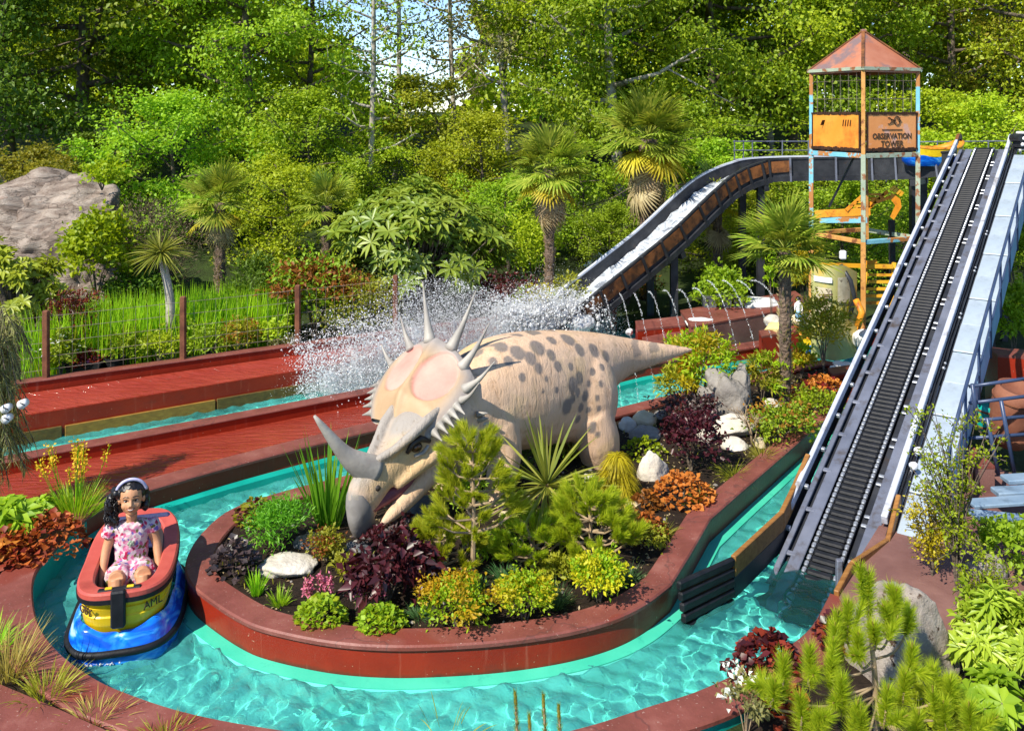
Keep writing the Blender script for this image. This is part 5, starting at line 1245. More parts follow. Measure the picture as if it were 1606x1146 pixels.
for k in range(5): q.bar(tw_(1278, 478-0, 13.5)+Vector((.02*k, -.02*k, .04*k)), tw_(1292, 478, 13.5)+Vector((.02*k, -.04*k, .03+.04*k)), .01, .02)
q.build('poster_drawing', 'ink', tower)
for px_ in (1358, 1402): MB().bar(tw_(px_, 412, 14.0), tw_(px_-6, 500, 13.7), .05, .05, (1, 0, 0)).build('ladder_rail', 'yellow_steel', tower)
for k in range(6): MB().bar(tw_(1355-1*k, 420+11*k, 13.95), tw_(1400-1*k, 420+11*k, 13.95), .05, .04).build('rung', 'yellow_steel', tower)
MB().bar(tw_(1275, 415, 13.9), tw_(1400, 418, 13.9), .05, .06).build('beam', 'yellow_steel', tower)
MB().bar(tw_(1352, 412, 13.9), tw_(1375, 410, 13.9), .03, .05).build('girder', 'orange_steel', tower)
q = MB(); q.tube([tw_(1318, 415, 13.6), tw_(1334, 440, 13.5), tw_(1341, 470, 13.5), tw_(1330, 500, 13.6)], .035, 8); q.build('hose', 'dark_steel', tower, True)
q = MB(); q.tube([tw_(1342, 470, 13.5), tw_(1352, 490, 13.4), tw_(1345, 512, 13.4)], .05, 8); q.build('elbow', 'orange_steel', tower, True)
lamp_ = MB(); lamp_.box(tw_(1322, 400, 13.6), (.1, .08, .14), bev=.02); lamp_.build('lantern', 'white_plastic', tower)
# ------------------------------------------------------------------ plant kit
def at(px, py, z=None, island=True):
    """ground point under a photo pixel and metres per pixel there"""
    z0 = .22 if z is None else z
    p = Gp(px, py, z0); return p, p.y/F
def rgn(seed): return np.random.default_rng(seed)
def leaves_ball(rng, n, rx, ry, h, K, cr, inner=.35, flat=.55, z0=0.0, lobes=0):
    """leaf positions in clumps spread through a crown; returns P, outward, clump tone"""
    u = rdir(K, rng); u[:, 2] = np.where(u[:, 2] < -.35, -u[:, 2], u[:, 2])
    r = inner+(1-inner)*rng.random(K)**.5
    if lobes:
        ld = rdir(lobes, rng); k = np.max(u@ld.T, 1); r *= .72+.38*np.clip(k, 0, 1)**2
    C = u*r[:, None]*np.array([rx, ry, h*.5])+np.array([0, 0, h*.5+z0])
    idx = rng.integers(0, K, n); off = rng.normal(size=(n, 3))*cr*np.array([1, 1, flat])
    P = C[idx]+off; tone = rng.random(K)[idx]
    outw = unit(P-np.array([0, 0, h*.42+z0])); return P, outw, tone
def foliage(t, mat, P, outw, tone, rng, ll_, lw, up=.5, spread=.7, droop=.15, name='foliage', fold=.25):
    n = len(P); D = unit(outw*.7+rng.normal(size=(n, 3))*spread+np.array([0, 0, .25])); N = unit(np.array([0, 0, up])+outw*.45+rng.normal(size=(n, 3))*.45)
    rnd = .55*tone+.45*rng.random(n); sc = rng.uniform(.7, 1.25, n)
    return link(name, leaf_mesh(name, P, D, N, ll_*sc, lw*sc, rnd, fold, droop), mat, t)
def stems(t, rng, n, h, sp, r=.012, mat='bark', name='stems'):
    q = MB()
    for _ in range(n):
        a = rng.uniform(0, 6.28); k = rng.uniform(.3, 1)*sp; hh = h*rng.uniform(.6, 1)
        q.tube([(0, 0, -.05), (k*.35*math.cos(a), k*.35*math.sin(a), hh*.45), (k*math.cos(a+.2), k*math.sin(a+.2), hh)], [r, r*.7, r*.3], 5)
    return q.build(name, mat, t)
def bush(name, label, px, py, wpx, hpx, mat, n=900, leaf=(.05, .03), z=None, d=None, seed=1, K=None, cr=None, cat='shrub', inner=.45, up=.5, group=None, second=None, droop=.15, stem='bark', lobes=4):
    if d is not None: p = Dp(px, py, d); p.z = z if z is not None else gz(p.x, p.y); s = d/F
    else: p, s = at(px, py, z)
    rng = rgn(seed); t = thing(name, label, cat, p, 0, group); rx = wpx*s/2; h = hpx*s
    K = K or max(14, n//26); cr = cr or min(rx, h)*.20
    P, o, tn = leaves_ball(rng, n, rx*.92, rx*.85, h, K, cr, inner, lobes=lobes)
    ns = max(5, n//90); sh = rng.integers(0, len(P), ns)                # stray shoots break the outline
    m = max(1, n//9); si = sh[rng.integers(0, ns, m)]; k_ = rng.random(m)
    P[:m] = P[si]+(o[si]*.5+np.array([0, 0, .55]))*(k_*min(rx, h)*.42)[:, None]+rng.normal(size=(m, 3))*cr*.22
    P[:, 2] = np.maximum(P[:, 2], .01)
    foliage(t, mat, P, o, tn, rng, leaf[0], leaf[1], up, droop=droop)
    if second:
        m2, fr, toponly = second; k = int(n*fr); P, o, tn = leaves_ball(rng, k, rx, rx*.9, h*1.02, max(8, K//3), cr, .8, lobes=lobes)
        if toponly: P[:, 2] = h*.55+np.abs(P[:, 2]-h*.5)*.9
        foliage(t, m2, P, o, tn, rng, leaf[0], leaf[1], up, droop=droop, name='new_growth')
    stems(t, rng, 7, h*.75, rx*.7, max(.005, rx*.03), stem)
    return t
def tuft(name, label, px, py, wpx, hpx, mat, n=120, width=.008, z=None, seed=1, droop=.35, lean=.5, cat='grass', d=None, group=None, rbase=.12):
    if d is not None: p = Dp(px, py, d); p.z = z if z is not None else gz(p.x, p.y); s = d/F
    else: p, s = at(px, py, z)
    rng = rgn(seed); t = thing(name, label, cat, p, 0, group); h = hpx*s; w_ = wpx*s
    a = rng.uniform(0, 6.28, n); rr = rng.random(n)**.5
    B = np.stack([np.cos(a)*rr*w_*rbase, np.sin(a)*rr*w_*rbase, np.zeros(n)-.02], 1)
    D = unit(np.stack([np.cos(a)*rr*lean*w_/max(h, .01), np.sin(a)*rr*lean*w_/max(h, .01), np.ones(n)], 1)+rng.normal(size=(n, 3))*.08)
    link('blades', blade_mesh('blades', B, D, h*rng.uniform(.6, 1.12, n), width*rng.uniform(.7, 1.3, n), droop*rng.uniform(.3, 1.2, n), rng.random(n), 5), mat, t)
    return t
def mound(name, label, px, py, wpx, hpx, mat, n=220, leaf=.07, z=None, seed=1, cat='plant', second=None, d=None, group=None):
    """heuchera-like mound of round leaves on short stalks"""
    if d is not None: p = Dp(px, py, d); p.z = z if z is not None else gz(p.x, p.y); s = d/F
    else: p, s = at(px, py, z)
    rng = rgn(seed); t = thing(name, label, cat, p, 0, group); rx = wpx*s/2; h = hpx*s
    for mt, cnt, nm in ((mat, n, 'foliage'),)+(((second[0], int(n*second[1]), 'new_growth'),) if second else ()):
        a = rng.uniform(0, 6.28, cnt); rr = rng.random(cnt)**.55
        P = np.stack([np.cos(a)*rr*rx, np.sin(a)*rr*rx, h*(1-rr**2*.85)*rng.uniform(.55, 1.05, cnt)], 1)
        o = np.stack([np.cos(a)*rr, np.sin(a)*rr, np.full(cnt, .35)], 1)
        D = unit(o+rng.normal(size=(cnt, 3))*.45); N = unit(np.array([0, 0, 1.0])+o*.5+rng.normal(size=(cnt, 3))*.35); sc = rng.uniform(.6, 1.3, cnt)
        link(nm, leaf_mesh(nm, P, D, N, leaf*sc, leaf*.95*sc, rng.random(cnt), .12, .12, .5), mt, t)
    stems(t, rng, 8, h*.7, rx*.6, .004, 'bark'); return t
def needles_along(rng, a, b, n, ln, ang=.6):
    a = np.array(a); b = np.array(b); ax = unit(b-a); L_ = np.linalg.norm(b-a)
    t = rng.random(n)**.8; P = a+(b-a)*t[:, None]; rad = unit(np.cross(np.tile(ax, (n, 1)), rdir(n, rng)))
    sp = ang*rng.uniform(.6, 1.2, n)*(1-.55*t); D = unit(ax*np.cos(sp)[:, None]+rad*np.sin(sp)[:, None]); return P, D, ln*rng.uniform(.7, 1.1, n)
def pine(t, rng, H, R, nwh, per, tuftL, need, nn, mat, wd=.004, start=.3, candle=True, dens=2):
    """young pine: leader, whorls of upturned branches, brushes of needles, pale candles"""
    tr = MB(); tr.tube([(0, 0, -.05), (.01, .01, H*.5), (0, 0, H)], [R*.035+.008, R*.022+.006, .006], 7)
    Ps, Ds, Ls = [], [], []; cd = MB()
    def brush(a, b):
        P, D, L_ = needles_along(rng, a, b, nn, need, .75); Ps.append(P); Ds.append(D); Ls.append(L_)
        if candle: v = Vector(b)-Vector(a); v.normalize(); cd.tube([b, Vector(b)+v*need*.55], [.006, .003], 5)
    for k in range(nwh):
        f = start+(1-start)*k/nwh; z = H*f; rr = R*(1-f)**.7+.12*R
        for j in range(per):
            a = 2*math.pi*j/per+k*1.1+rng.uniform(-.4, .4); l_ = rr*rng.uniform(.7, 1.1)
            e = Vector((l_*math.cos(a), l_*math.sin(a), z+l_*rng.uniform(.25, .6))); m_ = Vector((e.x*.5, e.y*.5, z+l_*.12)); tr.tube([(0, 0, z), m_, e], [.011, .008, .005], 5)
            up = (e-m_).normalized(); brush(e-up*tuftL*.6, e+(up+Vector((0, 0, .7))).normalized()*tuftL*.45)
            for q in range(dens):
                sd = Vector(rng.normal(size=3)); b0 = m_.lerp(e, .3+.6*q/max(dens, 1)); e2 = b0+(up+Vector((0, 0, .5))+sd*.5).normalized()*tuftL*.9; tr.tube([b0, e2], [.006, .004], 4); brush(b0.lerp(e2, .25), e2)
    brush((0, 0, H-tuftL), (0, 0, H+.05))
    tr.build('trunk', 'pale_twig', t); 
    if candle: cd.build('candles', 'leaf_straw', t)
    P = np.concatenate(Ps); link('needles', needle_mesh('needles', P, np.concatenate(Ds), np.concatenate(Ls), wd, rng.random(len(P))), mat, t)

# fan palm fronds (shared meshes)
def frond_mesh(name, R, pet, rng, droop, n=30, w_=.045):
    th = np.linspace(-2.15, 2.15, n); c = np.array([pet, 0, 0])
    D = np.stack([np.cos(th), np.sin(th), .28+.0*th+rng.normal(size=n)*.05], 1); L_ = R*(.72+.28*np.cos(th))*rng.uniform(.92, 1.05, n)
    sd = np.stack([-np.sin(th), np.cos(th), np.zeros(n)], 1)
    B = np.tile(c, (n, 1)); V = []; Fc = []; rn = []
    seg = 4
    for i in range(n):
        b = len(V)
        for k in range(seg+1):
            t_ = k/seg; p = B[i]+D[i]*L_[i]*t_-np.array([0, 0, 1])*L_[i]*droop*t_**2.2; ww = w_*(.25+2.2*t_-2.3*t_*t_ if t_ < 1 else .06)*R/.5
            V.append(p-sd[i]*ww*.5+np.array([0, 0, .012*(1-t_)])); V.append(p+sd[i]*ww*.5-np.array([0, 0, .0]))
        for k in range(seg): Fc.append((b+2*k, b+2*k+1, b+2*k+3, b+2*k+2)); rn.append(rng.random())
    b = len(V)                                         # petiole
    for x in (0, pet): V += [np.array([x, -.012, 0]), np.array([x, .012, 0]), np.array([x, 0, .016])]
    Fc += [(b, b+1, b+4, b+3), (b+1, b+2, b+5, b+4), (b+2, b, b+3, b+5)]; rn += [.6]*3
    return fast_mesh(name, np.array(V), np.array(Fc), 4, rn)
_r = rgn(5); FR = {}
for key, mt, dr in (('g', 'leaf_palm', .22), ('g2', 'leaf_palm', .38), ('y', 'leaf_palm_yellow', .42), ('d', 'leaf_dry', .7)):
    me = frond_mesh('frond', .55, .45, _r, dr, 30); me.materials.append(MATS[mt]); FR[key] = me
def palm(name, label, base, H, R, n=30, skirt=0, yellow=4, seed=1, lean=(0, 0), tr=.09, mat='palm_fibre'):
    rng = rgn(seed); t = thing(name, label, 'palm tree', base)
    q = MB(); m_ = 22; pts = [(lean[0]*(k/m_)**2, lean[1]*(k/m_)**2, -.1+(H+.1)*k/m_) for k in range(m_+1)]
    q.tube(pts, [tr*(1+.10*rng.uniform(-1, 1)+(.35 if k > m_*.75 else 0)*(k/m_-.7)) for k in range(m_+1)], 10); q.build('trunk', mat, t, True)
    # leaf-base stubs up the trunk
    st_ = []; 
    P = []; D = []
    for k in range(int(H*90)):
        z = rng.uniform(.05, H); a = rng.uniform(0, 6.28); f = z/H; P.append((lean[0]*f*f+tr*.9*math.cos(a), lean[1]*f*f+tr*.9*math.sin(a), z)); D.append((math.cos(a)*.6, math.sin(a)*.6, 1.0))
    link('leaf_bases', leaf_mesh('leaf_bases', np.array(P), np.array(D), np.array(D)[:, [1, 0, 2]], .09, .04, rng.random(len(P)), .3, 0), 'leaf_dry', t)
    top = Vector((lean[0], lean[1], H))
    def put(me, az, el, sc, zoff=0, roll=0):
        o = bpy.data.objects.new('frond', me); COL.objects.link(o); o.parent = t; o.location = top+Vector((0, 0, zoff)); o.rotation_euler = (roll, -el, az); o.scale = (sc,)*3
    for k in range(n):
        f = k/n; put(FR['g' if rng.random() < .6 else 'g2'], k*2.4+rng.uniform(-.3, .3), 1.25-1.75*f+rng.uniform(-.12, .12), R*rng.uniform(.85, 1.1), .05*(1-f), rng.uniform(-.3, .3))
    for k in range(yellow): put(FR['y'], k*6.28/max(yellow, 1)+rng.uniform(-.5, .5), -.55+rng.uniform(-.3, .15), R*rng.uniform(.8, 1.0), -.1)
    for k in range(skirt): put(FR['d'], k*2.4+rng.uniform(-.3, .3), -1.15+rng.uniform(-.3, .1), R*rng.uniform(.7, .95), -.15-.55*R*rng.random())
    return t
# spiky rosette (cabbage palm / yucca)
def spiky(t, rng, c, n, Ln, wd, mat, low=-.5, name='blades', droop=.28):
    a = rng.uniform(0, 6.28, n); z = rng.uniform(low, 1.0, n); r = np.sqrt(np.maximum(0, 1-z*z))
    D = np.stack([r*np.cos(a), r*np.sin(a), z], 1); P = np.tile(np.array(c), (n, 1))+D*.03
    link(name, blade_mesh(name, P, D, Ln*rng.uniform(.75, 1.1, n), wd*rng.uniform(.8, 1.2, n), droop*rng.uniform(.2, 1.2, n), rng.random(n), 5), mat, t)
# broadleaf tree: limbs first, leaves in clumps on the limbs
def tree_meshes(seed, H, cr, n, leaf, dens=1.0, clump=.38, nl=16, fork=.28, tr=.14, sparse=False):
    rng = rgn(seed); q = MB(); top = Vector((rng.uniform(-.5, .5), rng.uniform(-.5, .5), H*.97))
    bend = Vector((rng.uniform(-.4, .4), rng.uniform(-.4, .4), 0)); tp_ = lambda f: Vector((0, 0, 0)).lerp(top, f)+bend*math.sin(f*math.pi)
    q.tube([tp_(k/10)+Vector((0, 0, -.2 if k == 0 else 0)) for k in range(11)], [tr*(1-.85*k/10)+.012 for k in range(11)], 8)
    C = []
    for k in range(nl):
        f = fork+(1-fork)*(k+.5)/nl; b = tp_(f); a = k*2.4+rng.uniform(-.5, .5)
        prof = math.sin(min(1, (f-fork)/(1-fork)*.9+.12)*math.pi)**.6; ln = cr*prof*rng.uniform(.65, 1.1)+.3
        e = b+Vector((math.cos(a)*ln, math.sin(a)*ln, ln*rng.uniform(.15, .6))); m_ = b.lerp(e, .5)+Vector((0, 0, -.08*ln)); r0 = tr*(1-.8*f)*.6+.01
        q.tube([b, m_, e], [r0, r0*.65, r0*.25], 6)
        for j in range(5):
            s_ = m_.lerp(e, rng.uniform(-.4, 1)); e2 = s_+Vector(rng.normal(size=3)*np.array([.45, .45, .35]))*ln*.55; q.tube([s_, e2], [r0*.35, r0*.12], 4); C += [e2, s_.lerp(e2, .6)]
        C.append(e)
    C += [tp_(f) for f in (.85, .92, 1.0)]
    C = np.array([tuple(c) for c in C]); idx = rng.integers(0, len(C), n); tone = rng.random(len(C))[idx]
    P = C[idx]+rng.normal(size=(n, 3))*clump*np.array([1, 1, .6])*rng.uniform(.6, 1.3, len(C))[idx][:, None]
    o = unit(P-np.array([0, 0, H*.6])); D = unit(o*.3+rng.normal(size=(n, 3))*.8+np.array([0, 0, -.1])); N = unit(np.array([0, 0, .7])+o*.4+rng.normal(size=(n, 3))*.5); sc = rng.uniform(.65, 1.3, n)
    return q.mesh('trunk', True), leaf_mesh('crown', P, D, N, leaf[0]*sc, leaf[1]*sc, .5*tone+.5*rng.random(n), .2, .12)
TREES = {}
for key, args in {'a': (11, 11, 3.2, 36000, (.115, .08)), 'b': (12, 12, 2.8, 34000, (.108, .076)), 'c': (13, 9, 3.4, 36000, (.105, .075)), 'd': (14, 13, 3.0, 34000, (.11, .078))}.items():
    TREES[key] = tree_meshes(*args, clump=.34, nl=22, fork=.16, tr=.17)
TREES['s'] = tree_meshes(15, 12, 1.3, 3400, (.11, .08), clump=.22, nl=34, fork=.10, tr=.085)
TREES['t'] = tree_meshes(16, 12, 2.2, 6500, (.115, .08), clump=.28, nl=26, fork=.18, tr=.12)
TREES['u'] = tree_meshes(17, 6.0, 2.6, 15000, (.125, .09), clump=.30, nl=15, fork=.05, tr=.09)      # thicket shrubs
TREES['v'] = tree_meshes(18, 4.6, 2.2, 11000, (.115, .08), clump=.27, nl=14, fork=.05, tr=.07)
TREES['w'] = tree_meshes(19, 5.2, 1.8, 9000, (.13, .09), clump=.25, nl=12, fork=.10, tr=.07)
def tree(name, label, px, d, key, mat, bark, sc=1.0, rz=0.0, group='trees of the wood behind the ride', wide=1.0, cat='tree'):
    x = (px-CX)*d/F; t = thing(name, label, cat, (x, d, gz(x, d)-.1), rz, group); t.scale = (sc*wide, sc*wide, sc)
    a, b = TREES[key]
    for nm, me, mt in (('trunk', a, bark), ('crown', b, mat)):
        o = bpy.data.objects.new(nm, me); COL.objects.link(o); o.parent = t
        if not me.materials: me.materials.append(MATS[mt])
        o.material_slots[0].link = 'OBJECT'; o.material_slots[0].material = MATS[mt]
    return t
# ------------------------------------------------------------------ the wood behind
TL = [  # px, depth, kind, leaf, bark, scale, label
 (20, 25, 'a', 'leaf_dark', 'bark', 1.15, 'dark leafy tree filling the upper left corner'),
 (120, 27, 'c', 'leaf_mid', 'bark', 1.35, 'broad shaded tree above the left rock outcrop'),
 (-30, 31, 'd', 'leaf_spring', 'bark', 1.0, 'yellow-green tree at the far left edge behind the dark tree'),
 (205, 31, 'b', 'leaf_mid', 'bark', 1.1, 'mid green tree behind and right of the broad shaded tree'),
 (295, 33, 't', 'leaf_olive', 'bark', 1.25, 'half-bare tree with many thin upright branches at the upper left'),
 (478, 31, 't', 'leaf_spring', 'bark', 1.0, 'thin-leaved yellow-green tree just left of the sky gap'),
 (345, 31, 'b', 'leaf_spring', 'pale_bark', 1.15, 'bright yellow-green tree right of the bare upright branches'),
 (405, 26, 'a', 'leaf_fresh', 'bark', .95, 'fresh green tree above the sunny thicket left of centre'),
 (578, 25, 's', 'leaf_fresh', 'pale_bark', 1.0, 'slender ivy-clad pale trunk at the left of the sky gap'),
 (618, 27, 's', 'leaf_mid', 'pale_bark', 1.05, 'slender sparse tree standing against the sky gap'),
 (715, 33, 's', 'leaf_grey', 'pale_bark', 1.15, 'greyish bare-branched tree right of the sky gap'),
 (800, 30, 't', 'leaf_grey', 'pale_bark', 1.1, 'pale twiggy tree above the big rhododendron'),
 (850, 33, 't', 'leaf_olive', 'bark', 1.2, 'olive half-leafed tree behind the middle palm'),
 (900, 29, 'b', 'leaf_fresh', 'bark', 1.1, 'tall bright green tree left of the tall palm'),
 (975, 27, 'a', 'leaf_mid', 'pale_bark', 1.1, 'tall green tree rising behind the tall palm'),
 (1055, 30, 'd', 'leaf_dark', 'pale_bark', 1.1, 'dark tall tree between the tall palm and the tower'),
 (1130, 28, 'c', 'leaf_spring', 'bark', 1.2, 'yellow-green tree above the curve of the chute'),
 (1210, 31, 's', 'leaf_mid', 'pale_bark', 1.25, 'pale birch-like trunk just left of the tower'),
 (1250, 29, 'a', 'leaf_fresh', 'bark', 1.15, 'leafy bright tree directly left of the tower roof'),
 (1345, 31, 'b', 'leaf_mid', 'bark', 1.2, 'green tree directly behind the tower roof'),
 (1425, 34, 'd', 'leaf_spring', 'pale_bark', 1.2, 'sunlit tree right of the tower roof'),
 (1500, 30, 't', 'leaf_olive', 'bark', 1.2, 'olive thin-crowned tree at the upper right'),
 (1560, 33, 'c', 'leaf_olive', 'bark', 1.3, 'broad olive tree above the crest of the lift'),
 (1640, 28, 'b', 'leaf_spring', 'bark', 1.1, 'pale green tree at the right edge'),
]
for k, (px, d, ky, mt, bk, sc, lb) in enumerate(TL): tree('broadleaf_tree', lb, px, d, ky, mt, bk, sc, k*1.7)
SL = [  # understorey thickets
 (40, 20.5, 'v', 'leaf_olive', 1.0, 'yellowish thicket on top of the left rock outcrop'),
 (170, 23, 'u', 'leaf_dark', 1.0, 'dark thicket under the broad shaded tree'),
 (290, 22.5, 'u', 'leaf_fresh', .85, 'rounded green thicket behind the left palm'),
 (400, 24, 'u', 'leaf_spring', 1.0, 'yellow-green thicket right of the left palm'),
 (440, 20.5, 'v', 'leaf_spring', .95, 'sunny shrub thicket between left palm and rhododendron'),
 (500, 24.5, 'u', 'leaf_fresh', 1.0, 'green thicket above the small fan palm'),
 (590, 25, 'u', 'leaf_spring', 1.0, 'leafy thicket below the left part of the sky gap'),
 (680, 26, 'u', 'leaf_olive', 1.0, 'olive thicket below the right part of the sky gap'),
 (770, 24, 'u', 'leaf_spring', .95, 'yellow-green thicket above and right of the rhododendron'),
 (800, 20.5, 'v', 'leaf_fresh', .8, 'pale green shrub just right of the rhododendron'),
 (905, 22, 'u', 'leaf_fresh', .9, 'bright green thicket between the two middle palms'),
 (960, 20.5, 'v', 'leaf_mid', .8, 'green shrub at the foot of the tall palm'),
 (1070, 23.5, 'u', 'leaf_mid', 1.0, 'green thicket behind the upper chute'),
 (1150, 22, 'u', 'leaf_fresh', 1.0, 'bright thicket above the chute bend'),
 (1120, 20, 'v', 'leaf_spring', .8, 'yellow-green thicket under the chute'),
 (1230, 21.5, 'u', 'leaf_mid', .9, 'thicket behind the tower legs'),
 (1330, 23, 'u', 'leaf_mid', 1.05, 'green thicket seen through the tower cage'),
 (1330, 19.6, 'v', 'leaf_fresh', .75, 'fresh green bush between the tower legs'),
 (1420, 20.5, 'v', 'leaf_mid', .8, 'green bush between tower and lift'),
 (1480, 25, 'u', 'leaf_spring', 1.05, 'pale sunlit thicket right of the tower'),
 (1560, 23, 'u', 'leaf_spring', 1.0, 'pale feathery thicket behind the lift crest'),
 (1640, 20, 'u', 'leaf_mid', .9, 'green thicket at the right edge behind the stairway'),
]
for k, (px, d, ky, mt, sc, lb) in enumerate(SL):
    ky = ('u', 'v', 'w')[(k*7+1) % 3] if d > 21 else ky; vz = (.62, .48, .74, .55, .66)[k % 5]
    tree('thicket_shrub', lb, px, d, ky, mt, 'bark', sc*vz*(1.0 if d > 21 else .9), k*2.1, 'thickets at the edge of the wood', 1.25, cat='shrub')
# far mass that closes the view between the trunks
rng = rgn(77); n = 60000
Xf = rng.uniform(-34, 34, n); Yf = 40+rng.uniform(0, 7, n); top = 6.6+2.6*np.sin(Xf*.31+1)+1.6*np.sin(Xf*.83)
gap = 1.15*np.exp(-((Xf+4.6)/3.0)**4)+.55*np.exp(-((Xf+14.5)/1.0)**2)+.5*np.exp(-((Xf+19.0)/.8)**2); top = top+5.0-gap*7.0
Zf = 2.5+rng.random(n)**.85*(top-2.5); P = np.stack([Xf, Yf, Zf], 1)
P += np.stack([np.sin(Zf*2.1+Xf), np.sin(Zf*1.7), np.sin(Xf*2.7)*.4], 1)*.5
stuff(tag(link('distant_wood', leaf_mesh('distant_wood', P, rdir(n, rng), unit(np.array([0, -.3, .8])+rng.normal(size=(n, 3))*.5), .42, .32, rng.random(n)*.6+.4*(np.sin(Xf*1.1+Zf)*.5+.5)), 'leaf_spring'), 'mass of far green woodland closing the gaps between the trees', 'woodland'))

# cliff outcrop at the left
cl = thing('rock_outcrop', 'large pale grey-pink rock outcrop at the left edge', 'rock', (-9.2, 17.2, .3))
for k, (x, y, z, ax_, ay_, az_, rz) in enumerate([(-.6, .4, .15, 1.9, 1.3, 1.65, .1), (.55, .3, .1, 1.3, 1.1, 1.55, 1.0), (1.15, -.3, -.1, .8, .8, .95, 2.0), (-.6, -.6, -.1, 1.5, .9, .95, .5), (1.5, -.9, -.1, .5, .5, .5, .1), (.1, -.9, 0, .7, .5, .75, .7)]):
    o = link('boulder', rock_mesh('boulder', ax_, ay_, az_, 40+k, 5, 11, .16), 'cliff_stone', cl); o.location = (x, y, z); o.rotation_euler = (0, 0, rz)
bush('ivy_mound', 'bright lime ivy mound spilling over the right side of the rock outcrop', 152, 410, 105, 130, 'leaf_lime', 2600, (.10, .075), d=15.6, z=.75, seed=3, inner=.75, lobes=5)
bush('ivy_mound', 'small lime shrub on the top of the rock outcrop', 160, 275, 75, 40, 'leaf_lime', 700, (.09, .06), d=17.0, z=2.55, seed=4)
# twig haze bush
p = Dp(235, 400, 16.6); t = thing('bare_shrub', 'brown leafless twiggy shrub right of the rock outcrop', 'shrub', (p.x, p.y, .5)); rng = rgn(8); q = MB()
for k in range(230):
    a = rng.uniform(0, 6.28); el = rng.uniform(.25, 1.3); l_ = rng.uniform(1.0, 1.75); e = Vector((math.cos(a)*math.cos(el)*.62, math.sin(a)*math.cos(el)*.5, math.sin(el)*.98))*l_; q.tube([(0, 0, .1), e*.5+Vector(rng.normal(size=3))*.09, e], [.012, .008, .003], 4)
q.build('twigs', 'palm_fibre', t)
P, o, tn = leaves_ball(rng, 3800, .95, .8, 1.9, 120, .16, .3); foliage(t, 'twig_haze', P, o, tn, rng, .10, .012)
# palms
p = Dp(345, 405, 16.2); palm('fan_palm', 'fan palm with a few yellow fronds near the rock outcrop', (p.x, p.y, .4), 1.95, .78, 24, 3, 4, 21)
p = Dp(862, 440, 16.0); palm('fan_palm', 'middle fan palm with drooping yellowing fronds left of the chute', (p.x, p.y, .35), 2.6, .95, 26, 8, 5, 22)
p = Dp(1016, 380, 17.6); palm('fan_palm', 'tall fan palm with a shaggy skirt of dry fronds behind the chute', (p.x, p.y, .4), 3.05, 1.15, 32, 26, 9, 23, tr=.17)
p = Dp(512, 400, 17.5); palm('fan_palm', 'small half-hidden fan palm left of the rhododendron', (p.x, p.y, .4), 1.75, .75, 16, 0, 2, 24)
p, s = at(1231, 632); palm('fan_palm', 'slim fan palm growing on the island beside the lift', (p.x, p.y, .2), 1.98, .78, 30, 0, 0, 25, tr=.075)
p = Dp(1125, 400, 18.4); palm('fan_palm', 'fan palm partly hidden under the chute bend', (p.x, p.y, .4), 1.8, .9, 18, 3, 2, 26)
# cabbage palm (bare stem, spiky head)
p = Dp(268, 545, 13.4); t = thing('cabbage_palm', 'cabbage palm with smooth pale stem and spiky head behind the fence', 'palm tree', (p.x, p.y, .3)); q = MB()
pts = catmull([(0, 0, -.1), (.0, 0, .5), (-.03, 0, 1.0), (-.15, 0, 1.55)], 6); q.tube(pts, [.085-.035*k/(len(pts)-1) for k in range(len(pts))], 10); q.build('trunk', 'pale_bark', t, True); spiky(t, rgn(31), (-.15, 0, 1.58), 170, .48, .03, 'leaf_cord')
# big rhododendron: rosettes of long leaves
def rhodo(name, label, px, py, wpx, hpx, d, mat, nros, seed, leaf=(.24, .065), per=9, z=None):
    rng = rgn(seed); p = Dp(px, py, d); s = d/F; rx = wpx*s/2; h = hpx*s; zz = gz(p.x, p.y) if z is None else z; t = thing(name, label, 'shrub', (p.x, p.y, zz))
    nl = max(5, nros//13); lu = rdir(nl, rng); lu[:, 2] = np.abs(lu[:, 2])*1.15-.30; lr = rng.uniform(.74, 1.0, nl); li = rng.integers(0, nl, nros)
    LC = lu*lr[:, None]*np.array([rx, rx*.8, h*.5])+np.array([0, 0, h*.5]); C = LC[li]+rng.normal(size=(nros, 3))*np.array([rx*.13, rx*.13, h*.05]); C[:, 2] = np.maximum(C[:, 2], .06)
    u = unit(C-np.array([0, 0, h*.4])); ax = unit(u*.8+np.array([0, -.2, .8])+rng.normal(size=(nros, 3))*.2)
    P = []; D = []; N = []; tn = []
    for i in range(nros):
        a0 = rng.uniform(0, 6.28); e1 = unit(np.cross(ax[i], [.3, .8, .2])); e2 = np.cross(ax[i], e1); tt = rng.random()
        for k in range(per):
            a = a0+k*6.28/per; dv = (e1*math.cos(a)+e2*math.sin(a))*.9+ax[i]*rng.uniform(-.15, .5); P.append(C[i]); D.append(dv); N.append(ax[i]); tn.append(.5*tt+.5*rng.random())
    n = len(P); sc = rng.uniform(.75, 1.15, n); link('foliage', leaf_mesh('foliage', np.array(P), np.array(D), np.array(N), leaf[0]*sc, leaf[1]*sc, np.array(tn), .22, .18, .55), mat, t)
    q = MB()
    for i in range(0, nros, 3): q.tube([(0, 0, 0), tuple(C[i]*np.array([.5, .5, .55])), tuple(C[i])], [.03, .018, .008], 5)
    q.build('branches', 'bark', t); return t
rhodo('rhododendron', 'large glossy long-leaved rhododendron in the middle background', 655, 455, 262, 215, 16.2, 'leaf_rhodo', 620, 41, (.27, .075), z=.3)
rhodo('laurel', 'glossy laurel shrub at the left edge in front of the rock', 28, 560, 130, 205, 13.6, 'leaf_laurel', 210, 42, (.16, .06), z=.3)
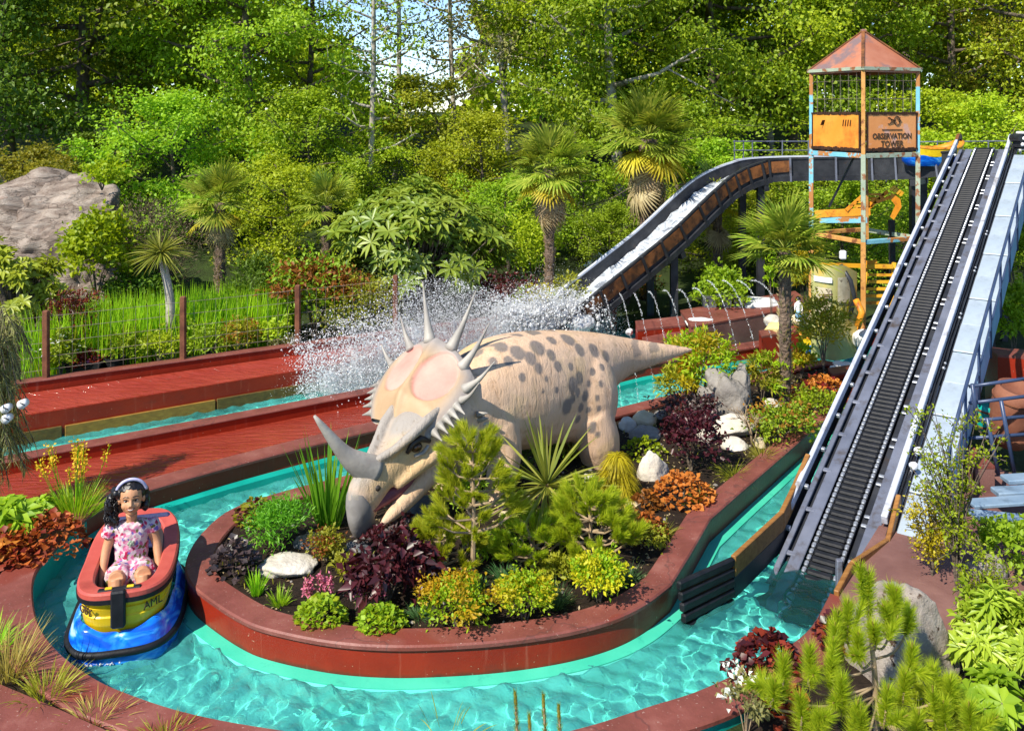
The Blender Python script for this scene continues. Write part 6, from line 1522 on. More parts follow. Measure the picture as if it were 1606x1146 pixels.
# mid-distance shrubs
M = [
 ('photinia', 'copper-tipped photinia shrub behind the fence left of the rhododendron', 492, 520, 125, 130, 'leaf_mid', 2000, (.10, .045), 14.6, 51, ('leaf_copper', .8, True)),
 ('conifer_bush', 'dark green feathery bush behind the reeds', 402, 500, 90, 130, 'leaf_dark', 1700, (.10, .03), 14.9, 52, None),
 ('shrub', 'small light green shrub at the fence beside the photinia', 425, 535, 60, 55, 'leaf_spring', 700, (.07, .035), 13.6, 53, None),
 ('cotoneaster', 'arching feathery cotoneaster bank behind the splash', 560, 535, 170, 105, 'leaf_olive', 3200, (.055, .03), 14.6, 54, None),
 ('maple', 'dark purple shrub partly hidden by spray right of the horns', 790, 480, 120, 75, 'leaf_purple', 1500, (.08, .04), 15.6, 55, None),
 ('shrub', 'golden green shrub below the middle palm', 840, 455, 70, 60, 'leaf_yellow', 900, (.08, .045), 15.4, 56, ('leaf_lime', .6, False)),
 ('shrub', 'orange-green shrub left of the chute foot', 890, 455, 70, 65, 'leaf_olive', 900, (.08, .04), 15.8, 57, None),
 ('shrub', 'tall light green shrub behind the middle palm trunk', 835, 440, 110, 150, 'leaf_spring', 2000, (.09, .045), 17.2, 58, None),
 ('variegated_shrub', 'pale variegated shrub between the middle palm and the chute', 945, 420, 55, 80, 'leaf_grey', 800, (.09, .05), 17.0, 59, ('petal_white', .18, True)),
 ('shrub', 'dark shrub under the rock ledge behind the cabbage palm', 215, 420, 110, 80, 'leaf_dark', 1300, (.09, .05), 15.8, 60, None),
 ('maple', 'fine dark red maple beside the left fence post', 112, 560, 80, 125, 'leaf_purple', 1500, (.07, .018), 13.2, 61, ('leaf_red', .3, False)),
 ('shrub', 'green shrub between the first two fence posts', 95, 590, 60, 60, 'leaf_mid', 600, (.07, .04), 12.6, 62, ('petal_white', .05, True)),
 ('shrub', 'loose green shrub right of the red flowers behind the fence', 200, 560, 80, 55, 'leaf_mid', 800, (.07, .025), 13.1, 63, None),
 ('shrub', 'yellow-green shrub left of the second fence post', 250, 560, 60, 50, 'leaf_spring', 700, (.07, .025), 13.0, 64, None),
 ('shrub', 'loose green shrub right of the second fence post', 330, 555, 80, 55, 'leaf_fresh', 800, (.07, .03), 13.2, 65, None),
 ('shrub', 'bushy plant with orange tips in the middle of the fence', 375, 545, 70, 60, 'leaf_olive', 700, (.07, .03), 13.4, 66, ('leaf_copper', .3, True)),
 ('shrub', 'silvery low shrub beside the third fence post', 450, 535, 50, 35, 'leaf_grey', 500, (.05, .03), 13.4, 67, None),
 ('shrub', 'leafy green potted bush under the fountain jets', 1135, 480, 85, 75, 'leaf_fresh', 1400, (.09, .05), 16.0, 68, None),
 ('bamboo', 'yellow bamboo clump left of the tower legs', 1262, 500, 45, 150, 'leaf_yellow', 1100, (.12, .03), 15.6, 69, ('leaf_olive', .6, False)),
 ('shrub', 'yellow-green loose shrub in front of the tower', 1292, 590, 85, 110, 'leaf_olive', 1300, (.09, .022), 12.9, 70, ('leaf_yellow', .3, False)),
 ('shrub', 'lime shrub just right of the island palm trunk', 1256, 605, 40, 50, 'leaf_yellow', 500, (.06, .035), 12.4, 71, ('leaf_lime', .5, False)),
 ('shrub', 'green shrub behind the station stairs at the right edge', 1590, 520, 60, 120, 'leaf_fresh', 1400, (.09, .05), 13.5, 72, None),
 ('shrub', 'dark mass of evergreen beside the stairway at the right', 1600, 600, 90, 200, 'leaf_mid', 1500, (.09, .05), 15.5, 73, None),
 ('shrub', 'brown-green bush under the lower chute', 985, 490, 90, 60, 'leaf_copper', 900, (.07, .04), 17.3, 74, ('leaf_dark', .6, False)),
 ('young_tree', 'slender pale green sapling beside the island palm crown', 1210, 500, 22, 130, 'leaf_lime', 260, (.09, .04), 15.2, 75, None),
]
for nm, lb, px, py, w_, h_, mt, n, lf, d, sd, sec in M: bush(nm, lb, px, py, w_, h_, mt, n, lf, d=d, z=.3, seed=sd, second=sec, inner=.3)
# reeds
rng = rgn(90); t = thing('reed_bed', 'bright green reed bed behind the fence left of the photinia', 'reeds', (-5.4, 13.6, .25)); n = 2600
P = np.stack([rng.uniform(-1.5, 1.75, n), rng.uniform(-.5, 1.1, n)+rng.uniform(-1.5, 1.75, n)*.0, np.zeros(n)], 1); P[:, 1] += P[:, 0]*.45
link('blades', blade_mesh('blades', P, unit(np.array([0, 0, 1.0])+rng.normal(size=(n, 3))*.13), rng.uniform(.75, 1.2, n), .028, .12, rng.random(n), 4), 'leaf_grass', t)
n = 700; P = P[:n]; link('stems', blade_mesh('stems', P+rng.normal(size=(n, 3))*.05*np.array([1, 1, 0]), unit(np.array([0, 0, 1.0])+rng.normal(size=(n, 3))*.06), rng.uniform(.5, .8, n), .02, .02, rng.random(n), 2), 'leaf_yellow', t)
# red flower bed, pots
mound('flower_bed', 'low bed of red flowers in a dark trough behind the fence', 137, 552, 55, 22, 'leaf_red', 260, .07, z=.35, seed=91, d=12.9, second=('petal_pink', .3))
for k, (px, py, d, w_) in enumerate(((135, 575, 12.8, .5), (180, 565, 12.9, .28), (355, 550, 13.0, .3), (330, 548, 13.1, .25))):
    p = Dp(px, py, d); t = thing('planter', ('long dark trough under the red flowers', 'black round pot right of the red flower trough', 'black pot holding the orange-tipped bush', 'black pot left of the orange-tipped bush')[k], 'planter', (p.x, p.y, .2)); q = MB()
    if k == 0: q.loft([[(sx*w_/2*g, sy*.12*g, z) for sx, sy in ((-1, -1), (1, -1), (1, 1), (-1, 1))] for g, z in ((.85, 0), (1, .2), (1.05, .2), (1.05, .23), (.95, .23), (.9, .15))])
    else: q.loft([[(w_/2*g*math.cos(a), w_/2*g*math.sin(a), z) for a in np.linspace(0, 6.28, 17)[:-1]] for g, z in ((.75, 0), (1, .22), (1.08, .22), (1.08, .26), (.95, .26), (.9, .18))])
    q.build('pot', 'black_plastic', t)
for k, px in enumerate((1112, 1135, 1158)):
    p = Dp(px, 492, 15.9); t = thing('planter', ('left', 'middle', 'right')[k]+' dark square planter under the potted bush by the fountain jets', 'planter', (p.x, p.y, .5)); q = MB()
    q.loft([[(sx*.12*g, sy*.12*g, z) for sx, sy in ((-1, -1), (1, -1), (1, 1), (-1, 1))] for g, z in ((.85, 0), (1, .2), (1.06, .2), (1.06, .24), (.9, .24), (.88, .18))]); q.build('pot', 'slate_stone', t)
# fence
fe = thing('wire_fence', 'rusty post and wire fence along the back of the splash run', 'fence', (-6, yA(-6)+.05, .2)); FO = Vector(fe.location)
xs_ = []
for px in (-60, 72, 287, 467, 620):
    # solve the fence line for this column
    best = min(np.arange(-9, 1, .01), key=lambda x: abs(CX+F*x/(yA(x)+.12)-px)); xs_.append(best)
    q = MB(); q.bar((best-FO.x, yA(best)+.12-FO.y, -.1), (best-FO.x, yA(best)+.12-FO.y, 1.22), .075, .075, (1, 0, 0), bev=.01); q.build('post', 'rust_post', fe)
for a, b in zip(xs_[:-1], xs_[1:]):
    q = MB(); A = Vector((a-FO.x, yA(a)+.12-FO.y, 0)); B = Vector((b-FO.x, yA(b)+.12-FO.y, 0))
    for z in (.45, .62, .8, .97, 1.14): q.tube([A+Vector((0, 0, z)), B+Vector((0, 0, z))], .003, 4)
    for u in np.linspace(0, 1, 12)[1:-1]: p = A.lerp(B, u); q.tube([p+Vector((0, 0, .38)), p+Vector((0, 0, 1.16))], .002, 4)
    stuff(q.build('wire_panel', 'wire', fe))
# ------------------------------------------------------------------ the island planting
def isl_rock(label, px, py, wpx, hpx, seed, mat, dep=1.0, sub=3, rz=0.0, z=.2, planes=7, rough=.12):
    p, s = at(px, py, z); return rock('garden_rock', label, (p.x, p.y, z-.03), (wpx*s/2, wpx*s/2*dep, hpx*s*.62), seed, mat, sub, rz, planes=planes, rough=rough)
isl_rock('flat white limestone slab at the left of the island bed', 450, 893, 108, 26, 5, 'white_stone', .8, 4, .25, planes=10)
isl_rock('small dark slate slab right of the white limestone slab', 487, 852, 60, 24, 6, 'slate_stone', .8)
isl_rock('grey slate stone under the dinosaur chin', 562, 868, 50, 26, 7, 'slate_stone')
isl_rock('white patterned stone below the dinosaur mouth', 622, 838, 34, 22, 8, 'white_stone')
isl_rock('grey boulder between the dinosaur jaw and the pine', 668, 815, 62, 44, 9, 'slate_stone')
isl_rock('cream pebble at the left of the pine trunk', 690, 880, 30, 18, 10, 'cream_stone', 1, 3, 0, planes=3)
isl_rock('cream stone behind the pine trunk', 712, 842, 36, 20, 11, 'cream_stone', 1, 3, 0, planes=3)
isl_rock('cream stone at the foot of the spiky yucca', 795, 818, 34, 24, 12, 'cream_stone', 1, 3, 0, planes=3)
isl_rock('upright white boulder beside the orange coral bells', 1026, 752, 56, 56, 13, 'white_stone', .8, 4, .4)
isl_rock('small pale boulder at the foot of the upright white boulder', 998, 798, 44, 26, 14, 'cream_stone')
isl_rock('small white stone right of the spiky yucca', 925, 760, 32, 24, 15, 'white_stone')
isl_rock('white stone in the middle of the compact pine', 950, 815, 22, 14, 16, 'white_stone')
isl_rock('cream boulder beside the dinosaur hind foot', 1010, 664, 40, 24, 17, 'cream_stone', 1, 3, 0, planes=4)
isl_rock('pale grey slab right of the hind foot', 1015, 688, 56, 26, 18, 'grey_stone', .8)
isl_rock('small white stone touching the hind foot', 984, 672, 28, 24, 19, 'white_stone')
isl_rock('small grey stone behind the cream boulder', 1036, 656, 24, 18, 20, 'grey_stone')
isl_rock('broad white limestone block under the bare twig shrub', 1150, 680, 72, 36, 21, 'white_stone', .7, 4, .2)
isl_rock('second white block below the broad limestone block', 1152, 702, 44, 22, 22, 'white_stone')
isl_rock('small cream stone right of the limestone blocks', 1190, 700, 22, 20, 23, 'cream_stone')
isl_rock('round white stone left of the island palm', 1212, 642, 32, 22, 24, 'white_stone')
isl_rock('white stone with red leaves left of the limestone block', 1108, 688, 34, 30, 25, 'white_stone')
st_ = thing('craggy_rock', 'craggy upright grey rock beside the yellow bamboo on the island', 'rock', at(1140, 655)[0])
for k, (x, y, z, a, b, c) in enumerate([(0, 0, -.05, .30, .24, .40), (.16, .05, -.05, .22, .2, .44), (-.15, .06, -.05, .22, .2, .32), (.02, .1, .22, .20, .16, .28)]):
    o = link('stone', rock_mesh('stone', a, b, c, 60+k, 4, 12, .22), 'grey_stone', st_); o.location = (x, y, z); o.rotation_euler = (.1*k, .12*k, k*1.3)
# plants of the island, left to right
t = tuft('iris', 'tall upright green iris leaves beside the dinosaur beak', 515, 822, 95, 150, 'leaf_iris', 75, .030, seed=101, droop=.12, lean=.55, cat='plant', rbase=.2)
bush('fern', 'feathery green fern left of the iris', 440, 858, 100, 72, 'leaf_iris', 2600, (.05, .012), seed=102, inner=.4)
mound('coral_bells', 'dark plum coral bells at the left end of the island', 368, 900, 72, 55, 'leaf_plum', 240, .055, seed=103)
mound('coral_bells', 'brownish low coral bells behind the plum ones', 402, 815, 70, 30, 'leaf_olive', 240, .045, seed=104, second=('leaf_purple', .5))
tuft('grass_tuft', 'bright grass tuft below the white limestone slab', 402, 932, 46, 56, 'leaf_grass', 110, .008, seed=105)
tuft('grass_tuft', 'lower bright grass tuft near the island coping', 438, 950, 52, 40, 'leaf_grass', 110, .007, seed=106)
bush('sedum', 'olive low plant behind the white limestone slab', 512, 880, 60, 45, 'leaf_olive', 700, (.035, .018), seed=107, second=('leaf_copper', .3, True))
bush('viburnum', 'deep burgundy broad-leaved shrub at the front of the island', 608, 936, 140, 80, 'leaf_purple', 640, (.10, .052), seed=108, inner=.5, droop=.35)
bush('sedum', 'purple leafy plant under the dinosaur jaw', 612, 862, 100, 34, 'leaf_purple', 420, (.05, .03), seed=109, second=('leaf_plum', .4, False))
def spikes(name, label, px, py, hpx, mat, n, seed, w_=.3):
    p, s = at(px, py); rng = rgn(seed); t = thing(name, label, 'flowers', p); q = MB(); P = []
    for k in range(n):
        x, y = rng.normal(size=2)*w_*.06; h = hpx*s*rng.uniform(.7, 1.1); lx, ly = rng.normal(size=2)*.02; q.tube([(x, y, 0), (x+lx, y+ly, h)], .003, 4)
        for j in range(46): f = rng.uniform(.4, 1.0); P.append((x+lx*f, y+ly*f, h*f)+tuple(rng.normal(size=3)*(.016*(1.25-f))))
    q.build('stalks', 'leaf_iris', t); P = np.array(P); o = P[:, 3:]; link('petals', leaf_mesh('petals', P[:, :3]+o, o+1e-4, rdir(len(P), rng), .022, .016, rng.random(len(P)), .2, 0), mat, t)
spikes('astilbe', 'pink flower plumes left of the burgundy shrub', 487, 942, 36, 'petal_pink', 5, 111)
spikes('astilbe', 'pink flower plumes at the left edge of the burgundy shrub', 508, 938, 40, 'petal_pink', 5, 112)
spikes('astilbe', 'pink flower plumes in front of the burgundy shrub', 562, 955, 42, 'petal_pink', 4, 113)
spikes('astilbe', 'pink flower plumes at the front foot of the burgundy shrub', 590, 952, 44, 'petal_pink', 6, 114)
mound('low_plant', 'low green leafy cushion left of the burgundy shrub front', 503, 975, 78, 38, 'leaf_fresh', 380, .04, seed=115, second=('leaf_lime', .4))
mound('low_plant', 'low green leafy cushion below the burgundy shrub', 597, 984, 76, 34, 'leaf_fresh', 360, .04, seed=116, second=('leaf_lime', .4))
bush('spirea', 'orange-tipped golden spirea at the front coping', 716, 984, 105, 74, 'leaf_lime', 1300, (.036, .020), seed=117, second=('leaf_gold', .75, True))
bush('spirea', 'round yellow-green spirea right of the orange-tipped one', 822, 974, 88, 66, 'leaf_lime', 1300, (.034, .020), seed=118, second=('leaf_yellow', .8, True))
bush('spirea', 'tall yellow spirea near the right front of the island', 938, 945, 84, 76, 'leaf_lime', 1100, (.036, .022), seed=119, second=('leaf_yellow', .8, True))
for k, (px, py, w_, h_, lb) in enumerate(((792, 912, 50, 46, 'blue fescue tuft behind the round spirea'), (872, 952, 56, 58, 'large blue fescue tuft between the two yellow spireas'), (986, 912, 66, 44, 'blue fescue tuft at the right front corner of the bed'), (752, 925, 22, 34, 'thin blue-green grass tuft left of the pine trunk'), (655, 965, 56, 34, 'dull blue fescue tuft right of the burgundy shrub'))):
    tuft('fescue', lb, px, py, w_, h_, 'leaf_blue', 240, .004, seed=120+k, droop=.45, lean=.9)
p, s = at(741, 912); t = thing('young_pine', 'young pine with pale trunk and open branches in the middle of the island', 'pine tree', p); pine(t, rgn(131), 225*s, .46, 7, 5, .17, .085, 190, 'leaf_pine', .006, .34, False, 2)
p, s = at(925, 880); t = thing('young_pine', 'compact bushy pine right of the spiky yucca', 'pine tree', p); pine(t, rgn(132), 100*s, .40, 5, 6, .16, .085, 230, 'leaf_pine', .007, .12, False, 3)
p, s = at(690, 900); t = thing('young_pine', 'low bushy pine at the left of the pale pine trunk', 'pine tree', p); pine(t, rgn(133), 70*s, .34, 3, 6, .14, .075, 200, 'leaf_pine', .007, .15, False, 3)
p, s = at(835, 885); t = thing('young_pine', 'low bushy pine under the spiky yucca', 'pine tree', p); pine(t, rgn(134), 62*s, .36, 3, 6, .14, .075, 200, 'leaf_pine', .007, .15, False, 3)
p, s = at(858, 838); t = thing('yucca', 'spiky variegated yucca with long radiating leaves in front of the dinosaur flank', 'yucca', p)
q = MB(); q.tube([(0, 0, -.05), (0, 0, .2), (0, 0, .42)], [.028, .024, .03], 8); q.build('trunk', 'rust_post', t, True); spiky(t, rgn(135), (0, 0, .44), 120, .68, .030, 'leaf_cord', -.75, droop=.12)
p, s = at(968, 785); t = thing('thread_cypress', 'drooping golden thread cypress left of the upright white boulder', 'conifer', p); rng = rgn(136); n = 1500
a = rng.uniform(0, 6.28, n); z = rng.random(n); P = np.stack([np.cos(a)*.11*(1.1-z), np.sin(a)*.11*(1.1-z), .05+.40*z], 1); D = np.stack([np.cos(a), np.sin(a), np.full(n, .5)], 1)
link('foliage', blade_mesh('foliage', P, D, rng.uniform(.10, .22, n), .010, .9, rng.random(n), 4), 'leaf_yellow', t); stems(t, rng, 5, .4, .05)
mound('coral_bells', 'bright orange coral bells beside the upright white boulder', 1070, 785, 96, 42, 'leaf_orange', 360, .055, seed=137)
mound('coral_bells', 'copper coral bells at the right front of the bed', 1010, 838, 70, 34, 'leaf_copper', 240, .05, seed=138, second=('leaf_orange', .3))
mound('coral_bells', 'copper coral bells right of the compact pine', 1012, 800, 50, 30, 'leaf_copper', 160, .05, seed=139)
bush('low_plant', 'small green plant below the copper coral bells', 1020, 862, 66, 34, 'leaf_olive', 500, (.035, .02), seed=140)
bush('coral_bells', 'dark purple-red leafy clump left of the limestone blocks', 1085, 735, 105, 90, 'leaf_purple', 900, (.06, .04), seed=141, inner=.5)
bush('coral_bells', 'brownish purple clump behind the purple-red one', 1078, 668, 90, 45, 'leaf_plum', 600, (.055, .03), seed=142, second=('leaf_purple', .6, False))
mound('low_plant', 'small lime plant between hind foot rocks and thread cypress', 1010, 712, 66, 24, 'leaf_lime', 240, .045, seed=143)
bush('nandina', 'yellow-green bamboo-leaved shrub right of the tail tip', 1100, 640, 95, 125, 'leaf_lime', 900, (.10, .028), seed=144, inner=.3, second=('leaf_yellow', .5, False))
bush('nandina', 'low yellow-green leafy shrub in front of the rock stack', 1068, 640, 70, 60, 'leaf_olive', 500, (.09, .026), seed=145, second=('leaf_yellow', .6, False))
bush('nandina', 'loose green shrub between the rock stack and the palm', 1195, 630, 56, 80, 'leaf_olive', 600, (.09, .024), seed=146, second=('leaf_lime', .5, False))
bush('nandina', 'orange-tinged shrub hiding the tail tip', 1085, 590, 40, 60, 'leaf_gold', 260, (.09, .026), d=11.4, z=.5, seed=147)
p, s = at(1180, 700); t = thing('bare_shrub', 'pale leafless branching shrub in front of the rock stack', 'shrub', p); rng = rgn(148); q = MB()
def br_(a, d, l_, r, k):
    b = a+d*l_; q.tube([a, a.lerp(b, .5)+Vector(rng.normal(size=3))*l_*.06, b], [r, r*.8, r*.55], 6)
    if k:
        for _ in range(3): br_(a.lerp(b, rng.uniform(.55, 1)), (d+Vector(rng.normal(size=3))*.45+Vector((-.12, 0, .1))).normalized(), l_*.68, r*.55, k-1)
br_(Vector((0, 0, -.03)), Vector((-.15, 0, 1)).normalized(), .30, .016, 3); br_(Vector((.01, 0, 0)), Vector((.25, .1, 1)).normalized(), .20, .010, 2); q.build('branches', 'pale_twig', t, True)
bush('box_hedge', 'low dark green hedge along the right coping below the palm', 1225, 690, 120, 52, 'leaf_mid', 1400, (.05, .03), seed=149, second=('leaf_copper', .2, True))
bush('box_hedge', 'green leafy plants at the right coping above the hedge', 1278, 650, 90, 34, 'leaf_mid', 700, (.05, .03), seed=150, second=('leaf_lime', .3, True))
mound('coral_bells', 'orange coral bells at the far right of the island bed', 1290, 628, 100, 38, 'leaf_orange', 380, .055, seed=151, second=('leaf_red', .3))
for k, (px, py, w_, lb) in enumerate(((1150, 745, 90, 'dry grassy tuft along the right coping'), (1100, 785, 70, 'dry grassy tuft above the corner of the right coping'), (1195, 718, 60, 'dry grassy tuft below the hedge'), (1040, 840, 60, 'thin dry grass near the copper coral bells'))): tuft('sedge', lb, px, py, w_, 40, 'leaf_olive', 170, .005, seed=160+k, droop=.5, lean=.9)
for k, (px, py, w_, h_, mt, lb) in enumerate(((770, 870, 90, 34, 'leaf_fresh', 'small green fern at the right of the pine trunk'), (720, 800, 90, 50, 'leaf_fresh', 'leafy green plant behind the pine trunk'), (900, 800, 90, 40, 'leaf_mid', 'green fern under the right side of the yucca'), (875, 905, 70, 26, 'leaf_olive', 'low yellowish groundcover below the yucca'), (660, 760, 60, 40, 'leaf_dark', 'dark green plant in the shade of the dinosaur throat'), (830, 740, 110, 60, 'leaf_dark', 'shaded green plants between the dinosaur legs'), (895, 715, 90, 40, 'leaf_olive', 'creeping plant under the dinosaur belly'), (545, 905, 50, 30, 'leaf_olive', 'low olive groundcover left of the burgundy shrub'))):
    bush('groundcover', lb, px, py, w_, h_, mt, 700, (.05, .022), seed=170+k, inner=.3)
# leaf litter and bark chips on the bed
rng = rgn(180); n = 5000; x = rng.uniform(-2.6, 4.9, n); y = rng.uniform(6.2, 13.4, n); k = inpoly(x, y, offset(isl, .22, True)); x, y = x[k], y[k]; n = len(x)
P = np.stack([x, y, soil_z(x, y)+.006], 1)
stuff(tag(link('leaf_litter', leaf_mesh('leaf_litter', P, rng.normal(size=(n, 3))*np.array([1, 1, .2]), unit(np.array([0, 0, 1.0])+rng.normal(size=(n, 3))*.3), .035, .018, rng.random(n), .3, .0), 'leaf_dry'), 'scattered dry leaves and chips on the island soil', 'leaf litter'))
rng = rgn(181); q = MB()
for k in range(420):
    x, y = rng.uniform(-2.5, 4.8), rng.uniform(6.3, 13.2)
    if inpoly(np.array([x]), np.array([y]), offset(isl, .24, True))[0]: r = rng.uniform(.008, .022); q.ell((x, y, soil_at(x, y)+r*.3), (r*rng.uniform(.8, 1.4), r, r*.7), 6, 4)
stuff(tag(q.build('pebbles', 'grey_stone'), 'small pebbles scattered over the island soil', 'pebbles'))
# ------------------------------------------------------------------ left bed and corner
mound('coral_bells', 'salmon-orange coral bells along the left coping', 62, 862, 130, 52, 'leaf_orange', 460, .060, z=.235, seed=201, second=('leaf_red', .35))
mound('coral_bells', 'reddish coral bells at the left edge of the picture', 8, 880, 80, 48, 'leaf_red', 260, .060, z=.235, seed=202, second=('leaf_orange', .6))
rhodo('broadleaf_plant', 'broad green leaves at the left edge behind the coral bells', 18, 862, 95, 70, 7.75, 'leaf_fresh', 26, 203, (.20, .075), 7, z=.235)
rhodo('broadleaf_plant', 'small upright green leaves left of the bulbine', 68, 812, 40, 26, 8.3, 'leaf_fresh', 10, 204, (.13, .06), 6, z=.235)
isl_rock('white rock beside the broad green leaves at the left', 42, 812, 50, 26, 205, 'white_stone', z=.235)
t = tuft('bulbine', 'grassy clump with yellow flower spikes behind the girl', 118, 806, 80, 62, 'leaf_grass', 420, .008, z=.235, seed=206, droop=.22, lean=.8, cat='plant', rbase=.35); rng = rgn(207); q = MB(); P = []
for k in range(15):
    x, y = rng.normal(size=2)*np.array([.14, .08]); h = rng.uniform(.42, .72); lx = x*1.35; q.tube([(x*.4, y*.4, 0), (lx, y, h)], .0035, 4)
    for j in range(34): f = rng.uniform(.72, 1.0); P.append((x*.4+(lx-x*.4)*f, y*(.4+.6*f), h*f)+tuple(rng.normal(size=3)*.014))
q.build('stalks', 'leaf_grass', t); P = np.array(P); link('petals', leaf_mesh('petals', P[:, :3]+P[:, 3:], P[:, 3:]+1e-4, rdir(len(P), rng), .028, .018, rng.random(len(P)), .2, 0), 'petal_yellow', t)
for k, (px, py, w_, h_, mt, lb) in enumerate(((14, 1058, 90, 105, 'leaf_straw', 'arching dry-tipped grass at the left edge of the corner bed'), (72, 1092, 90, 70, 'leaf_olive', 'olive grass clump right of the arching grass'), (150, 1132, 110, 55, 'leaf_straw', 'low dry grass beside the dark corner coping'), (-14, 1020, 70, 70, 'leaf_grass', 'green grass entering from the left edge below the coral bells'), (260, 1160, 100, 50, 'leaf_olive', 'thin grass at the bottom edge below the boat'))):
    tuft('grass_clump', lb, px, py, w_, h_, mt, 190, .007, z=.235, seed=210+k, droop=.5, lean=.8, rbase=.3)
# weeping shrub hanging in from the left edge
p = Gp(-14, 800, .235); t = thing('weeping_shrub', 'grey-green weeping shrub with drooping shoots at the left edge', 'shrub', p); rng = rgn(220); q = MB(); P = []; D = []
for k in range(95):
    a = rng.uniform(-1.7, 1.7); l_ = rng.uniform(.2, .52); h = rng.uniform(.5, 1.85); e = Vector((math.cos(a)*l_*.62, math.sin(a)*l_, h-rng.uniform(.15, .4))); m_ = Vector((e.x*.5, e.y*.5, h+.05)); c = catmull([(0, 0, h*.5), m_, e], 5); q.tube(c, .005, 4)
    for j in range(60): f = rng.random(); i_ = min(int(f*(len(c)-1)), len(c)-2); pp = c[i_].lerp(c[i_+1], rng.random()); P.append(tuple(pp)); D.append(tuple((c[i_+1]-c[i_]).normalized()*.8+Vector(rng.normal(size=3))*.55+Vector((0, 0, -.4))))
q.build('branches', 'bark', t); n = len(P); link('foliage', blade_mesh('foliage', np.array(P), np.array(D), rng.uniform(.07, .16, n), .008, .3, rng.random(n), 3), 'leaf_grey', t)
for k, (px, py, lb) in enumerate(((10, 640, 'white round lamp nearest the left edge among drooping shoots'), (36, 633, 'white round lamp right of the others at the left edge'), (11, 656, 'lower white round lamp at the left edge'))):
    p = Dp(px, py, 8.2); t = thing('spot_lamp', lb, 'lamp', p); q = MB(); q.tube([(0, .05, 0), (0, -.03, 0)], [.035, .042], 14); q.build('housing', 'white_plastic', t, True); q = MB(); q.tube([(-.04, -.012, .012), (0, -.036, .018), (.03, -.03, .0), (.034, -.02, -.02)], .005, 6); q.build('bracket', 'black_plastic', t, True)
    q = MB(); q.tube([(0, .04, 0), (-.05, .12, -.03), (-.14, .16, -.06)], .008, 5); q.build('stalk', 'black_plastic', t)

# ------------------------------------------------------------------ right foreground
p = Gp(1425, 1075, .235); bo_ = rock('boulder', 'large grey lichen-spotted boulder in the right foreground', (p.x, p.y+.1, .12), (.40, .34, .46), 301, 'lichen_stone', 5, .5, planes=9, rough=.10)
p, s = at(1585, 905, .25); rock('boulder', 'small grey boulder under the cotoneaster at the right', (p.x-.2, p.y, .22), (.16, .14, .15), 302, 'grey_stone', 3)
# foreground pine: long side branches with upright brushes
p = Gp(1375, 1165, .235); t = thing('young_pine', 'bright green pine with pale candles in front of the lichen boulder', 'pine tree', p); rng = rgn(310); PO = Vector(p)
Ps, Ds, Ls = [], [], []; wood = MB(); cnd = MB()
def brush3(a, b, n=800, ln=.098):
    P, D, L_ = needles_along(rng, a, b, n, ln, 1.2); Ps.append(P); Ds.append(D); Ls.append(L_); v = (Vector(b)-Vector(a)).normalized(); cnd.tube([b, Vector(b)+v*rng.uniform(.02, .06)], [.006, .003], 5)
tips = [(1362,905,970,5.35),(1330,950,1010,5.3),(1392,955,1000,5.4),(1310,985,1045,5.25),(1370,985,1010,5.3),(1425,965,995,5.5),(1346,1000,1035,5.25),(1430,1020,1075,5.25),(1462,1050,1100,5.2),(1420,1060,1110,5.2),(1228,1035,1095,5.1),(1270,1020,1080,5.15),(1305,1040,1085,5.15),(1215,1075,1110,5.05),(1255,1095,1150,5.05),(1320,1068,1120,5.05),(1392,1085,1140,5.0),(1285,1125,1165,5.0),(1350,1120,1170,4.95),(1490,1070,1120,5.15),(1440,1125,1170,5.0),(1520,1110,1160,5.0),(1405,930,975,5.4),(1480,1105,1160,5.05)]
stemline = catmull([PO, Dp(1372, 1060, 5.3), Dp(1365, 990, 5.35), Dp(1363, 930, 5.35)], 6)
wood.tube([v-PO for v in stemline], [.022-.0008*k for k in range(len(stemline))], 8)
for (px, y0, y1, d) in tips:
    a = Dp(px+rng.uniform(-6, 6), y1, d)-PO; b = Dp(px, y0, d-.03)-PO; brush3(a, b)
    for q_ in range(1): c = a.lerp(b, .35)+Vector(rng.normal(size=3))*.03; brush3(c, c+((b-a)*.6+Vector(rng.normal(size=3))*.06), 450, .085)
    j = min(stemline, key=lambda v: abs((v-PO).z-(a.z-.18*abs(a.x)))); wood.tube(catmull([j-PO, (j-PO).lerp(a, .6)+Vector((0, 0, -.05)), a, a.lerp(b, .5)], 3), .0075, 5)
wood.build('trunk', 'pale_twig', t, True); cnd.build('candles', 'leaf_straw', t); P = np.concatenate(Ps); link('needles', needle_mesh('needles', P, np.concatenate(Ds), np.concatenate(Ls), .0042, rng.random(len(P))), 'leaf_pine', t)
# pine tips at the bottom edge
p = Gp(850, 1190, .235); t = thing('young_pine', 'tips of a small pine poking up at the bottom edge', 'pine tree', p); PO = Vector(p); Ps, Ds, Ls = [], [], []; wood = MB(); cnd = MB()
for px, y0, d in ((808, 1088, 4.9), (852, 1092, 4.9), (876, 1108, 4.85), (830, 1125, 4.85)):
    b = Dp(px, y0, d)-PO; a = Dp(px+4, y0+75, d)-PO; P, D, L_ = needles_along(rng, a, b, 300, .05, .6); Ps.append(P); Ds.append(D); Ls.append(L_); cnd.tube([b-(b-a)*.2, b+(b-a)*.05], [.010, .006], 6); wood.tube([(0, 0, 0), a, b], [.012, .008, .006], 5)
wood.build('trunk', 'pale_twig', t); cnd.build('candles', 'leaf_straw', t); P = np.concatenate(Ps); link('needles', needle_mesh('needles', P, np.concatenate(Ds), np.concatenate(Ls), .0035, rng.random(len(P))), 'leaf_pine_deep', t)
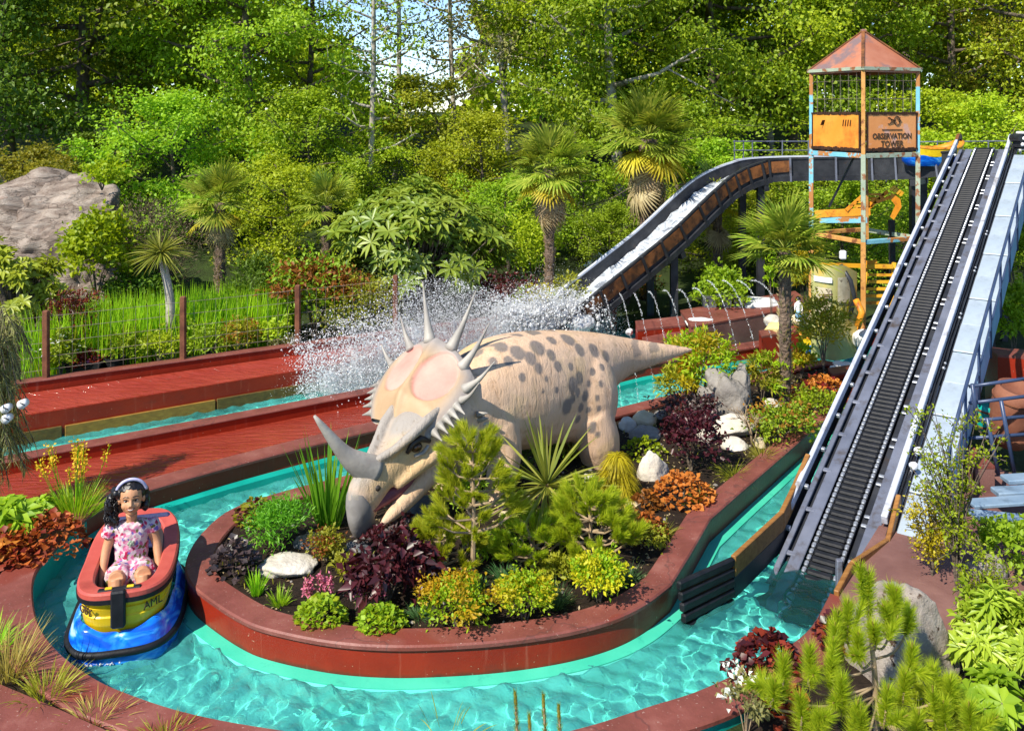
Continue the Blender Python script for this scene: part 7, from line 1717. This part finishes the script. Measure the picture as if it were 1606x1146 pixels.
tuft('grass_clump', 'few thin grass stems at the bottom edge left of the pine tips', 700, 1160, 160, 60, 'leaf_olive', 26, .006, z=.235, seed=320, droop=.4, lean=.9, rbase=.4)
# heucheras on the front coping
mound('coral_bells', 'dark red coral bells on the front coping beside the foreground pine', 1205, 1040, 85, 46, 'leaf_red', 180, .062, z=.25, seed=321, second=('leaf_purple', .9))
mound('coral_bells', 'red coral bells at the bottom below the coping', 1232, 1128, 70, 50, 'leaf_red', 150, .07, z=.24, seed=322)
mound('coral_bells', 'purple coral bells left of the foreground pine', 1160, 1060, 44, 34, 'leaf_purple', 80, .05, z=.25, seed=323)
mound('coral_bells', 'purple-red leaves between the pine and the boulder', 1322, 1010, 80, 46, 'leaf_purple', 160, .06, z=.24, seed=324, second=('leaf_red', .4))
bush('variegated_shrub', 'pale variegated sprigs at the bottom beside the red coral bells', 1170, 1150, 80, 100, 'leaf_grey', 260, (.045, .022), z=.235, seed=325, inner=.2, second=('petal_white', .25, False), stem='pale_twig')
# cotoneaster: thin stems, small yellow leaves
def wispy(label, px, py, wpx, hpx, seed, n, mat='leaf_lime', d=None):
    p, s = at(px, py, .25); rng = rgn(seed); t = thing('cotoneaster', label, 'shrub', p); q = MB(); P = []
    for k in range(n):
        a = rng.uniform(0, 6.28); l_ = wpx*s*.5*rng.uniform(.3, 1); h = hpx*s*rng.uniform(.55, 1.0); e = Vector((math.cos(a)*l_, math.sin(a)*l_*.6, h)); c = catmull([(0, 0, 0), (e.x*.25, e.y*.25, h*.55), e], 6); q.tube(c, [.007-.0004*i for i in range(len(c))], 4)
        for j in range(6):
            b = c[int(rng.integers(4, len(c)))]; e2 = b+Vector(rng.normal(size=3))*.09+Vector((0, 0, .05)); q.tube([b, e2], .003, 3)
            for _ in range(14): P.append(tuple(b.lerp(e2, rng.random())+Vector(rng.normal(size=3))*.014))
    q.build('stems', 'bark', t); P = np.array(P); m = len(P); foliage(t, mat, P, unit(rng.normal(size=(m, 3))), rng.random(m), rng, .030, .018)
wispy('tall wispy cotoneaster with small yellow leaves in front of the stairway', 1500, 930, 150, 300, 331, 30, 'leaf_lime')
wispy('low yellow-leaved cotoneaster beside the concrete landing', 1462, 905, 90, 150, 332, 22, 'leaf_yellow')
wispy('cotoneaster sprawling over the lichen boulder from the right', 1545, 1000, 110, 120, 333, 20, 'leaf_lime')
rhodo('rhododendron', 'bright long-leaved rhododendron at the right edge', 1580, 1010, 150, 130, 5.9, 'leaf_laurel', 240, 334, (.12, .030), 8, z=.25)
rhodo('broadleaf_plant', 'broad bright green leaves in the lower right corner', 1580, 1120, 160, 130, 5.2, 'leaf_mid', 120, 335, (.11, .055), 6, z=.24)
bush('shrub', 'dark green shrub in the shade at the lower right', 1570, 1050, 120, 110, 'leaf_mid', 900, (.06, .035), z=.24, seed=336)
bush('shrub', 'dark shrub under the blue-grey boards at the right', 1590, 900, 110, 90, 'leaf_mid', 900, (.06, .035), z=.24, seed=337)
bush('shrub', 'low green plant at the very bottom right of the boulder', 1490, 1150, 120, 70, 'leaf_spring', 500, (.06, .035), z=.24, seed=338)
# blue pipe barrier and boards at the right edge
bar_ = thing('pipe_barrier', 'dark blue pipe barrier at the right edge beside the walkway', 'railing', Gp(1560, 790, .25)); BO = Vector(bar_.location)
for y0, y1 in ((606, 592), (632, 620), (660, 652), (687, 680)):
    q = MB(); q.tube([Dp(1520, y0, 8.8)-BO, Dp(1620, y1, 8.8)-BO], .018, 8); q.build('rail', 'blue_pipe', bar_, True)
for a, b in (((1548, 655), (1566, 745)), ((1570, 628), (1592, 748)), ((1525, 602), (1532, 660))):
    q = MB(); q.tube([Dp(*a, 8.75)-BO, Dp(*b, 8.75)-BO], .02, 8); q.build('upright', 'blue_pipe', bar_, True)
bd_ = thing('board_bench', 'blue-grey boards stacked like a bench at the right edge', 'bench', Gp(1575, 850, .25)); BO = Vector(bd_.location)
for k, (a, b, d, h) in enumerate((((1575, 752), (1640, 748), 8.4, .09), ((1560, 772), (1640, 768), 8.2, .10), ((1522, 790), (1640, 782), 8.0, .07), ((1522, 806), (1640, 818), 7.7, .08))):
    q = MB(); q.bar(Dp(*a, d)-BO, Dp(*b, d)-BO, .16, h*.5, bev=.008); q.build('board', 'blue_grey_board', bd_)
for x in (1545, 1620): q = MB(); q.bar(Gp(x, 850, .2)-BO, Dp(x, 800, 7.9)-BO, .06, .06, (1, 0, 0)); q.build('support', 'dark_steel', bd_)
def barrel(label, px, py, d, r, h, tilt, mat='terracotta'):
    p = Dp(px, py, d); t = thing('barrel', label, 'barrel', p); q = MB(); N_ = 20
    q.loft([[(r*g*math.cos(a), r*g*math.sin(a), z*h) for a in np.linspace(0, 6.2832, N_+1)[:-1]] for g, z in ((.86, 0), (.97, .2), (1, .5), (.97, .8), (.88, 1), (.80, 1), (.78, .9))]); q.build('body', mat, t, True)
    for z in (.18, .8): q = MB(); q.tube([(r*.985*math.cos(a), r*.985*math.sin(a), z*h) for a in np.linspace(0, 6.2832, N_+1)[:-1]], .012, 5, closed=True); q.build('hoop', 'rust_post', t)
    t.rotation_euler = (tilt, 0, .3); return t
barrel('terracotta drum behind the pipe barrier at the right edge', 1578, 690, 9.4, .22, .62, .25); barrel('teal drum left of the terracotta drum behind the barrier', 1542, 672, 9.5, .10, .28, .2, 'teal_paint')
block('tank_wall', 'red block wall at the right edge behind the barrels', quad((1565, 560), (1640, 566), .9, .4), 0, .9, 'red_paint'); block('tank_wall', 'reddish brown block at the foot of the stairway', quad((1530, 735), (1560, 735), .5, .5), 0, .5, 'brown_concrete')
p = Dp(1600, 283, 14.5); t = thing('bucket', 'orange bucket hanging beside the top of the stairway', 'bucket', p); q = MB(); q.loft([[(r*math.cos(a), r*math.sin(a), z) for a in np.linspace(0, 6.2832, 17)[:-1]] for r, z in ((.08, -.12), (.12, .08), (.13, .08), (.13, .1), (.1, .1))]); q.build('body', 'orange_steel', t, True)
# odds and ends by the tower
def lump(label, px, py, wpx, hpx, d, seed, mat, name='sack', cat='sack', z=None):
    p = Dp(px, py, d); s = d/F; return rock(name, label, (p.x, p.y, p.z if z is None else z), (wpx*s/2, wpx*s/2*.8, hpx*s*.6), seed, mat, 3, 0, cat, planes=3, rough=.18)
pm('white_sack', (0.72, 0.72, 0.70, 1), (0.82, 0.82, 0.80, 1), 5, 0.7, 0, 0.4); pm('cream_plastic', S('#cdbb78'), S('#d9ca90'), 5, 0.6)
lump('white sack lying on the red wall beside the lift', 1322, 580, 40, 14, 13.2, 401, 'white_sack'); lump('tall white sack standing behind the moored boat', 1315, 525, 22, 34, 14.0, 402, 'white_sack'); lump('white folded cloth on the red tank under the jets', 1098, 512, 46, 16, 14.9, 403, 'white_sack', 'cloth', 'cloth')
lump('white stone on the terrace left of the palm trunk', 1215, 508, 36, 16, 14.6, 404, 'white_stone', 'garden_rock', 'rock'); lump('cream tub on the red wall left of the palm trunk', 1222, 524, 42, 20, 14.2, 405, 'cream_plastic', 'tub', 'tub'); lump('pale sand heap behind the small figure', 1262, 508, 50, 22, 14.6, 406, 'cream_stone', 'sand_heap', 'sand'); lump('white canopy corner behind the fountain jets', 1180, 478, 90, 12, 16.2, 407, 'white_sack', 'cloth', 'cloth')
lump('round white ball on the tank wall at the chute foot', 987, 524, 12, 10, 14.6, 408, 'white_sack', 'ball', 'ball'); lump('white sack beside the right end of the moored boat', 1352, 540, 30, 26, 13.6, 409, 'white_sack')
# small standing figure by the palm trunk
p = Dp(1252, 503, 14.3); t = thing('person', 'tiny dark-haired figure in white and blue right of the palm trunk', 'person', p); q = MB(); sc_ = .36
q.tube([(0, 0, 0), (0, 0, sc_*.45), (0, 0, sc_*.55), (0, 0, sc_*.78), (0, 0, sc_*.84)], [.05, .038, .035, .05, .02], 10); q.ell((0, 0, sc_*.92), (.038, .038, .045), 10, 8)
for s_ in (1, -1): q.tube([(.045*s_, 0, sc_*.78), (.06*s_, -.01, sc_*.58), (.055*s_, -.02, sc_*.42)], [.016, .013, .010], 6)
link('body', remesh(q, .008, 2, 'body'), 'white_plastic', t); q = MB(); q.ell((0, .008, sc_*.95), (.046, .046, .048), 10, 8); q.build('hair', 'hair', t, True); q = MB(); q.tube([(0, 0, sc_*.12), (0, 0, sc_*.46)], [.054, .041], 10); q.build('skirt', 'sky_panel', t, True)

# ------------------------------------------------------------------ water in the air
def drops(name, P, R, mat, parent=None):
    """irregular octahedral droplets"""
    n = len(P); base = np.array([[1, 0, 0], [-1, 0, 0], [0, 1, 0], [0, -1, 0], [0, 0, 1], [0, 0, -1]], float); fc = np.array([[0, 2, 4], [2, 1, 4], [1, 3, 4], [3, 0, 4], [2, 0, 5], [1, 2, 5], [3, 1, 5], [0, 3, 5]])
    rng = rgn(len(P)); V = base[None]*R[:, None, None]*rng.uniform(.55, 1.5, (n, 6, 1)); a = rng.uniform(0, 6.28, n); c, s = np.cos(a), np.sin(a); x = V[..., 0]*c[:, None]-V[..., 1]*s[:, None]; y = V[..., 0]*s[:, None]+V[..., 1]*c[:, None]; V = np.stack([x, y, V[..., 2]], -1)+P[:, None]
    Fc = (fc[None]+np.arange(n)[:, None, None]*6).reshape(-1, 3); return link(name, fast_mesh(name, V.reshape(-1, 3), Fc, 3, smooth=True), mat, parent)
rng = rgn(501)
SA, SB = np.array([1.2, 15.15, 0]), np.array([-2.55, 12.6, 0]); ax_ = SB-SA; sl_ = np.linalg.norm(ax_); ax_ /= sl_; sd_ = np.array([-ax_[1], ax_[0], 0])
Pp = []; Rr = []
def cloud(n, f0, f1, zt, lat, r0, r1, pw=1.6, z0=.02):
    f = rng.uniform(f0, f1, n); h = np.interp(f, [q[0] for q in zt], [q[1] for q in zt])
    z = z0+h*rng.random(n)**pw; w = rng.normal(size=n)*lat*(1+.5*z)
    P = SA+ax_*(f*sl_)[:, None]+sd_*w[:, None]; P[:, 2] = z
    # strands: pull the drops into arcs
    k = np.sin(f*46+z*5)+np.sin(f*83-z*7)+np.sin(w*21+f*17); keep = k+rng.normal(size=n)*.8 > -.4*(z < .35)
    Pp.append(P[keep]); Rr.append((r0+(r1-r0)*rng.random(n)**3)[keep])
cloud(22000, -.08, .40, [(-.08, .50), (.05, 1.0), (.2, 1.1), (.4, .9)], .20, .005, .022, 1.0)
cloud(9000, -.02, .34, [(0, .75), (.34, .85)], .12, .02, .05, 1.2)
cloud(44000, .25, 1.08, [(.25, .85), (.45, 1.25), (.6, 1.45), (.75, 1.35), (.9, 1.0), (1.08, .6)], .36, .003, .013, 1.15)
cloud(15000, .62, 1.10, [(.62, .75), (.9, .95), (1.1, .7)], .44, .004, .017, 1.1)
sp = drops('splash_spray', np.concatenate(Pp), np.concatenate(Rr), 'white_water'); stuff(tag(sp, 'white burst of spray thrown up by the chute behind the dinosaur', 'water splash'))
# mist of tiny drops inside the burst
def mist(name, P, R):
    n = len(P); base = np.array([[1, 1, 1], [-1, -1, 1], [-1, 1, -1], [1, -1, -1]], float); rg_ = rgn(3); V = base[None]*R[:, None, None]*rg_.uniform(.6, 1.4, (n, 4, 3))+P[:, None]
    Fc = (np.array([[0, 1, 2], [0, 3, 1], [0, 2, 3], [1, 3, 2]])[None]+np.arange(n)[:, None, None]*4).reshape(-1, 3); return link(name, fast_mesh(name, V.reshape(-1, 3), Fc, 3), 'white_water')
Pm = []
for cf, cw, h0, n, sf, sw in ((.02, 0, .55, 24000, .08, .16), (.16, 0, .75, 34000, .10, .18), (.32, 0, .7, 24000, .10, .2), (.46, .0, .75, 12000, .06, .2), (.58, .05, .95, 12000, .05, .2), (.70, -.05, .9, 14000, .05, .22), (.84, -.1, .55, 16000, .07, .26), (.97, -.1, .3, 12000, .06, .25)):
    f = cf+rng.normal(size=n)*sf; z = np.abs(h0*.5+rng.normal(size=n)*h0*.42)+.02; w_ = cw+rng.normal(size=n)*sw; P = SA+ax_*(f*sl_)[:, None]+sd_*w_[:, None]; P[:, 2] = z; Pm.append(P)
Pm = np.concatenate(Pm); stuff(tag(mist('splash_mist', Pm, rng.uniform(.0018, .0042, len(Pm))), 'fine white mist hanging in the burst behind the horns', 'water mist'))
# thrown tongues of water: ragged sheets
def tongue_mat():
    N = NT('water_tongue'); f = N.noise(16, 5, 0.7, dist=0.6); a_ = N.ramp(f, [(0.46, (0, 0, 0, 1)), (0.56, (1, 1, 1, 1))])
    d = N.n('ShaderNodeBsdfDiffuse'); d.inputs[0].default_value = (.94, .96, .98, 1); tr_ = N.n('ShaderNodeBsdfTranslucent'); tr_.inputs[0].default_value = (.94, .96, .98, 1); m0 = N.n('ShaderNodeMixShader', i_0=.5); N.l(d.outputs[0], m0.inputs[1]); N.l(tr_.outputs[0], m0.inputs[2])
    t_ = N.n('ShaderNodeBsdfTransparent'); m_ = N.n('ShaderNodeMixShader'); N.l(a_, m_.inputs[0]); N.l(t_.outputs[0], m_.inputs[1]); N.l(m0.outputs[0], m_.inputs[2]); N.l(m_.outputs[0], N.out.inputs[0])
tongue_mat(); q = MB()
for k in range(46):
    f = rng.uniform(.0, 1.0); c = Vector(SA+ax_*f*sl_+sd_*rng.normal()*.15); hgt = rng.uniform(.3, 1.0)*float(np.interp(f, [0, .3, .6, .8, 1], [.75, .85, 1.25, 1.0, .6])); ln = rng.uniform(.15, .45); dv = Vector(tuple(-ax_))*rng.uniform(-.9, .4)+Vector(tuple(sd_))*rng.normal()*.5; rows = []
    wd0 = rng.uniform(.10, .24); sv = Vector((-dv.y, dv.x, 0)); sv = sv.normalized() if sv.length > .05 else Vector((1, 0, 0))
    for i_ in range(9):
        u = i_/8; p_ = c+dv*ln*u+Vector((0, 0, hgt*(1.6*u-.75*u*u))); ww = wd0*(1-.75*u)*(1+.25*math.sin(u*9+k)); rows.append([p_+sv*ww*(j-2)/2+Vector(rng.normal(size=3))*.02+dv*(.05*((j-2)/2)**2) for j in range(5)])
    q.loft(rows, closed_ring=False, cap=False)
stuff(tag(q.build('splash_tongues', 'water_tongue', None, True), 'ragged white sheets of water thrown up behind the frill', 'water splash'))
# broken foam along the splash channel and white tongues inside the spray
q = MB()
for k in range(100):
    f = rng.random()**1.3*.5+.05; c = SA+ax_*f*sl_+sd_*rng.normal()*.13; r = rng.uniform(.07, .17)*(1.15-f); q.ell((c[0], c[1], .03+rng.random()*.68*(1-f*1.3)), (r*1.6, r*1.2, r), 10, 7)
for k in range(90):
    f = .5+rng.random()*.52; c = SA+ax_*f*sl_+sd_*rng.normal()*.2; r = rng.uniform(.02, .06); q.ell((c[0], c[1], .02), (r*1.6, r*1.5, .03), 8, 5)
fm = remesh(q, .028, 2, 'splash_foam'); V = coords(fm).astype(float); V += (vnoise(V, 6, 1, 4)*.075)[:, None]*unit(V-np.array([-.3, 14, -.4])); V += (vnoise(V, 19, 4, 3)*.04)[:, None]*unit(rng.normal(size=(len(V), 3))*.3+np.array([0, -.4, .8])); set_coords(fm, V); fm.polygons.foreach_set('use_smooth', [False]*len(fm.polygons))
stuff(tag(link('splash_foam', fm, 'white_water'), 'thick white foam where the chute meets the splash channel', 'foam'))
# fountain jets arching over the channel behind the tail
for k in range(11):
    a = Dp(948+23*k, 462-1.5*k if k < 7 else 440, 14.6-.12*k); b = Dp(976+26*k, 652-13.5*k, 11.9+.12*k); ap_ = max(a.z, b.z)+.22; t = thing('water_jet', ('leftmost', 'second', 'third', 'fourth', 'fifth', 'sixth', 'seventh', 'eighth', 'ninth', 'tenth', 'rightmost')[k]+' fountain arc from the left behind the dinosaur tail', 'water jet', a, 0, 'fountain jets behind the tail'); n = 460; f = rng.random(n); f = f[np.sin(f*60+k*2)+rng.normal(size=n)*.9 > -.6]; n = len(f)
    L_ = np.array(b-a); P = np.outer(f, L_); up = 4*(.24+.10*rng.random())*f*(1-f); P[:, 2] += up*(1.1 if k < 7 else .8); P += rng.normal(size=(n, 3))*.006; drops('droplets', P, rng.uniform(.002, .0062, n), 'white_water', t)
# wash lines at the boat's bumper and the fin
rng = rgn(520); P = []; 
for k in range(900):
    a = rng.uniform(-.4, 3.6); P.append((BL.x+.41*math.cos(a+math.pi)*1.0+rng.normal()*.012, BL.y+.64*-abs(math.sin(a))+rng.normal()*.015, .012+rng.random()*.01))
sp = drops('bow_wash', np.array(P), rng.uniform(.003, .010, len(P)), 'white_water'); stuff(tag(sp, 'small white bubbles washing along the boat bumper', 'foam'))

# low tangle of weeds and seedlings between the island shrubs
rng = rgn(540); n = 5200; x = rng.uniform(-2.6, 4.9, n); y = rng.uniform(6.3, 13.3, n); k = inpoly(x, y, offset(isl, .27, True)) & (np.sin(x*3.3+y*2.1)+np.sin(y*5.7-x*1.9)+rng.normal(size=n)*.5 > .35); x, y = x[k], y[k]; n = len(x)
P = np.stack([x, y, soil_z(x, y)], 1)
stuff(tag(link('weeds', blade_mesh('weeds', P, unit(np.array([0, 0, 1.0])+rng.normal(size=(n, 3))*.55), rng.uniform(.03, .11, n), .010, .4, rng.random(n), 3), 'leaf_olive'), 'scattered small weeds and seedlings on the island soil', 'weeds'))
